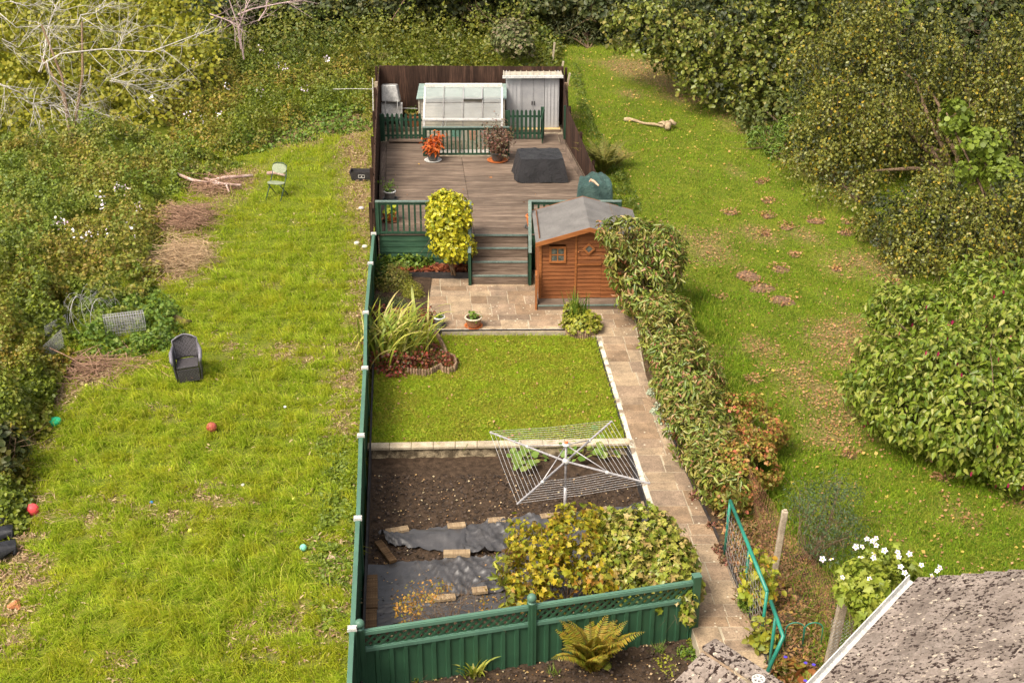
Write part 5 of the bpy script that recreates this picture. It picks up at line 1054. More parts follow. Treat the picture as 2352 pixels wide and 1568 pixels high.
for (x, y, rr, h, nn_, sz, shp, mm, lab, nm) in [(465, 1250, .12, .3, 260, .05, 'oval', L_con, 'small upright yellow-green seedling near the corner of the lattice fence', 'seedling'), (430, 1265, .1, .15, 200, .05, 'oval', L_cour, 'pale green seedling at the bottom edge near the corner post', 'seedling'),
    (2060, 1150, .32, .16, 2600, .03, 'round', L_con, 'spreading yellow-green herb mat in the front bed', 'herb'), (2200, 1080, .24, .22, 1500, .04, 'oval', L_herb, 'leafy green herb beside the path in the front bed', 'herb'), (2230, 1010, .12, .2, 700, .035, 'oval', L_con, 'small bright herb at the end post of the lattice fence', 'herb'),
    (980, 1210, .14, .12, 260, .045, 'oval', L_herb, 'small leafy plant right of the strappy plant', 'seedling'), (1730, 1190, .1, .05, 120, .04, 'oval', L_herb, 'tiny green sprig right of the small fern', 'seedling')]:
    low(nm, lab, 'plant', [(*k4((x, y)), rr)], h, nn_, sz, shp, mm, x % 97, ZF)
for x, y, lab in [(2010, 1070, 'tuft of grassy blades in front of the right lattice panel'), (2140, 1110, 'grassy tuft between the two herbs in the front bed'), (1350, 1215, 'thin grassy tuft left of the small fern'), (600, 1235, 'grassy tuft at the foot of the left lattice panel')]:
    c = P(*k4((x, y)), ZF); nb = 50; ribbons('grass_tuft', [c+Vector((r.normal()*.04, r.normal()*.04, 0)) for _ in range(nb)], r.uniform(0, 6.28, nb), r.uniform(.15, .3, nb), .012, r.uniform(.3, 1.6, nb), L_herb, seg=4, seed=x, label=lab, cat='grass tuft', loc=c)
mb = MB(); q = P(*k4((1815, 1195)), ZF); mb.ball(q+Vector((0, 0, .02)), .07, 8, .6); obj('stone', mb, noisy('pale_stone', (.4, .34, .27), (.6, .52, .44), 8, .9), label='pale stone in the front bed right of the ferns', cat='stone', smooth=True)
for i, (x, y) in enumerate([(1215, 1045), (1290, 1090), (1240, 1130), (1560, 1010), (1640, 1060), (1790, 1060), (1720, 1000)]):
    c = P(*k3((x, y)), ZS); rr = np.random.RandomState(80+i); nb = 20; dd = rr.normal(size=(nb, 3))*[.16, .16, .03]+[0, 0, .16]; root = thing('courgette_plant', ['young squash plant left of the dryer, nearest the wall', 'young squash plant left of the dryer, right one of its three', 'young squash plant left of the dryer, nearest the camera', 'young squash plant just right of the dryer head', 'young squash plant in the middle of the right group', 'young squash plant nearest the path', 'young squash plant right of the dryer, nearest the wall'][i], 'plant', c, 0, 'young squash plants under the clothes dryer')
    q = np.array(c)+dd; leaves('leaves', q, np.array([[0, -.2, 1]]*nb), .115, 'round', L_cour, 81+i, parent=root, jit=.3); mb = MB()
    for p in q: mb.tube([c, (c+Vector(p))/2+Vector((0, 0, .04)), p], .006, 5)
    obj('stalks', mb, m_stalk, root)

# ------------------------------------------------------------------ right-hand side: gate frame, posts, mesh fences, roof
m_tubeg = paint('green_gate_tube', (.02, .2, .14), .35)
root = thing('gate_frame', 'bent green tubular frame with wire mesh leaning beside the path', 'gate', P(*r4((350, 600)), 0))
g1, g2, g3, g4 = P(*r4((372, 340)), 1.05), P(*r4((620, 950)), .95), P(*r4((730, 1255)), .9), P(*r4((615, 1510)), .35)
mb = MB(); mb.tube([g1, g2], .03, 10); mb.tube([g2+Vector((.02, -.2, -.02)), g3, g4], .03, 10); obj('top_tube', mb, m_tubeg, root, smooth=True)
for (x, y, gg) in ((340, 600, g1), (480, 960, g1.lerp(g2, .55)), (600, 1450, g2.lerp(g3, .55)), (655, 1100, g2)):
    b = P(*r4((x, y)), -.05); mb = MB(); mb.tube([gg, Vector((gg.x-.02, gg.y, -.1))], .024, 8); obj('upright', mb, m_tubeg, root, smooth=True)
def netting(name, label, cat, a, b, h, m, cell=.06, r_=.0022, parent=None, sag=.03, diamond=True, seed=1, z0=.02):
    a, b = Vector(a), Vector(b); L = (b-a).length; mb = MB(); d = (b-a)/L; nn = d.cross(Vector((0, 0, 1))); rr = np.random.RandomState(seed); n = int(L/cell); nh = int(h/cell); ph = rr.uniform(0, 6.28, 3)
    def pt(s, t): return a+d*s+Vector((0, 0, z0+t))+nn*(sag*math.sin(s*3+ph[0])*math.sin(t*3+ph[1]))
    for i in range(n):
        for j in range(nh):
            if diamond: s0, t0 = i*cell, j*cell; c = cell; P4 = [pt(s0+c/2, t0), pt(s0+c, t0+c/2), pt(s0+c/2, t0+c), pt(s0, t0+c/2)]; mb.tube([P4[0], P4[1]], r_, 3, False); mb.tube([P4[1], P4[2]], r_, 3, False); mb.tube([P4[2], P4[3]], r_, 3, False); mb.tube([P4[3], P4[0]], r_, 3, False)
            else: mb.tube([pt(i*cell, j*cell), pt((i+1)*cell, j*cell)], r_, 3, False); mb.tube([pt(i*cell, j*cell), pt(i*cell, (j+1)*cell)], r_, 3, False)
    return obj(name, mb, m, parent, label=label, cat=cat)
m_wire = noisy('dull_wire', (.3, .28, .26), (.45, .43, .4), 9, .6, metal=.3); m_rust = noisy('rusty_wire', (.22, .09, .05), (.36, .18, .1), 9, .8)
netting('mesh', None, None, (g1.x-.03, g1.y, 0), (g2.x-.03, g2.y, 0), .95, m_wire, .13, .003, root, diamond=False)
m_conc = noisy('lichened_concrete', (.24, .19, .13), (.44, .36, .26), 6, .95, fine=40, c3=(.5, .46, .3))
def cpost(label, a, b, w=.085):
    a, b = Vector(a), Vector(b); mb = MB(); mb.bar(a, b, w*1.1, w, up=(0, 1, 0)); d = (b-a).normalized(); mb.bar(b, b+d*.03, w*.7, w*.6, up=(0, 1, 0)); return obj('concrete_post', mb, m_conc, label=label, cat='post', group='concrete posts of the wire fence', bev=.015)
c1b, c2b = P(*r4((655, 870)), .0), P(*r4((1020, 1500)), -.2); c1t = PY(*r4((742, 408)), c1b.y+.05); c2t = PY(*r4((1135, 1020)), c2b.y+.0)
cpost('leaning concrete post in the rusty wire fence right of the path', c1b-Vector((0, 0, .2)), c1t); cpost('concrete post wrapped in wire netting beside the white roof edge', c2b, c2t, .11)
c0 = Vector((c1b.x-.25, c1b.y+3.3, 0)); netting('wire_fence', 'rusty chain-link fence behind the leaning concrete post', 'fence', (c0.x, c0.y, 0), (c1b.x+.06, c1b.y, -.02), 1.0, m_rust, .1, .0022, sag=.05)
netting('wire_fence', 'sagging rusty chain-link fence between the two concrete posts', 'fence', (c1b.x+.12, c1b.y-.05, -.05), (c2b.x+.28, c2b.y+.6, -.2), 1.0, m_rust, .1, .0024, sag=.12, seed=4)
netting('wire_netting', 'grey wire netting hanging around the nearer concrete post', 'netting', (c2b.x-.05, c2b.y-.08, -.2), (c2b.x+.55, c2b.y-.25, -.2), 1.05, m_wire, .06, .003, sag=.06, seed=6)
root = thing('hoop_edging', 'low green wire hoop edging among the plants by the gate frame', 'edging', P(*r4((850, 1340)), -.1))
h0 = P(*r4((735, 1330)), -.1); h1 = P(*r4((985, 1330)), -.1)
for k_ in range(2):
    mb = MB(); a = h0.lerp(h1, k_*.5); b = h0.lerp(h1, k_*.5+.48); c = (a+b)/2; w = (b-a).length/2; mb.tube([a]+[a+Vector((0, 0, .35))]+[c+(b-a).normalized()*(-w*math.cos(t))+Vector((0, 0, .35+w*.8*math.sin(t))) for t in np.linspace(.2, 2.94, 9)]+[b+Vector((0, 0, .35)), b], .009, 6); obj('hoop', mb, m_tubeg, root, smooth=True)
# roofs
def rooftiles(name, label, P0, e, g, Le, Lg, course, tile, z_below, gutter=True, hipwall=True):
    """tiled slope: e = unit along the eaves, g = unit up the slope"""
    e, g = Vector(e).normalized(), Vector(g).normalized(); nn = e.cross(g); nn = nn if nn.z > 0 else -nn; root = thing(name, label, 'house roof', P0); mb = MB(); r = np.random.RandomState(5)
    nr = int(Lg/course); ncn = int(Le/tile)
    for j in range(nr):
        for i in range(-1, ncn):
            o0 = (j % 2)*tile/2; a0 = max(0, i*tile+o0+.004); a1 = min(Le, (i+1)*tile+o0-.003)
            if a1-a0 < .03: continue
            t = r.uniform(0, .004); b0 = P0+g*(j*course)+nn*(.036+t); b1 = P0+g*((j+1)*course+.03)+nn*(.006+t*.5); q = [b0+e*a0, b0+e*a1, b1+e*a1, b1+e*a0]
            mb.hexa([p-nn*.014 for p in q], q)
    obj('tiles', mb, m_tile, root)
    mb = MB(); mb.plate([P0-nn*.03, P0+e*Le-nn*.03, P0+e*Le+g*Lg-nn*.03, P0+g*Lg-nn*.03], nn*.02); obj('deck', mb, m_black, root)
    if gutter:
        mb = MB(); hz = Vector((-g.x, -g.y, 0)).normalized(); prof = [(0.0, .0), (.0, -.07), (.05, -.09), (.1, -.07), (.105, .01), (.095, .01), (.09, -.06), (.05, -.075), (.012, -.06), (.012, .0)]; V = []
        for s in (0, Le): V += [tuple(P0+e*s+hz*(u*1.5-.015)+Vector((0, 0, w+.0))) for u, w in prof]
        k_ = len(prof); mb.add(V, [(i, (i+1) % k_, k_+(i+1) % k_, k_+i) for i in range(k_)]+[tuple(range(k_))[::-1], tuple(range(k_, 2*k_))]); obj('gutter', mb, m_whitep, root)
        mb = MB(); mb.plate([P0-nn*.035-hz*.03, P0+e*Le-nn*.035-hz*.03, P0+e*Le-nn*.035-hz*.03-Vector((0, 0, .16)), P0-nn*.035-hz*.03-Vector((0, 0, .16))], -hz*.02); obj('fascia', mb, m_whitep, root)
    mb = MB(); A = P0-hz*.3 if gutter else P0+g*.2; hz2 = Vector((g.x, g.y, 0)).normalized(); q = [A+hz2*.02+e*.25, A+hz2*.02+e*(Le-.05), A+hz2*(Vector((g.x, g.y, 0)).length*Lg-.3)+e*(Le-.05), A+hz2*(Vector((g.x, g.y, 0)).length*Lg-.3)+e*.25]
    up = [P0.z-.08, P0.z-.08, P0.z+g.z*Lg-.12, P0.z+g.z*Lg-.12]; mb.hexa([Vector((p.x, p.y, z_below)) for p in q], [Vector((p.x, p.y, z)) for p, z in zip(q, up)]); obj('wall', mb, noisy('rendered_wall', (.5, .46, .4), (.6, .56, .5), 3, .9), root)
    return root, e, g, nn
m_tile, t, b = mat('lichened_tile', .9, .15); v = coords(t); vs_ = coords(t, (1, 1, 1)); n1 = nz(t, v, 2.2, 5, .7); n2 = nz(t, v, 30, 4, .7)
ge = N(t, 'NewGeometry'); c = ramp(t, n1, [(.3, (.15, .12, .1)), (.5, (.235, .195, .165)), (.7, (.33, .28, .24))]); mr = N(t, 'MapRange', i_3=.82, i_4=1.15); t.links.new(ge.outputs['Random Per Island'], mr.inputs[0])
s_ = N(t, 'VectorMath', operation='SCALE'); t.links.new(c, s_.inputs[0]); t.links.new(mr.outputs[0], s_.inputs['Scale']); c = mixc(t, .8, s_.outputs[0], ramp(t, n2, [(.3, (.6, .58, .55)), (.65, (1.25, 1.22, 1.2))]), 'MULTIPLY')
n5 = nz(t, v, 19, 3, .6); n6 = nz(t, v, 1.8, 2); ad = N(t, 'Math', operation='ADD'); t.links.new(n5, ad.inputs[0]); m6 = N(t, 'Math', operation='MULTIPLY'); m6.inputs[1].default_value = .4; t.links.new(n6, m6.inputs[0]); t.links.new(m6.outputs[0], ad.inputs[1])
mo = ramp(t, ad.outputs[0], [(.75, (0, 0, 0)), (.785, (1, 1, 1))]); c = mixc(t, mo, c, (.035, .022, .018)); n7 = nz(t, v, 13, 3, .6); pl = ramp(t, n7, [(.62, (0, 0, 0)), (.67, (1, 1, 1))]); c = mixc(t, pl, c, (.5, .42, .32)); t.links.new(c, b.inputs['Base Color']); bump(t, b, ad.outputs[0], .5, .02)
P0 = P(2112, 1330, 2.4); P2_ = P(1890, 1568, 2.4); e_ = (P2_-P0).normalized(); hp = Vector((-e_.y, e_.x, 0)); hp = hp if hp.x > 0 else -hp; g_ = (hp+Vector((0, 0, .56))).normalized()
rooftiles('house_roof', 'lichen-speckled tiled roof with white gutter in the bottom right corner', P0, e_, g_, 5.5, 4.2, .3, .36, -.5)
A_ = P(1627, 1480, 2.3); B_ = P(1758, 1566, 2.3); e2 = (B_-A_).normalized(); hp = Vector((e2.y, -e2.x, 0)); hp = hp if hp.x < 0 else -hp
pr = thing('porch_roof', 'small lichen-covered tiled roof at the bottom edge below the path', 'porch roof', A_)
mb = MB(); g2v = (hp+Vector((0, 0, -.45))).normalized(); nn2 = e2.cross(g2v); nn2 = nn2 if nn2.z > 0 else -nn2
for j in range(6):
    for i in range(6):
        a = A_+g2v*(.12+j*.24)+e2*(i*.3-(0 if j % 2 else 0)); q = [a+e2*.004+nn2*(-.004*j), a+e2*.296, a+e2*.296+g2v*.25, a+e2*.004+g2v*.25]; off_ = nn2*(.006 if True else 0); mb.hexa([p-nn2*.02 for p in q], [p+nn2*(0 if k_ < 2 else .016) for k_, p in enumerate(q)])
obj('tiles', mb, m_tile, pr); mb = MB()
for i in range(5): a = A_+e2*(i*.42); mb.bar(a+Vector((0, 0, .02)), a+e2*.412+Vector((0, 0, .02)), .24, .06)
obj('ridge_tiles', mb, m_tile, pr, bev=.02)
q = P(1742, 1562, 2.42); mb = MB(); mb.tube([q-Vector((0, 0, .2)), q], .035, 10); mb.lathe(q, [(.001, 0), (.075, 0), (.075, .03), (.06, .03), (.06, .01)], 16, cap=False)
for k_ in range(6): a = k_*math.pi/3; mb.bar(q+Vector((0, 0, .025)), q+Vector((math.cos(a)*.07, math.sin(a)*.07, .025)), .014, .01)
mb.lathe(q, [(.001, .035), (.02, .035), (.02, .0)], 10, cap=False); obj('roof_vent', mb, m_whitep, label='white round vent cowl on the small roof at the bottom edge', cat='vent')
mb = MB(); c = A_+e2*.2; w0_ = A_+e2*.15+g2v*.2; w1_ = A_+e2*2.2+g2v*.2; w2_ = A_+e2*2.2+g2v*1.3; w3_ = A_+e2*.15+g2v*1.3; mb.hexa([Vector((p.x, p.y, -.5)) for p in (w0_, w1_, w2_, w3_)], [Vector((p.x, p.y, p.z-.07)) for p in (w0_, w1_, w2_, w3_)]); obj('wall', mb, m_conc, pr)

# plants by the wire fences
root = bush('japanese_anemone', 'leafy anemone with white and pale pink flowers beside the tiled roof', 'plant', [BY(*r4((1250, 900)), 14.3, 62, 50, .4), BY(*r4((1420, 800)), 14.6, 60, 40, .4), BY(*r4((1400, 960)), 14.0, 56, 50, .4), BY(*r4((1250, 1080)), 13.8, 34, 44, .3)], 3000, .095, 'ivy', leafmat('anemone_leaf', [(.16, .22, .02), (.26, .32, .03), (.36, .38, .05), (.12, .17, .02)], .3), 91, base=Vector((4.7, 14.1, -.3)), ntr=14, trad=.008, inner=-.3)
fl = [(993, 733), (1055, 735), (1128, 856), (1218, 650), (1260, 650), (1293, 597), (1330, 612), (1355, 592), (1355, 640), (1337, 698), (1337, 725), (1252, 722), (1412, 675), (1500, 687), (1508, 718), (1580, 698), (1521, 785), (1548, 825), (1563, 866), (1310, 866), (1512, 940), (1468, 962), (1457, 1020), (1660, 773), (1766, 812), (1783, 790), (1728, 847), (1768, 866), (1318, 1155), (1357, 1118), (1230, 1290)]
r = np.random.RandomState(12)
for i, (x, y) in enumerate(fl):
    c = PY(*r4((x, y)), 13.75+(1000-y)*.0012+r.uniform(-.1, .3)); k_ = 5; a = np.arange(k_)/k_*6.283+r.uniform(0, 6); tl = r.normal(size=3)*.35+np.array([0, -.5, 1]); tl /= np.linalg.norm(tl); u_ = np.cross(tl, [1, 0, 0]); u_ /= np.linalg.norm(u_); w_ = np.cross(tl, u_); D = np.cos(a)[:, None]*u_+np.sin(a)[:, None]*w_+tl*.12
    f_ = oleaves('flower', np.array([tuple(c)]*k_), D, np.array([tl]*k_), np.full(k_, .043*r.uniform(.8, 1.15)), np.full(k_, .95), 'oval', L_white, parent=root); mb = MB(); mb.ball(c+Vector(tl)*.008, .012, 6); obj('flower_centre', mb, m_yel, f_)
bush('juniper', 'loose blue-green spiky shrub on the lawn behind the rusty fence', 'shrub', [BY(*r4((900, 350)), 17.8, 60, 60, .5), BY(*r4((1050, 450)), 17.4, 66, 60, .5), BY(*r4((1120, 260)), 18.2, 56, 40, .4), BY(*r4((1000, 620)), 16.8, 54, 50, .4), BY(*r4((1180, 560)), 16.8, 44, 50, .4)], 5200, .05, 'long', L_jun, 92, base=Vector((4.7, 17.3, -.1)), ntr=26, trad=.01, holes=.0, shell=(.25, 1.1), ls=.4, lev=1)
thicket('dead_growth', 'brown withered undergrowth inside the chain-link fence', 'undergrowth', [(1655, 1130), (1750, 1150), (1880, 1330), (1950, 1420), (1840, 1560), (1760, 1568), (1700, 1400)], .2, .3, 5500, .07, 'long', leafmat('withered_leaf', [(.25, .13, .06), (.36, .22, .1), (.16, .15, .03), (.12, .17, .02), (.42, .2, .08)]), 93, kind='stuff', edge=.3, jit=1.2)
low('climbing_vine', 'yellow and green leaves climbing over the bend of the green gate frame', 'vine', [(*r4((560, 960)), .3)], .8, 420, .09, 'oval', leafmat('vine_leaf', [(.3, .34, .03), (.44, .4, .04), (.2, .28, .02), (.5, .26, .03)]), 94, .3, jit=1)
low('climbing_vine', 'green leaves on the lower end of the green gate frame', 'vine', [(*r4((580, 1290)), .2)], .5, 200, .09, 'oval', L_con, 95, .1, jit=1)
low('bergenia', 'broad reddish leaves at the bottom edge below the hoop edging', 'plant', [(*r4((740, 1500)), .26), (*r4((820, 1540)), .24)], .2, 240, .13, 'oval', leafmat('bronze_leaf', [(.2, .26, .03), (.4, .14, .05), (.3, .3, .04)]), 96, -.1)
for i, (x, y) in enumerate([(745, 1390), (935, 1442), (878, 1550), (880, 1430)]):
    c = P(*r4((x, y)), .1); a = np.arange(5)/5*6.283; D = np.c_[np.cos(a), np.sin(a), 0*a]; oleaves('blue_flower', np.array([tuple(c)]*5), D, np.array([[0, 0, 1.]]*5), np.full(5, .03), np.full(5, 1.1), 'round', mat_b if i else (mat_b := leafmat('violet_petal', [(.1, .06, .6), (.16, .1, .7)], .2)), label=['violet flower nearest the gate frame', 'violet flower furthest right below the hoop edging', 'violet flower at the very bottom edge', 'violet flower just left of the furthest right one'][i], cat='flower', group='violet flowers by the gate frame')

# ------------------------------------------------------------------ right lawn: leycesteria, trees, log, molehills
LB = [(2130, 740, 1.5, 100, 90), (2260, 690, 1.9, 110, 90), (2080, 850, 1.0, 110, 90), (2200, 860, 1.5, 150, 120), (2330, 810, 1.6, 100, 150), (2110, 945, .8, 120, 80), (2250, 985, .9, 120, 90), (2340, 970, 1.0, 90, 110), (2300, 1050, .55, 60, 50), (2010, 895, .7, 66, 44), (2070, 710, 1.5, 60, 50), (2250, 930, 1.4, 100, 90)]
ro = bush('flowering_shrub', 'very large rounded shrub of pointed green leaves with hanging magenta flowers on the right lawn', 'shrub', [BL(*b, 1.0) for b in LB], 38000, .112, 'point', L_ley, 101, base=Vector((7.6, 21.8, 0)), ntr=12, trad=.04, lump=.24, ls=.8, holes=-.5, droop=2.2, shell=(.5, 1.06), jit=.6, vary=.45)
q, nn = blobpts([BL(*b, 1.0) for b in LB], 110, 102, (1.0, 1.08), .14, -1, 1.2); q = q[q[:, 2] > .3]; n = len(q); oleaves('flowers', q, np.c_[r.normal(size=(n, 2))*.15, -np.ones(n)], r.normal(size=(n, 3)), np.full(n, .1), np.full(n, .6), 'oval', L_mag, parent=ro)
L_core = leafmat('deep_shade_leaf', [(.02, .028, .008), (.035, .045, .012), (.05, .06, .015)], .1)  # shade of the crown hollows is put into this near-black leaf colour
def strands(name, blobs, n, L, per, size, m, seed, parent, lump=.3, ls=1.2):
    """hanging twigs strung with leaves"""
    r = np.random.RandomState(seed); q, nn = blobpts(blobs, n, seed, (.6, 1.06), lump, -.08, ls*.7); k_ = len(q); l = L*r.uniform(.4, 1.2, k_); out = []; no = []; mb = MB(); tw = []
    for j in range(per):
        f = (j+r.uniform(size=k_))/per; o = np.c_[nn[:, 0]*.35*f, nn[:, 1]*.35*f, -l*f*f*.6-l*f*.4*(nn[:, 2] < .6)]; p = q+o+r.normal(size=(k_, 3))*.035; out.append(p); no.append(nn)
    P_ = np.concatenate(out); Nn = np.concatenate(no); g = gz(P_[:, 0], P_[:, 1]); kk = P_[:, 2] > g+.25; leaves(name, P_[kk], Nn[kk], size, 'oval', m, seed, parent=parent, jit=.7, droop=.9)
    for i in r.choice(k_, min(k_, 500), replace=False): mb.tube([q[i], q[i]+np.array([nn[i, 0]*.15, nn[i, 1]*.15, -l[i]*.35]), q[i]+np.array([nn[i, 0]*.35, nn[i, 1]*.35, -l[i]*.95])], [.006, .004, .002], 3, False)
    obj('hanging_twigs', mb, m_bark, parent)
def trunk(root, base, tips_, r0, m=None):
    mb = MB(); base = Vector(base); rr = np.random.RandomState(3)
    for tpt in tips_:
        tpt = Vector(tpt); pts = [base.lerp(tpt, f)+Vector((rr.normal()*.12, rr.normal()*.12, math.sin(f*3.14)*.5))*(1 if 0 < f < 1 else 0) for f in np.linspace(0, 1, 6)]; mb.tube(pts, [r0*(1-.8*f) for f in np.linspace(0, 1, 6)], 8)
    obj('trunk', mb, m or m_bark, root, smooth=True)
def tree(name, label, blobs, base, n, L, per, size, m, seed, r0=.14, core=None, ls=1.2, nsub=6):
    B_ = [BY(*b[:5], b[5] if len(b) > 5 else 1.1) for b in blobs]; root = thing(name, label, 'tree', base); rq = np.random.RandomState(seed); sub = []
    for c_, R3 in B_:
        for _ in range(nsub):
            d = rq.normal(size=3); d /= np.linalg.norm(d); d[1] = -abs(d[1]); k9 = rq.uniform(.28, .46); sub.append((Vector(c_)+Vector(d*np.array(R3)*rq.uniform(.7, .98)), (R3[0]*k9, R3[1]*k9, R3[2]*k9*rq.uniform(.8, 1.3))))
    strands('crown', sub, n, L, per, size, m, seed, root, ls=ls*.5); trunk(root, base, [b[0] for b in B_[:7]], r0)
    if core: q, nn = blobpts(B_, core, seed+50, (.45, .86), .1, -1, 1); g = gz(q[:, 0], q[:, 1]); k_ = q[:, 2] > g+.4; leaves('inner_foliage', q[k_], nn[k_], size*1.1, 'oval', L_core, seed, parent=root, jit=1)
    return root
tree('weeping_birch', 'weeping birch with hanging twigs and a few orange leaves on the right lawn', [(1900, 170, 36, 110, 110), (2010, 90, 37, 130, 110), (1990, 280, 35, 120, 110), (2120, 180, 36, 130, 130), (1900, 330, 35, 90, 80), (1960, 420, 33.5, 90, 60), (2080, 330, 35, 80, 90), (2250, 120, 36, 120, 130), (2330, 260, 35, 90, 120)], G(2200, 430), 8500, 1.2, 10, .07, L_birch, 111, core=9000, r0=.09)
tree('weeping_birch', 'nearer low weeping branches of birch hanging over the right edge of the lawn', [(2150, 470, 30.5, 110, 70), (2080, 540, 30, 100, 70), (2230, 540, 29.5, 130, 80), (2120, 600, 29.5, 90, 60), (2320, 480, 30, 80, 90), (2040, 490, 31, 60, 50), (2300, 620, 29, 70, 60)], G(2420, 560), 6000, .9, 9, .065, L_birch, 112, core=7000, r0=.08)
tree('alder_tree', 'broad-leaved tree overhanging the top of the right lawn', [(1560, 60, 43, 120, 80, 1.5), (1680, 100, 42, 130, 100, 1.5), (1480, 40, 44, 80, 50), (1780, 170, 40.5, 100, 100), (1700, 200, 40.5, 90, 70), (1620, 170, 41.5, 80, 50), (1800, 40, 42, 110, 80), (1500, 100, 43, 50, 26), (1880, 20, 41, 80, 60)], G(1800, 260), 4600, .35, 7, .12, L_alder, 113, core=6000)
bush('low_tree', 'dark leafy growth hanging low under the weeping birch at the lawn edge', 'tree', [BY(1790, 260, 39, 110, 60, 1.2), BY(1860, 320, 37.5, 90, 50, 1.0), BY(1950, 480, 34, 60, 60, .8), BY(2040, 610, 31, 50, 50, .8), BY(2100, 650, 30, 60, 50, .8), BY(2330, 560, 31, 60, 120)], 9000, .11, 'oval', leafmat('shaded_leaf', [(.05, .075, .015), (.09, .11, .02), (.14, .15, .03)], .15), 114, base=G(1990, 470), ntr=8, trad=.05)
bush('young_tree', 'bright green young tree in the gap between the birches at the right edge', 'tree', [BY(2250, 330, 32.5, 60, 44, .6), BY(2300, 390, 32, 50, 40, .5), BY(2210, 390, 32.3, 40, 26, .5), BY(2190, 270, 33, 40, 40, .5)], 2000, .12, 'round', leafmat('young_leaf', [(.14, .2, .02), (.22, .28, .03), (.1, .14, .02)]), 115, base=G(2290, 520), trunk='trunk', ntr=4, trad=.05)
bush('iris_thicket', 'tangled bush with strappy leaves at the foot of the weeping birch', 'bush', [BY(1760, 320, 37.2, 50, 30, .6), BY(1800, 345, 36.5, 60, 26, .6), BY(1830, 300, 37, 70, 40, .6)], 2600, .12, 'long', L_herb, 116, base=G(1800, 375), ntr=5, trad=.02)
c = G(1838, 368); n = 16; ribbons('iris', [c+Vector((r.normal()*.12, r.normal()*.1, 0)) for _ in range(n)], r.uniform(0, 6.28, n), r.uniform(.5, .8, n), .07, r.uniform(.2, 1.0, n), L_silver, seed=9, label='grey-green broad iris blades at the edge of the right lawn', cat='plant', loc=c)
c = G(1840, 300); n = 40; ribbons('day_lily', [c+Vector((r.normal()*.2, r.normal()*.2, .3)) for _ in range(n)], r.uniform(0, 6.28, n), r.uniform(.7, 1.2, n), .06, r.uniform(.6, 1.6, n), L_iris, seed=10, label='yellow-green arching blades under the weeping birch', cat='plant', loc=c)
fern('fern', 'tall fern growing outside the right deck fence', G(1385, 400), 24, 1.25, 73, leafmat('dull_fern_leaf', [(.16, .17, .03), (.22, .2, .04), (.1, .13, .02)]), rise=1.35, arch=1.1, pw=.12)
fern('fern', 'shorter fern leaning over the lawn beside the right deck fence', G(1410, 385), 14, .95, 74, leafmat('dull_fern_leaf', [(.2, .19, .04), (.26, .22, .05), (.14, .16, .03)]), rise=1.1, arch=1.0, pw=.12)
thicket('weeds', 'rough weeds along the outside of the right deck fence', 'weeds', [(1310, 200), (1330, 200), (1370, 330), (1420, 400), (1470, 480), (1490, 560), (1540, 700), (1480, 640), (1430, 500), (1390, 440), (1340, 330)], .3, .5, 5500, .08, 'long', leafmat('weed_leaf', [(.07, .12, .015), (.12, .17, .02), (.18, .2, .03)]), 117, kind='stuff', edge=.25, jit=1)
fb = G(1540, 285); root = thing('fallen_log', 'pale barkless log with a knotted root end lying on the right lawn', 'log', fb); a_, b_ = G(1434, 275, .05), G(1530, 290, .08); mb = MB(); dl_ = b_-a_; sd2 = Vector((-dl_.y, dl_.x, 0)).normalized(); mb.tube([a_.lerp(b_, f_)+sd2*.06*math.sin(f_*7)+Vector((0, 0, .02*math.sin(f_*11))) for f_ in np.linspace(0, 1, 12)], [.065, .075, .04, .05, .035, .042, .034, .04, .045, .04, .055, .075], 9); [mb.tube([b_, b_+Vector((math.cos(q9)*.12, math.sin(q9)*.12, .1)), b_+Vector((math.cos(q9+.4)*.26, math.sin(q9+.4)*.22, .08))], [.07, .06, .015], 6) for q9 in (.3, 1.2, 2.4, 3.9, 4.8, 5.6)]; mb.tube([b_, b_+Vector((.06, -.12, .1)), b_+Vector((.0, -.3, .0))], [.07, .11, .08], 8); mb.tube([b_, b_+Vector((.16, .08, .12)), b_+Vector((.3, .0, .05))], [.07, .1, .06], 8); mb.tube([b_, b_+Vector((.05, .2, .05))], [.06, .08], 8); obj('wood', mb, noisy('bleached_wood', (.26, .18, .1), (.46, .36, .22), 9, .95, c3=(.2, .1, .04)), root, smooth=True)
m_mole = noisy('molehill_earth', (.06, .035, .022), (.3, .17, .1), 17, .95, fine=60, bmp=1)
MH_ = [(1715, 632, .34, 'broad leaf-strewn'), (1790, 618, .25, 'dark'), (1750, 662, .34, 'leaf-strewn'), (1795, 692, .32, 'flat leafy'), (1655, 683, .15, 'small'), (1730, 873, .18, 'small dark'), (1953, 1044, .18, 'flat'), (2165, 1098, .16, 'rounded dark'), (1750, 418, .18, 'flat'), (1765, 463, .17, 'small'), (1680, 488, .22, 'leafy'), (1765, 496, .2, 'brown'), (1805, 521, .2, 'leafy'), (1875, 507, .25, 'wide leafy'), (1755, 535, .18, 'small'), (1950, 510, .18, 'dark'), (1945, 535, .2, 'dark'), (1920, 618, .15, 'small dark'), (2046, 648, .18, 'dark'), (2050, 575, .16, 'dark'), (1825, 587, .14, 'small')]
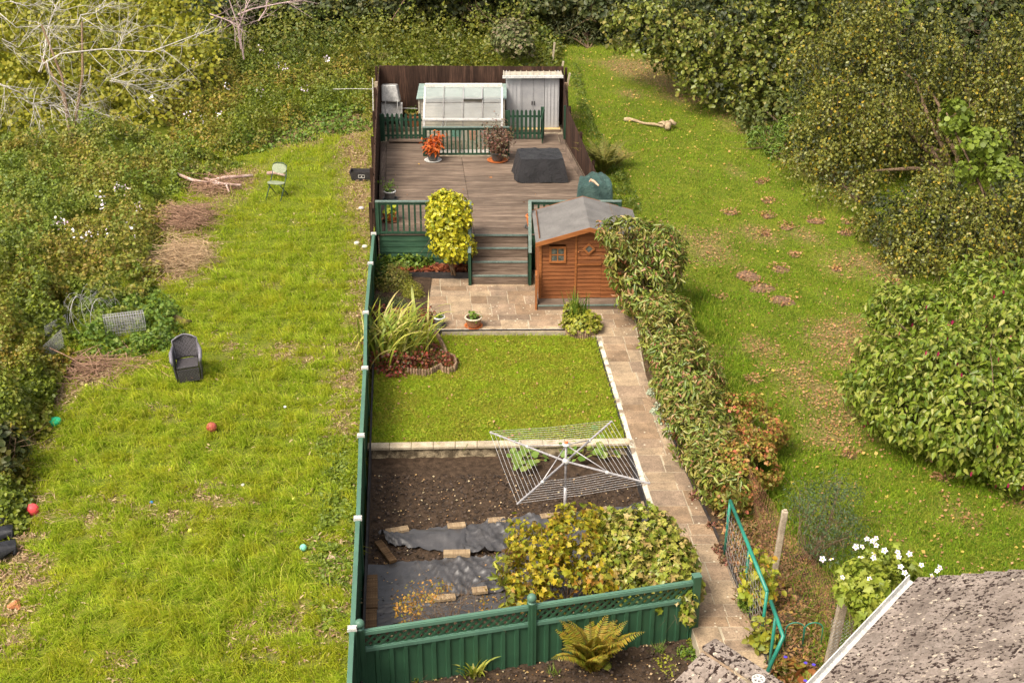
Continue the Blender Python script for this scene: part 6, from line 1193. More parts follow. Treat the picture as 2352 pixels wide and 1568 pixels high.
for i, (x, y, rr_, lk) in enumerate(MH_):
    c = G(x, y); mb = MB(); q = np.random.RandomState(i); nn_ = 18; V = []
    ph = q.uniform(0, 6.28, 3); mb.grid(lambda u, v: (c.x+math.cos(u*6.2832)*v*rr_*(1+.15*math.sin(u*6.2832*3+ph[0])), c.y+math.sin(u*6.2832)*v*rr_*(1+.15*math.sin(u*12.566+ph[1])), float(gz(c.x, c.y))-.01+.05*(1-v*v)*(rr_/.25)+.008*math.sin(u*25+v*17+ph[2])), 22, 8)
    where = ('high up' if y < 480 else 'halfway up' if y < 600 else 'in the middle of' if y < 760 else 'in the lower part of')
    obj('molehill', mb, m_mole, label=f"{lk} molehill {where} the right lawn, {['first','second','third','fourth','fifth','sixth','seventh','eighth','ninth','tenth','eleventh','twelfth','thirteenth','fourteenth','fifteenth','sixteenth','seventeenth','eighteenth','nineteenth','twentieth','twenty-first'][sorted([m[0]+.01*m[1] for m in MH_]).index(x+.01*y)]} from the left", cat='molehill', group='molehills on the right lawn', smooth=True)

# ------------------------------------------------------------------ back: hedge bank and dark wood
thicket('bramble_bank', 'dense bank of bramble and ivy behind the deck', 'undergrowth', [(380, 150), (560, 160), (700, 170), (830, 165), (900, 150), (1240, 160), (1290, 130), (1300, 60), (1250, 30), (900, 20), (600, 10), (360, -20)], 1.3, 1.7, 56000, .1, 'oval', L_bank, 121, kind='stuff', edge=1.6)
def wood(label, x, y, Y, rx, ry, seed, m=None, n=5200, size=.17, dep=1.8):
    c = PY(x, y, Y); g = Vector((c.x, c.y, float(gz(c.x, c.y)))); rr = np.random.RandomState(seed); bl = [BY(x, y, Y, rx, ry, dep)]+[BY(x+rr.uniform(-.7, .7)*rx, y+rr.uniform(-.8, .5)*ry, Y+rr.uniform(-1.5, 1.5), rx*.55, ry*.55, dep*.6) for _ in range(4)]
    bush('woodland_tree', label, 'tree', bl, n, size, 'oval', m or L_dark, seed, base=g, trunk='trunk', ntr=5, trad=.12, holes=-.6, group='dark trees behind the garden')
for i, (x, lab) in enumerate([(520, 'dark tree at the top behind the yellowish hazel'), (700, 'dark tree at the top left of the bramble bank'), (880, 'dark tree at the top, third from the left'), (1050, 'dark tree at the top above the metal shed and greenhouse'), (1220, 'dark tree at the top where the bank meets the lawn'), (1380, 'dark tree at the top end of the right lawn')]):
    wood(lab, x, 5, 51.5 if i < 4 else 51, 120, 48, 130+i, n=6500)
bush('dark_thicket', 'dark twiggy bush at the top left corner of the right lawn', 'bush', [BY(1330, 70, 50, 80, 50, 1.2), BY(1400, 90, 50, 60, 40, 1), BY(1280, 60, 50, 50, 40, 1)], 6500, .13, 'long', L_dark, 141, base=G(1350, 110), ntr=10, trad=.03)
bush('rounded_bush', 'rounded ivy-covered bush behind the right corner of the back fence', 'bush', [BY(1170, 85, 46, 44, 42, 1), BY(1195, 105, 45.5, 30, 30, .8)], 3600, .11, 'oval', leafmat('ivy_mix_leaf', [(.06, .08, .02), (.1, .12, .03), (.16, .16, .06), (.22, .16, .1)], .15), 142, base=G(1175, 130), ntr=6, trad=.03)
for i, (x, Y, lab) in enumerate([(1500, 50, 'far dark tree behind the overhanging alder'), (1680, 49, 'far dark tree at the top between alder and birch'), (1860, 47, 'far dark tree behind the left side of the weeping birch'), (2060, 45, 'far dark tree behind the weeping birch crown'), (2250, 43, 'far dark tree behind the top right corner')]):
    wood(lab, x, 60, Y, 150, 130, 150+i, n=6500)
for i, (x, y, Y, rx, ry, lab) in enumerate([(2200, 330, 38, 130, 150, 'shaded tree filling the gap behind the birches'), (2360, 420, 36, 90, 160, 'shaded tree at the right edge of the picture')]): wood(lab, x, y, Y, rx, ry, 160+i, n=8000, size=.15)
L_fl = L_dark
# left: hazel with bare branches, brambles
rr = np.random.RandomState(7); n = 52000
x = rr.uniform(-60, 520, n); y = rr.uniform(-60, 350, n); Yp = 45-(y/350)*6.3+rr.uniform(-1.8, 1.2, n); lim = 470-np.abs(y-100)*.8; kp = (x < lim+rr.normal(size=n)*60) & (y < 335-40*np.sin(x*.02)+rr.normal(size=n)*25)
pts = np.array([tuple(PY(a, b_, c_)) for a, b_, c_ in zip(x[kp], y[kp], Yp[kp])]); pts = pts[noise3(pts, 77, 1.0) > -.5]; pts = pts[pts[:, 2] > gz(pts[:, 0], pts[:, 1])+.2]
hb = G(165, 330); root = thing('hazel_tree', 'spreading hazel with yellow-green leaves and bare pale branches at the top left', 'tree', hb)
leaves('crown', pts, np.array([[.1, -.5, .8]]*len(pts)), .105, 'round', L_hazel, 78, parent=root, jit=.8)
BR = [([(0, 565), (140, 655), (215, 700), (300, 700), (400, 715)], 37.5, .045), ([(290, 430), (410, 380), (700, 345), (1000, 340), (1200, 300), (1430, 215)], 39, .05), ([(300, 430), (345, 540), (500, 680), (640, 750), (780, 790), (890, 860)], 38, .045), ([(270, 500), (290, 430), (290, 300), (325, 170), (370, 80), (420, 0)], 40, .055), ([(540, 180), (555, 110), (620, 70), (760, 15)], 41, .05),
      ([(640, 750), (720, 860), (800, 960), (830, 1000)], 37.5, .025), ([(750, 520), (880, 580), (1020, 620), (1200, 555)], 38.5, .028), ([(215, 700), (280, 850), (340, 960), (330, 1080)], 37, .025), ([(0, 270), (120, 330), (210, 200), (290, 170)], 40, .03), ([(330, 170), (400, 300), (450, 360)], 40, .03), ([(800, 340), (820, 250), (950, 170)], 40, .03), ([(720, 520), (900, 470), (1100, 455)], 39, .028), ([(750, 545), (900, 550), (1100, 550)], 38.6, .022),
      ([(0, 110), (100, 170), (250, 180), (500, 190), (700, 180)], 41, .03), ([(60, 0), (180, 40), (250, 20)], 42, .035), ([(555, 110), (700, 200), (850, 210)], 41, .028), ([(600, 450), (620, 560), (660, 680), (690, 740)], 38, .022), ([(30, 580), (40, 700), (60, 800)], 37.4, .02), ([(640, 760), (500, 830), (430, 700)], 37.8, .02), ([(400, 715), (520, 830), (600, 830)], 37.5, .02)]
mb = MB(); tw = MB(); rb = np.random.RandomState(17)
for pl_, Y, rad in BR:
    pts = [PY(*l1(p), Y+.25*i) for i, p in enumerate(pl_)]; mb.tube([p_+Vector(rb.normal(size=3))*.05 for p_ in pts], [rad*.48*(1-.7*i/len(pts)) for i in range(len(pts))], 7)
    for k_ in range(len(pts)*4):
        i = rb.randint(0, len(pts)-1); p = pts[i].lerp(pts[i+1], rb.rand()); d = (pts[i+1]-pts[i]).normalized()+Vector(rb.normal(size=3))*.7; out = []; branchset(rb, p, d, rb.uniform(.6, 1.6), rad*.16+.002, 2, out, droop=.3, kids=2, kink=.6)
        for p_, rs in out: tw.tube(p_, rs, 4, False)
m_white = noisy('pale_lichened_twig', (.4, .36, .31), (.66, .62, .56), 9, .85, fine=30); obj('branches', mb, m_white, root, smooth=True); obj('twigs', tw, m_white, root)
mb = MB()
for tx, ty in ((280, 170), (290, 400), (550, 150)): mb.tube([hb, PY(*l1((tx, ty)), 40.5).lerp(hb, .5)+Vector((.2, 0, .2)), PY(*l1((tx, ty)), 40)], [.05, .04, .03], 8)
obj('trunk', mb, m_bark, root, smooth=True)
mb = MB(); rb = np.random.RandomState(21); root = thing('bare_sapling', 'bare pinkish twiggy sapling at the top left of the bramble bank', 'tree', G(*l1((1640, 400))))
for pl_ in ([(1640, 400), (1600, 170), (1540, 0)], [(1600, 100), (1700, 60), (1850, 30), (1960, 10)], [(1620, 330), (1600, 200), (1650, 60), (1700, -40)], [(1410, 95), (1510, 130), (1600, 170)], [(1740, 140), (1790, 60), (1800, -30)]):
    pts = [PY(*l1(p), 44) for p in pl_]; mb.tube(pts, [.03*(1-.6*i/len(pts)) for i in range(len(pts))], 6)
    for k_ in range(8): i = rb.randint(0, len(pts)-1); out = []; branchset(rb, pts[i].lerp(pts[i+1], rb.rand()), (pts[i+1]-pts[i]).normalized()+Vector(rb.normal(size=3))*.6, 1.0, .01, 1, out); [mb.tube(p_, rs, 4, False) for p_, rs in out]
obj('branches', mb, m_redstem, root)
thicket('mixed_weeds', 'mixed yellow-green weeds and balsam between the hazel and the deck', 'undergrowth', [(380, 300), (330, 200), (440, 140), (560, 100), (600, 170), (750, 170), (868, 165), (868, 285), (800, 260), (700, 290), (600, 340), (500, 360), (420, 360)], .8, 1.1, 48000, .07, 'oval', L_brown, 171, kind='stuff', edge=.7)
thicket('bramble_thicket', 'dark green bramble thicket below the hazel', 'undergrowth', [(-60, 330), (100, 320), (300, 300), (420, 340), (560, 370), (440, 400), (400, 430), (370, 560), (340, 600), (300, 680), (200, 700), (150, 640), (-60, 600)], .8, 1.0, 60000, .07, 'oval', leafmat('dark_bramble_leaf', [(.07, .11, .012), (.14, .2, .018), (.22, .28, .03), (.1, .14, .014), (.18, .23, .022)], .25, patch=[(.2, .19, .02), (.3, .28, .03), (.34, .22, .05), (.14, .13, .02), (.24, .26, .03)], pscale=.7), 172, kind='stuff', edge=.8)
thicket('bramble_thicket', 'brownish bramble hedge along the left edge of the field', 'undergrowth', [(-80, 560), (60, 540), (150, 600), (170, 700), (150, 760), (120, 800), (105, 860), (95, 915), (62, 975), (50, 1060), (40, 1120), (-80, 1130)], .9, 1.5, 46000, .075, 'oval', L_brown, 173, kind='stuff', edge=.8)
thicket('scrub', 'scrub stretching away beyond the left edge of the picture', 'undergrowth', [(-60, 100), (-60, 1100), (-500, 1000), (-700, 500), (-600, 100)], .9, 1.4, 24000, .13, 'oval', L_brown, 178, kind='stuff', edge=.8)
thicket('nettles', 'patch of fresh green nettles and creepers left of the wicker chair', 'undergrowth', [(170, 680), (340, 640), (420, 700), (440, 760), (380, 800), (290, 810), (180, 800), (130, 780)], .2, .4, 5500, .08, 'ivy', L_herb, 174, kind='stuff', edge=.5)
thicket('creeping_weeds', 'low leafy weeds along the foot of the long green fence', 'weeds', [(720, 1000), (800, 1000), (818, 1120), (812, 1200), (800, 1400), (740, 1440), (700, 1320), (740, 1150)], .05, .2, 4200, .06, 'oval', leafmat('weed_leaf_bright', [(.14, .2, .02), (.22, .28, .03), (.1, .15, .02)]), 175, kind='stuff', edge=.5)
thicket('creeping_weeds', 'low mixed weeds between the branch pile and the deck fence', 'weeds', [(440, 340), (600, 330), (700, 280), (860, 260), (862, 330), (760, 350), (640, 380), (520, 390)], .3, .3, 6000, .08, 'oval', L_herb, 176, kind='stuff', edge=.5)
bush('edge_bush', 'dark green leafy bush at the far left below the bramble hedge', 'bush', [BY(0, 1030, 19.8, 60, 60, .6)], 900, .11, 'oval', L_dark, 177, base=G(0, 1090), ntr=4)
# balsam flowers
ORD = 'first second third fourth fifth sixth seventh eighth ninth tenth eleventh twelfth thirteenth fourteenth fifteenth sixteenth seventeenth eighteenth nineteenth twentieth twenty-first twenty-second twenty-third twenty-fourth twenty-fifth twenty-sixth twenty-seventh twenty-eighth twenty-ninth'.split()
spots = [(275, 425, 'p'), (265, 430, 'p'), (285, 432, 'p'), (140, 505, 'p'), (130, 515, 'p'), (150, 512, 'p'), (232, 450, 'w'), (236, 472, 'w'), (170, 538, 'w'), (185, 545, 'w'), (205, 540, 'w'), (240, 530, 'w'), (305, 530, 'w'), (320, 475, 'p'), (510, 122, 'w'), (522, 195, 'w'), (745, 130, 'p'), (748, 138, 'w'), (640, 150, 'p'), (655, 158, 'p'), (600, 118, 'p'), (500, 265, 'w'), (432, 265, 'w'), (465, 272, 'w'), (594, 215, 'p'), (350, 225, 'w'), (700, 200, 'p'), (445, 150, 'p')]
r = np.random.RandomState(31)
for i, (x, y, k_) in enumerate(spots):
    z = 1.0 if y > 300 else 1.4; c = P(x, y, z+float(gz(0, P(x, y, 1).y))); n = 8; q = np.array(c)+r.normal(size=(n, 3))*[.06, .06, .08]
    side_ = 'far left thicket' if y > 300 else 'weeds near the deck' if x > 420 else 'hazel'
    leaves('balsam_flower', q, np.array([[0, -.4, .6]]*n), .045, 'round', L_pink if k_ == 'p' else L_white, i, jit=1.2, label=f"{'pink' if k_ == 'p' else 'white'} balsam blossom above the {side_}, {ORD[sorted(q_[0]*1.0+q_[1]*.001 for q_ in spots).index(x*1.0+y*.001)]} balsam blossom from the left", cat='flower', group='balsam blossoms')
# branches, hay, wire, mossy log
def stickpile(label, name, cpx, rad, n, L, m, seed, cat, flat=.15, rr_=.012):
    c = G(*cpx); r = np.random.RandomState(seed); mb = MB()
    for i in range(n):
        p = c+Vector((r.normal()*rad[0], r.normal()*rad[1], abs(r.normal())*flat+.02)); a = r.normal()*.9; d = Vector((math.cos(a), math.sin(a), r.normal()*.15)); l = L*r.uniform(.3, 1.1); mb.tube([p-d*l/2, p+Vector(r.normal(size=3)*.04*L), p+d*l/2], [rr_, rr_*.8, rr_*.4], 4, False)
    return obj(name, mb, m, label=label, cat=cat, kind=None)
m_straw = noisy('dry_stalk', (.34, .22, .12), (.55, .4, .24), 9, .9, island=.3); m_stick = noisy('reddish_stick', (.2, .11, .07), (.4, .25, .16), 9, .9, island=.3)
stickpile('heap of pale dry cut stalks at the edge of the brambles', 'hay_heap', (418, 600), (.36, .42), 900, .7, m_straw, 41, 'hay heap', .18, .006); stickpile('reddish brown heap of dry stalks above the pale heap', 'stalk_heap', (432, 508), (.36, .42), 600, .7, m_stick, 42, 'stalk heap', .16, .007)
stickpile('loose pile of brushwood beside the bare earth left of the wicker chair', 'brushwood', (220, 850), (.7, .3), 140, 1.3, m_stick, 43, 'brushwood', .08, .01); stickpile('scattered dead twigs at the top of the field', 'twig_pile', (500, 430), (.4, .3), 220, .9, m_stick, 44, 'twigs', .1, .009); stickpile('dry cut grass scattered round the pink ball', 'dry_grass', (50, 1180), (.6, .4), 300, .4, m_straw, 45, 'dry grass', .03, .005)
m_birchlog = noisy('pinkish_birch_bark', (.3, .17, .13), (.55, .42, .36), 5, .85, stretch=(1, 1, 1), fine=20)
for pl_, rad, lab in (([(1190, 1170), (1290, 1210), (1400, 1230), (1620, 1245)], .05, 'long fallen branch running to the right end of the branch pile'), ([(1400, 1225), (1500, 1195), (1700, 1180)], .06, 'thick fallen branch across the middle of the branch pile'), ([(1800, 1165), (1850, 1160), (1915, 1180)], .055, 'short fallen branch behind the green folding chair'), ([(1380, 1200), (1520, 1240), (1540, 1290)], .035, 'thin broken branch hanging down from the branch pile')):
    pts = [G(*l1(p), .12+.05*(i % 2)) for i, p in enumerate(pl_)]; mb = MB(); mb.tube(pts, [rad*(1-.4*i/len(pts)) for i in range(len(pts))], 8); obj('fallen_branch', mb, m_birchlog, label=lab, cat='branch', group='fallen branches at the top of the field', smooth=True)
mb = MB(); pts = [G(*l2(p), .1) for p in ((1030, 715), (1100, 745), (1160, 770), (1200, 760))]; mb.tube(pts, [.05, .1, .09, .04], 9); obj('mossy_log', mb, noisy('mossy_bark', (.08, .05, .03), (.22, .2, .03), 8, .95), label='short mossy log beside the wire roll', cat='log', smooth=True)
ca_, cb_ = G(*l2((655, 790)), .25), G(*l2((905, 760)), .25); ax = (cb_-ca_).normalized(); s1_ = ax.cross(Vector((0, 0, 1))).normalized(); mb = MB(); L = (cb_-ca_).length
for k_ in range(3):
    for i in range(17): s = L*i/16; mb.tube([ca_+ax*s+(s1_*math.cos(t)+Vector((0, 0, 1))*math.sin(t))*(.25-.03*k_) for t in np.linspace(k_, 6.28+k_, 15)], .003, 3, False)
    for j in range(16): t = j/16*6.283+k_*.2; o = (s1_*math.cos(t)+Vector((0, 0, 1))*math.sin(t))*(.25-.03*k_); mb.tube([ca_+o, cb_+o], .003, 3, False)
m_galvw = noisy('galvanised_wire', (.42, .4, .4), (.6, .58, .57), 9, .5, metal=.3); obj('wire_roll', mb, m_galvw, label='roll of galvanised wire mesh lying at the edge of the brambles', cat='wire roll')
mb = MB(); r = np.random.RandomState(3)
for i in range(34): p = G(*l2((r.uniform(480, 680), r.uniform(600, 740))), r.uniform(.05, .5)); a = r.uniform(0, 3.14); mb.tube([p+Vector((math.cos(a+t)*.35, math.sin(a+t)*.35, .25*math.sin(t*2))) for t in np.linspace(0, 2.2, 8)], .003, 3, False)
obj('loose_wire', mb, m_galvw, label='tangle of loose wire left of the wire roll', cat='wire')
netting('chicken_wire', 'crumpled grey wire netting half buried in the left bramble hedge', 'netting', G(110, 800), G(160, 770), .5, m_galvw, .05, .003); netting('chicken_wire', 'crumpled wire netting beside the brushwood', 'netting', G(105, 840), G(150, 800), .45, m_galvw, .05, .003, seed=5)
# chairs
root = thing('wicker_chair', 'dark grey moulded wicker garden armchair standing on the grass', 'chair', G(437, 868), .22); root.scale = (.86, .86, .9); root.rotation_euler[1] = -.06
m_wick, t, b = mat('grey_wicker_plastic', .55, .3); v = coords(t); ck = N(t, 'TexChecker'); ck.inputs['Scale'].default_value = 28; ck.inputs[1].default_value = (.085, .08, .085, 1); ck.inputs[2].default_value = (.035, .03, .03, 1); t.links.new(v, ck.inputs[0]); nn_ = nz(t, v, 30, 2); c = mixc(t, .3, ck.outputs[0], ramp(t, nn_, [(.4, (.04, .035, .035)), (.6, (.12, .11, .12))])); t.links.new(c, b.inputs['Base Color']); bump(t, b, ck.outputs[1], .6, .006)
m_wsm = noisy('grey_plastic_rim', (.14, .13, .15), (.19, .18, .2), 5, .45)
mb = MB(); mb.grid(lambda u, v: ((u-.5)*(.5+.1*v)*(1 if v < .8 else math.sqrt(max(0.15, 1-((v-.8)/.22)**2))), .22+.14*v+.09*(1-(2*u-1)**2), .4+.5*v), 14, 12); obj('backrest', mb, m_wick, root, local=True, solid=.025, smooth=True)
mb = MB(); mb.tube([(-.27, .22, .42)]+[((u-.5)*(.5+.1*v)*(1 if v < .8 else math.sqrt(max(.15, 1-((v-.8)/.22)**2))), .21+.14*v+.09*(1-(2*u-1)**2), .41+.5*v) for u, v in [(0, .3), (0, .7), (0, .85), (.1, .97), (.3, 1.0), (.5, 1.0), (.7, 1.0), (.9, .97), (1, .85), (1, .7), (1, .3)]]+[(.27, .22, .42)], .018, 6); obj('back_rim', mb, m_wsm, root, local=True, smooth=True)
mb = MB(); mb.hexa([(-.25, -.25, .35), (.25, -.25, .35), (.25, .27, .33), (-.25, .27, .33)], [(-.26, -.27, .41), (.26, -.27, .41), (.25, .3, .39), (-.25, .3, .39)]); obj('seat', mb, m_wick, root, local=True, bev=.02)
mb = MB(); mb.hexa([(-.24, -.22, .02), (.24, -.22, .02), (.24, -.18, .02), (-.24, -.18, .02)], [(-.26, -.27, .34), (.26, -.27, .34), (.26, -.23, .34), (-.26, -.23, .34)]); obj('front_panel', mb, m_wick, root, local=True)
for s in (-1, 1):
    mb = MB(); mb.hexa([(s*.28-.02, -.2, 0), (s*.28+.02, -.2, 0), (s*.29+.02, .3, 0), (s*.29-.02, .3, 0)], [(s*.31-.02, -.27, .58), (s*.31+.02, -.27, .58), (s*.3+.02, .3, .66), (s*.3-.02, .3, .66)]); obj('side_panel', mb, m_wick, root, local=True, bev=.01)
    mb = MB(); mb.tube([(s*.31, -.3, .5), (s*.33, -.28, .6), (s*.34, .0, .66), (s*.29, .3, .7)], [.03, .045, .045, .03], 8); obj('armrest', mb, m_wsm, root, local=True, smooth=True)
root = thing('folding_chair', 'green folding chair with oval seat and back tilted on the grass', 'chair', G(637, 455), -.35); m_olive = noisy('faded_olive_plastic', (.2, .23, .14), (.28, .31, .2), 6, .6); m_dtube = noisy('dark_steel_tube', (.02, .05, .05), (.05, .08, .08), 5, .4)
def oval(cx, cy, cz, a, b, th, tilt):
    mb = MB(); n = 20; top_ = []; ct, st = math.cos(tilt), math.sin(tilt)
    for k_ in range(n): t = k_/n*6.283; sq = (abs(math.cos(t))**2.6+abs(math.sin(t))**2.6)**(-1/2.6); x, y = a*math.cos(t)*sq, b*math.sin(t)*sq; top_.append((cx+x, cy+y*ct, cz+y*st))
    mb.plate(top_, (0, -th*st, th*ct)); return mb
obj('seat', oval(0, 0, .42, .24, .17, .025, -.1), m_olive, root, local=True, bev=.008); obj('backrest', oval(0, .24, .76, .22, .13, .025, 1.2), m_olive, root, local=True, bev=.008)
for s in (-1, 1):
    mb = MB(); mb.tube([(s*.2, .27, .86), (s*.21, .2, .6), (s*.22, .0, .3), (s*.22, -.22, .0)], .012, 8); obj('leg', mb, m_dtube, root, local=True, smooth=True); mb = MB(); mb.tube([(s*.18, -.12, .41), (s*.19, .1, .2), (s*.19, .28, .0)], .012, 8); obj('leg', mb, m_dtube, root, local=True, smooth=True)
mb = MB(); mb.tube([(-.2, .27, .86), (-.1, .28, .91), (.1, .28, .91), (.2, .27, .86)], .012, 8); obj('top_bar', mb, m_dtube, root, local=True, smooth=True)
# balls and litter
def ball(px, py, rad, c1, c2, label, squash=1, dent=False, cat='ball'):
    m = noisy('ball_surface', c1, c2, 5, .5, fine=50); q = G(px, py); mb = MB(); mb.lathe(q+Vector((0, 0, rad*.85)), [(max(1e-4, rad*math.sin(a)*(1+.12*dent)), -rad*squash*math.cos(a)*(1 if not dent or a < 2 else .55+.2*abs(math.sin(a)))) for a in np.linspace(0, math.pi, 14)], 20, cap=False); obj('ball', mb, m, label=label, cat=cat, smooth=True)
ball(487, 990, .1, (.32, .05, .03), (.5, .14, .1), 'scuffed dull red ball on the left lawn below the wicker chair'); ball(77, 1180, .105, (.8, .06, .07), (.85, .12, .12), 'bright pink-red ball at the left edge by the dry grass'); ball(126, 978, .12, (.01, .35, .14), (.03, .42, .2), 'green half-deflated ball at the edge of the left brambles', .8, True)
ball(697, 1263, .06, (.18, .5, .38), (.25, .58, .45), 'pale turquoise ball near the long green fence', 1)
for (x, y, lab) in [(511, 950, 'yellow tennis ball just above the dull red ball'), (675, 1149, 'yellow tennis ball in the middle of the lower left lawn near the fence'), (437, 1221, 'yellow tennis ball in the middle of the lower left lawn'), (199, 888, 'yellow tennis ball beside the brushwood'), (427, 735, 'green tennis ball resting by the mossy log'), (485, 931, 'tiny pale ball in the grass below the wicker chair')]: ball(x, y, .034, (.6, .66, .08), (.7, .75, .15), lab)
for (x, y, c_, lab) in [(348, 1155, (.05, .25, .6), 'crumpled blue scrap in the grass'), (655, 936, (.7, .7, .72), 'white scrap in the grass left of the fence'), (558, 1115, (.7, .68, .65), 'tiny white scrap in the lower left lawn'), (838, 568, (.62, .6, .56), 'white block beside the top end of the green fence'), (376, 608, (.04, .4, .25), 'green plastic scrap under the pale hay heap'), (762, 1283, (.55, .38, .28), 'pinkish stone near the long green fence'), (820, 560, (.6, .55, .5), 'pale stone beside the white block'), (830, 480, (.55, .5, .5), 'pale stone outside the deck fence')]:
    q = G(x, y, .01); rr_ = .035 if 'scrap' in lab else .08; mb = MB(); mb.ball(q+Vector((0, 0, .02)), rr_, 6, .6); obj('scrap' if 'scrap' in lab else 'stone', mb, noisy('scrap', c_, sc(c_, .8), 9, .7), label=lab, cat='litter' if 'scrap' in lab else 'stone')
tq = G(833, 412); root = thing('trough', 'black rectangular trough outside the left deck fence with a white emblem', 'trough', tq, -.05); mb = MB(); a, b, h = .34, .17, .26
def ring_(z, s): return [(-a*s, -b*s, z), (a*s, -b*s, z), (a*s, b*s, z), (-a*s, b*s, z)]
V = ring_(0, .82)+ring_(h, 1)+ring_(h, .92)+ring_(.05, .76); mb.add(V, [(3, 2, 1, 0)]+[(i+o, (i+1) % 4+o, (i+1) % 4+4+o, i+4+o) for o in (0, 4, 8) for i in range(4)]+[(12, 13, 14, 15)]); obj('tub', mb, m_black, root, local=True); mb = MB(); mb.box(-.09, -.08, -.17, -.158, .09, .18); mb.box(.08, .09, -.17, -.158, .09, .18); mb.box(-.08, .08, -.17, -.158, .09, .098); mb.box(-.08, .08, -.17, -.158, .172, .18); mb.plate([(-.025, -.168, .105), (.0, -.168, .16), (.025, -.168, .105), (.0, -.168, .12)], (0, .008, 0)); obj('emblem', mb, m_clip, root, local=True)
mb = MB()
for i, (x, y) in enumerate([(10, 1195), (5, 1225), (12, 1260)]): pts = [G(x-40, y, .1), G(x-10, y+5, .16), G(x+18, y-8, .1), G(x+24, y+12, .03)]; mb.tube(pts, [.13, .15, .11, .05], 10)
obj('rubber_sheet', mb, noisy('black_rubber', (.015, .015, .018), (.05, .05, .055), 4, .45), label='folded black rubber sheeting at the left edge below the pink ball', cat='rubber sheet', smooth=True)
mb = MB(); mb.tube([G(20, 1395), G(40, 1385, .06), G(45, 1400)], [.05, .08, .03], 7); obj('stone', mb, m_terra, label='reddish lump in the dry grass at the far left', cat='stone')
# posts round the deck
m_post = noisy('silvered_post', (.28, .22, .15), (.5, .42, .3), 6, .9)
for (a, b, w, lab, mm) in [((1268, 150), (1274, 98), .07, 'leaning pale post behind the right end of the back fence', m_post), ((1288, 178), (1294, 141), .07, 'short pale post just behind the back fence corner', m_post), ((1302, 200), (1309, 168), .07, 'pale tip post beside the back right corner of the deck', m_post), ((1303, 300), (1300, 190), .11, 'thick dark weathered post outside the right deck fence', m_bark), ((865, 300), (864, 188), .1, 'grey concrete post outside the back left deck corner', m_conc), ((858, 300), (856, 180), .03, 'thin white pole outside the back left deck corner', m_whitep)]:
    g = G(*a); t_ = PY(*b, g.y); mb = MB(); mb.bar(g, t_, w, w, up=(0, 1, 0)); obj('post', mb, mm, label=lab, cat='post', bev=.006)
mb = MB(); mb.tube([PY(765, 205, 40), PY(812, 204, 40), PY(857, 205, 40)], .008, 5); obj('wire', mb, m_whitep, label='white wire stretched left from the thin white pole', cat='wire')

# ------------------------------------------------------------------ grass, litter
Lg = leafmat('field_grass', [(.12, .2, .01), (.3, .42, .02), (.48, .56, .035), (.36, .48, .022), (.62, .56, .12)], .4, .7, patch=[(.4, .45, .02), (.58, .6, .035), (.22, .32, .014), (.58, .5, .08)], pscale=1.5, spec=.2)
Lr = leafmat('mown_grass', [(.07, .14, .008), (.14, .24, .012), (.22, .31, .018), (.34, .31, .05)], .3, .7, patch=[(.12, .22, .01), (.2, .32, .016), (.28, .36, .02)], pscale=1.3, spec=.2)
Ll = leafmat('lawn_grass', [(.24, .3, .02), (.38, .41, .03), (.11, .19, .012), (.46, .36, .06), (.32, .43, .03)], .35, .7, patch=[(.2, .3, .015), (.3, .42, .02), (.42, .48, .03), (.14, .24, .012)], pscale=1.6, spec=.2)
r = np.random.RandomState(90)
fieldp = wpoly([(-20, 1600), (-20, 900), (120, 760), (300, 640), (380, 440), (430, 300), (620, 160), (868, 150)]) + [(float(xl(y_))-.03, y_) for y_ in (40, 34, 29, 22, 16, 13)]
q = sample_poly(fieldp, 300000, r, 1.8, lambda q: (1.0-.8*dirt(q))*np.clip(.55+.9*noise3(np.c_[q, 0*q[:, 0]], 204, .28), .12, 1)); z = gz(q[:, 0], q[:, 1]); p3 = np.c_[q, z]; hh = np.clip(.08+.06*noise3(p3, 204, .28)+.04*noise3(p3, 201, 2.0), .025, .25)*(.6+.4*ss((-q[:, 0]-2.2)/2.5)); cl = 3.9+1.6*noise3(p3, 202, .5)
blades('rough_grass', q, z, hh*1.0, .013, .9, Lg, 91, cl=cl, kind='stuff', loc=(0, 0, 0))
rp = [(float(xr(y_))+(.5 if y_ < 27 else .05), y_) for y_ in (13, 18, 22, 27, 29.5, 34, 37.3, 40, 44)]+wpoly([(1290, 105), (1450, 105), (1800, 200), (2352, 400), (2400, 1330), (2100, 1400)])
q = sample_poly(rp, 230000, r, 1.8, lambda q: 1.0-.8*dirt(q)); z = gz(q[:, 0], q[:, 1]); p3 = np.c_[q, z]; hh = np.clip(.05+.02*noise3(p3, 210, .6), .02, .12)*(1+2.2*np.exp(-((q[:, 0]-xr(q[:, 1])-1.3)/.6)**2)*(q[:, 1] < 28))
blades('mown_grass', q, z, hh, .012, .8, Lr, 92, kind='stuff', loc=(0, 0, 0))
lp = [(float(xl(y_))+.1, y_) for y_ in (WA.y+.02, 23, 25.8)]+[(PL(25.8)-.1, 25.8), (PL(23)-.1, 23), (PL(21)-.1, WB.y+.02)]
q = sample_poly(lp, 90000, r, 1.0); k_ = np.hypot(q[:, 0]-pc.x, q[:, 1]-pc.y) > .4; q = q[k_]; hh = np.full(len(q), .032); blades('lawn_grass', q, np.full(len(q), ZL), hh, .014, .9, Ll, 93, kind='stuff', loc=(0, 0, 0))
eb = []
for a, b9 in zip(lp, lp[1:]+lp[:1]):
    k9 = int(math.hypot(b9[0]-a[0], b9[1]-a[1])*160); f9 = r.uniform(size=(k9, 1)); eb.append(np.array(a)*(1-f9)+np.array(b9)*f9+r.normal(size=(k9, 2))*.035)
eb = np.concatenate(eb); blades('edge_grass', eb, np.full(len(eb), ZL), np.full(len(eb), .07), .014, 1.2, Ll, 193, kind='stuff', loc=(0, 0, 0))
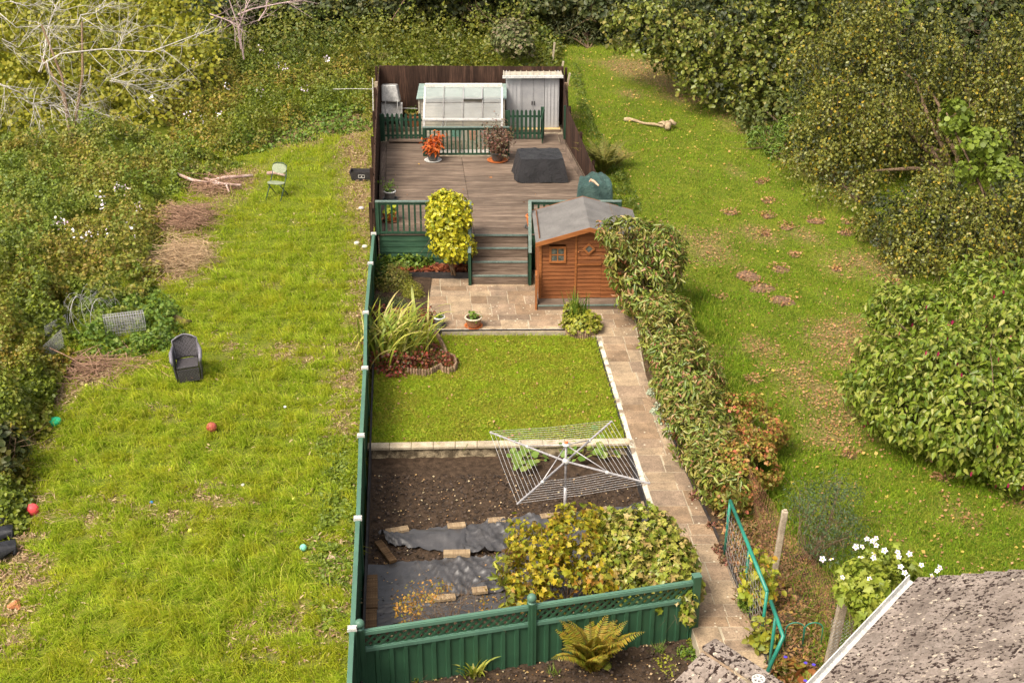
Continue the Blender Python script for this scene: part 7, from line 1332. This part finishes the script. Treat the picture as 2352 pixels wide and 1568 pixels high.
litter_lawn = sample_poly(lp, 260, r, 1.0); leaves('fallen_leaves', np.c_[litter_lawn, np.full(260, ZL+.05)], np.array([[0, 0, 1.]]*260), .045, 'quad', L_dead, 194, jit=.5, kind='stuff')
n = 4500; q = sample_poly(lp, n, r, 1.0, lambda q: np.clip(.15+noise3(np.c_[q, 0*q[:, 0]], 300, .5), 0, 1)); leaves('clover', np.c_[q, np.full(n, ZL+.03)], np.array([[0, 0, 1.]]*n), .038, 'oval', Ll, 94, jit=.3, kind='stuff')
def litter(name, poly, n, z, m, size, seed, fx=None, shape='quad', lift=.02):
    r = np.random.RandomState(seed); q = sample_poly(poly, n, r, 1.0, fx); zz = gz(q[:, 0], q[:, 1])+lift if z is None else np.full(n, z+lift); return leaves(name, np.c_[q, zz], np.array([[0, 0, 1.]]*n), size, shape, m, seed, jit=.35, kind='stuff', droop=0)
litter('fallen_leaves', rp, 17000, None, L_dead, .045, 95, lambda q: .06+dirt(q)**1.2, lift=.045); litter('fallen_leaves', rp, 900, None, leafmat('yellow_leaf', [(.5, .36, .06), (.6, .45, .1), (.4, .2, .05)]), .07, 96, lambda q: np.where(q[:, 1] > 36, 1, .12), lift=.06)
litter('dry_straw', fieldp, 16000, None, L_straw, .07, 97, lambda q: .02+dirt(q)**1.3, 'long', .04)
sp_poly = [(float(xl(13.4))+.1, 13.6), (PL(14)-.1, 14.2), (PL(20)-.1, 20.3), (float(xl(20))+.1, 20.3)]
litter('soil_litter', sp_poly, 1500, ZS, leafmat('soil_litter_leaf', [(.5, .36, .15), (.4, .2, .08), (.6, .5, .3), (.3, .14, .06)]), .035, 98, lift=.025); litter('clods', sp_poly, 9000, ZS, leafmat('soil_clod', [(.02, .014, .01), (.05, .034, .024), (.09, .062, .045)], 0, .95), .035, 99, shape='round', lift=.012)
for i, (x, y, rr_, lk) in enumerate(MH_):
    c = G(x, y); a = np.linspace(0, 6.2, 12); litter_p = [(c.x+math.cos(t_)*rr_*1.15, c.y+math.sin(t_)*rr_*1.1) for t_ in a]; MOLE = (globals().get('MOLE') or [])+[litter_p]
rm = np.random.RandomState(5); qq = np.concatenate([sample_poly(p_, 70, rm, 1.0) for p_ in MOLE]); leaves('fallen_leaves', np.c_[qq, gz(qq[:, 0], qq[:, 1])+.06], np.array([[0, 0, 1.]]*len(qq)), .055, 'quad', L_dead, 104, jit=.5, kind='stuff')
litter('bed_litter', [(float(xl(13))-.1, 12.0), (2.6, 13.2), (2.6, 15.5), (-1.5, 14.4)], 1200, ZF, L_dead, .03, 100, lift=.03); litter('deck_leaves', [(dl(31), 31), (dr(31)-.2, 31), (dr(36)-.3, 36), (dl(36)+.1, 36)], 26, ZD, L_dead, .08, 101, lift=.02)
litter('mulch_leaves', [(float(xl(28))+.3, b0.y+.1), (sx0-.15, b0.y+.1), (sx0-.15, yfr-.05), (float(xl(28))+.3, yfr-.05)], 700, .13, leafmat('red_mulch_leaf', [(.3, .07, .03), (.16, .05, .03), (.4, .14, .05)]), .09, 102, shape='oval', lift=.03); litter('side_bed_litter', [(float(xr(y_))+.05, y_) for y_ in (14, 18, 22, 26.5)]+[(float(xr(y_))+1.0, y_) for y_ in (26.5, 22, 18, 14)], 3500, None, L_dead, .06, 103, lift=.06)
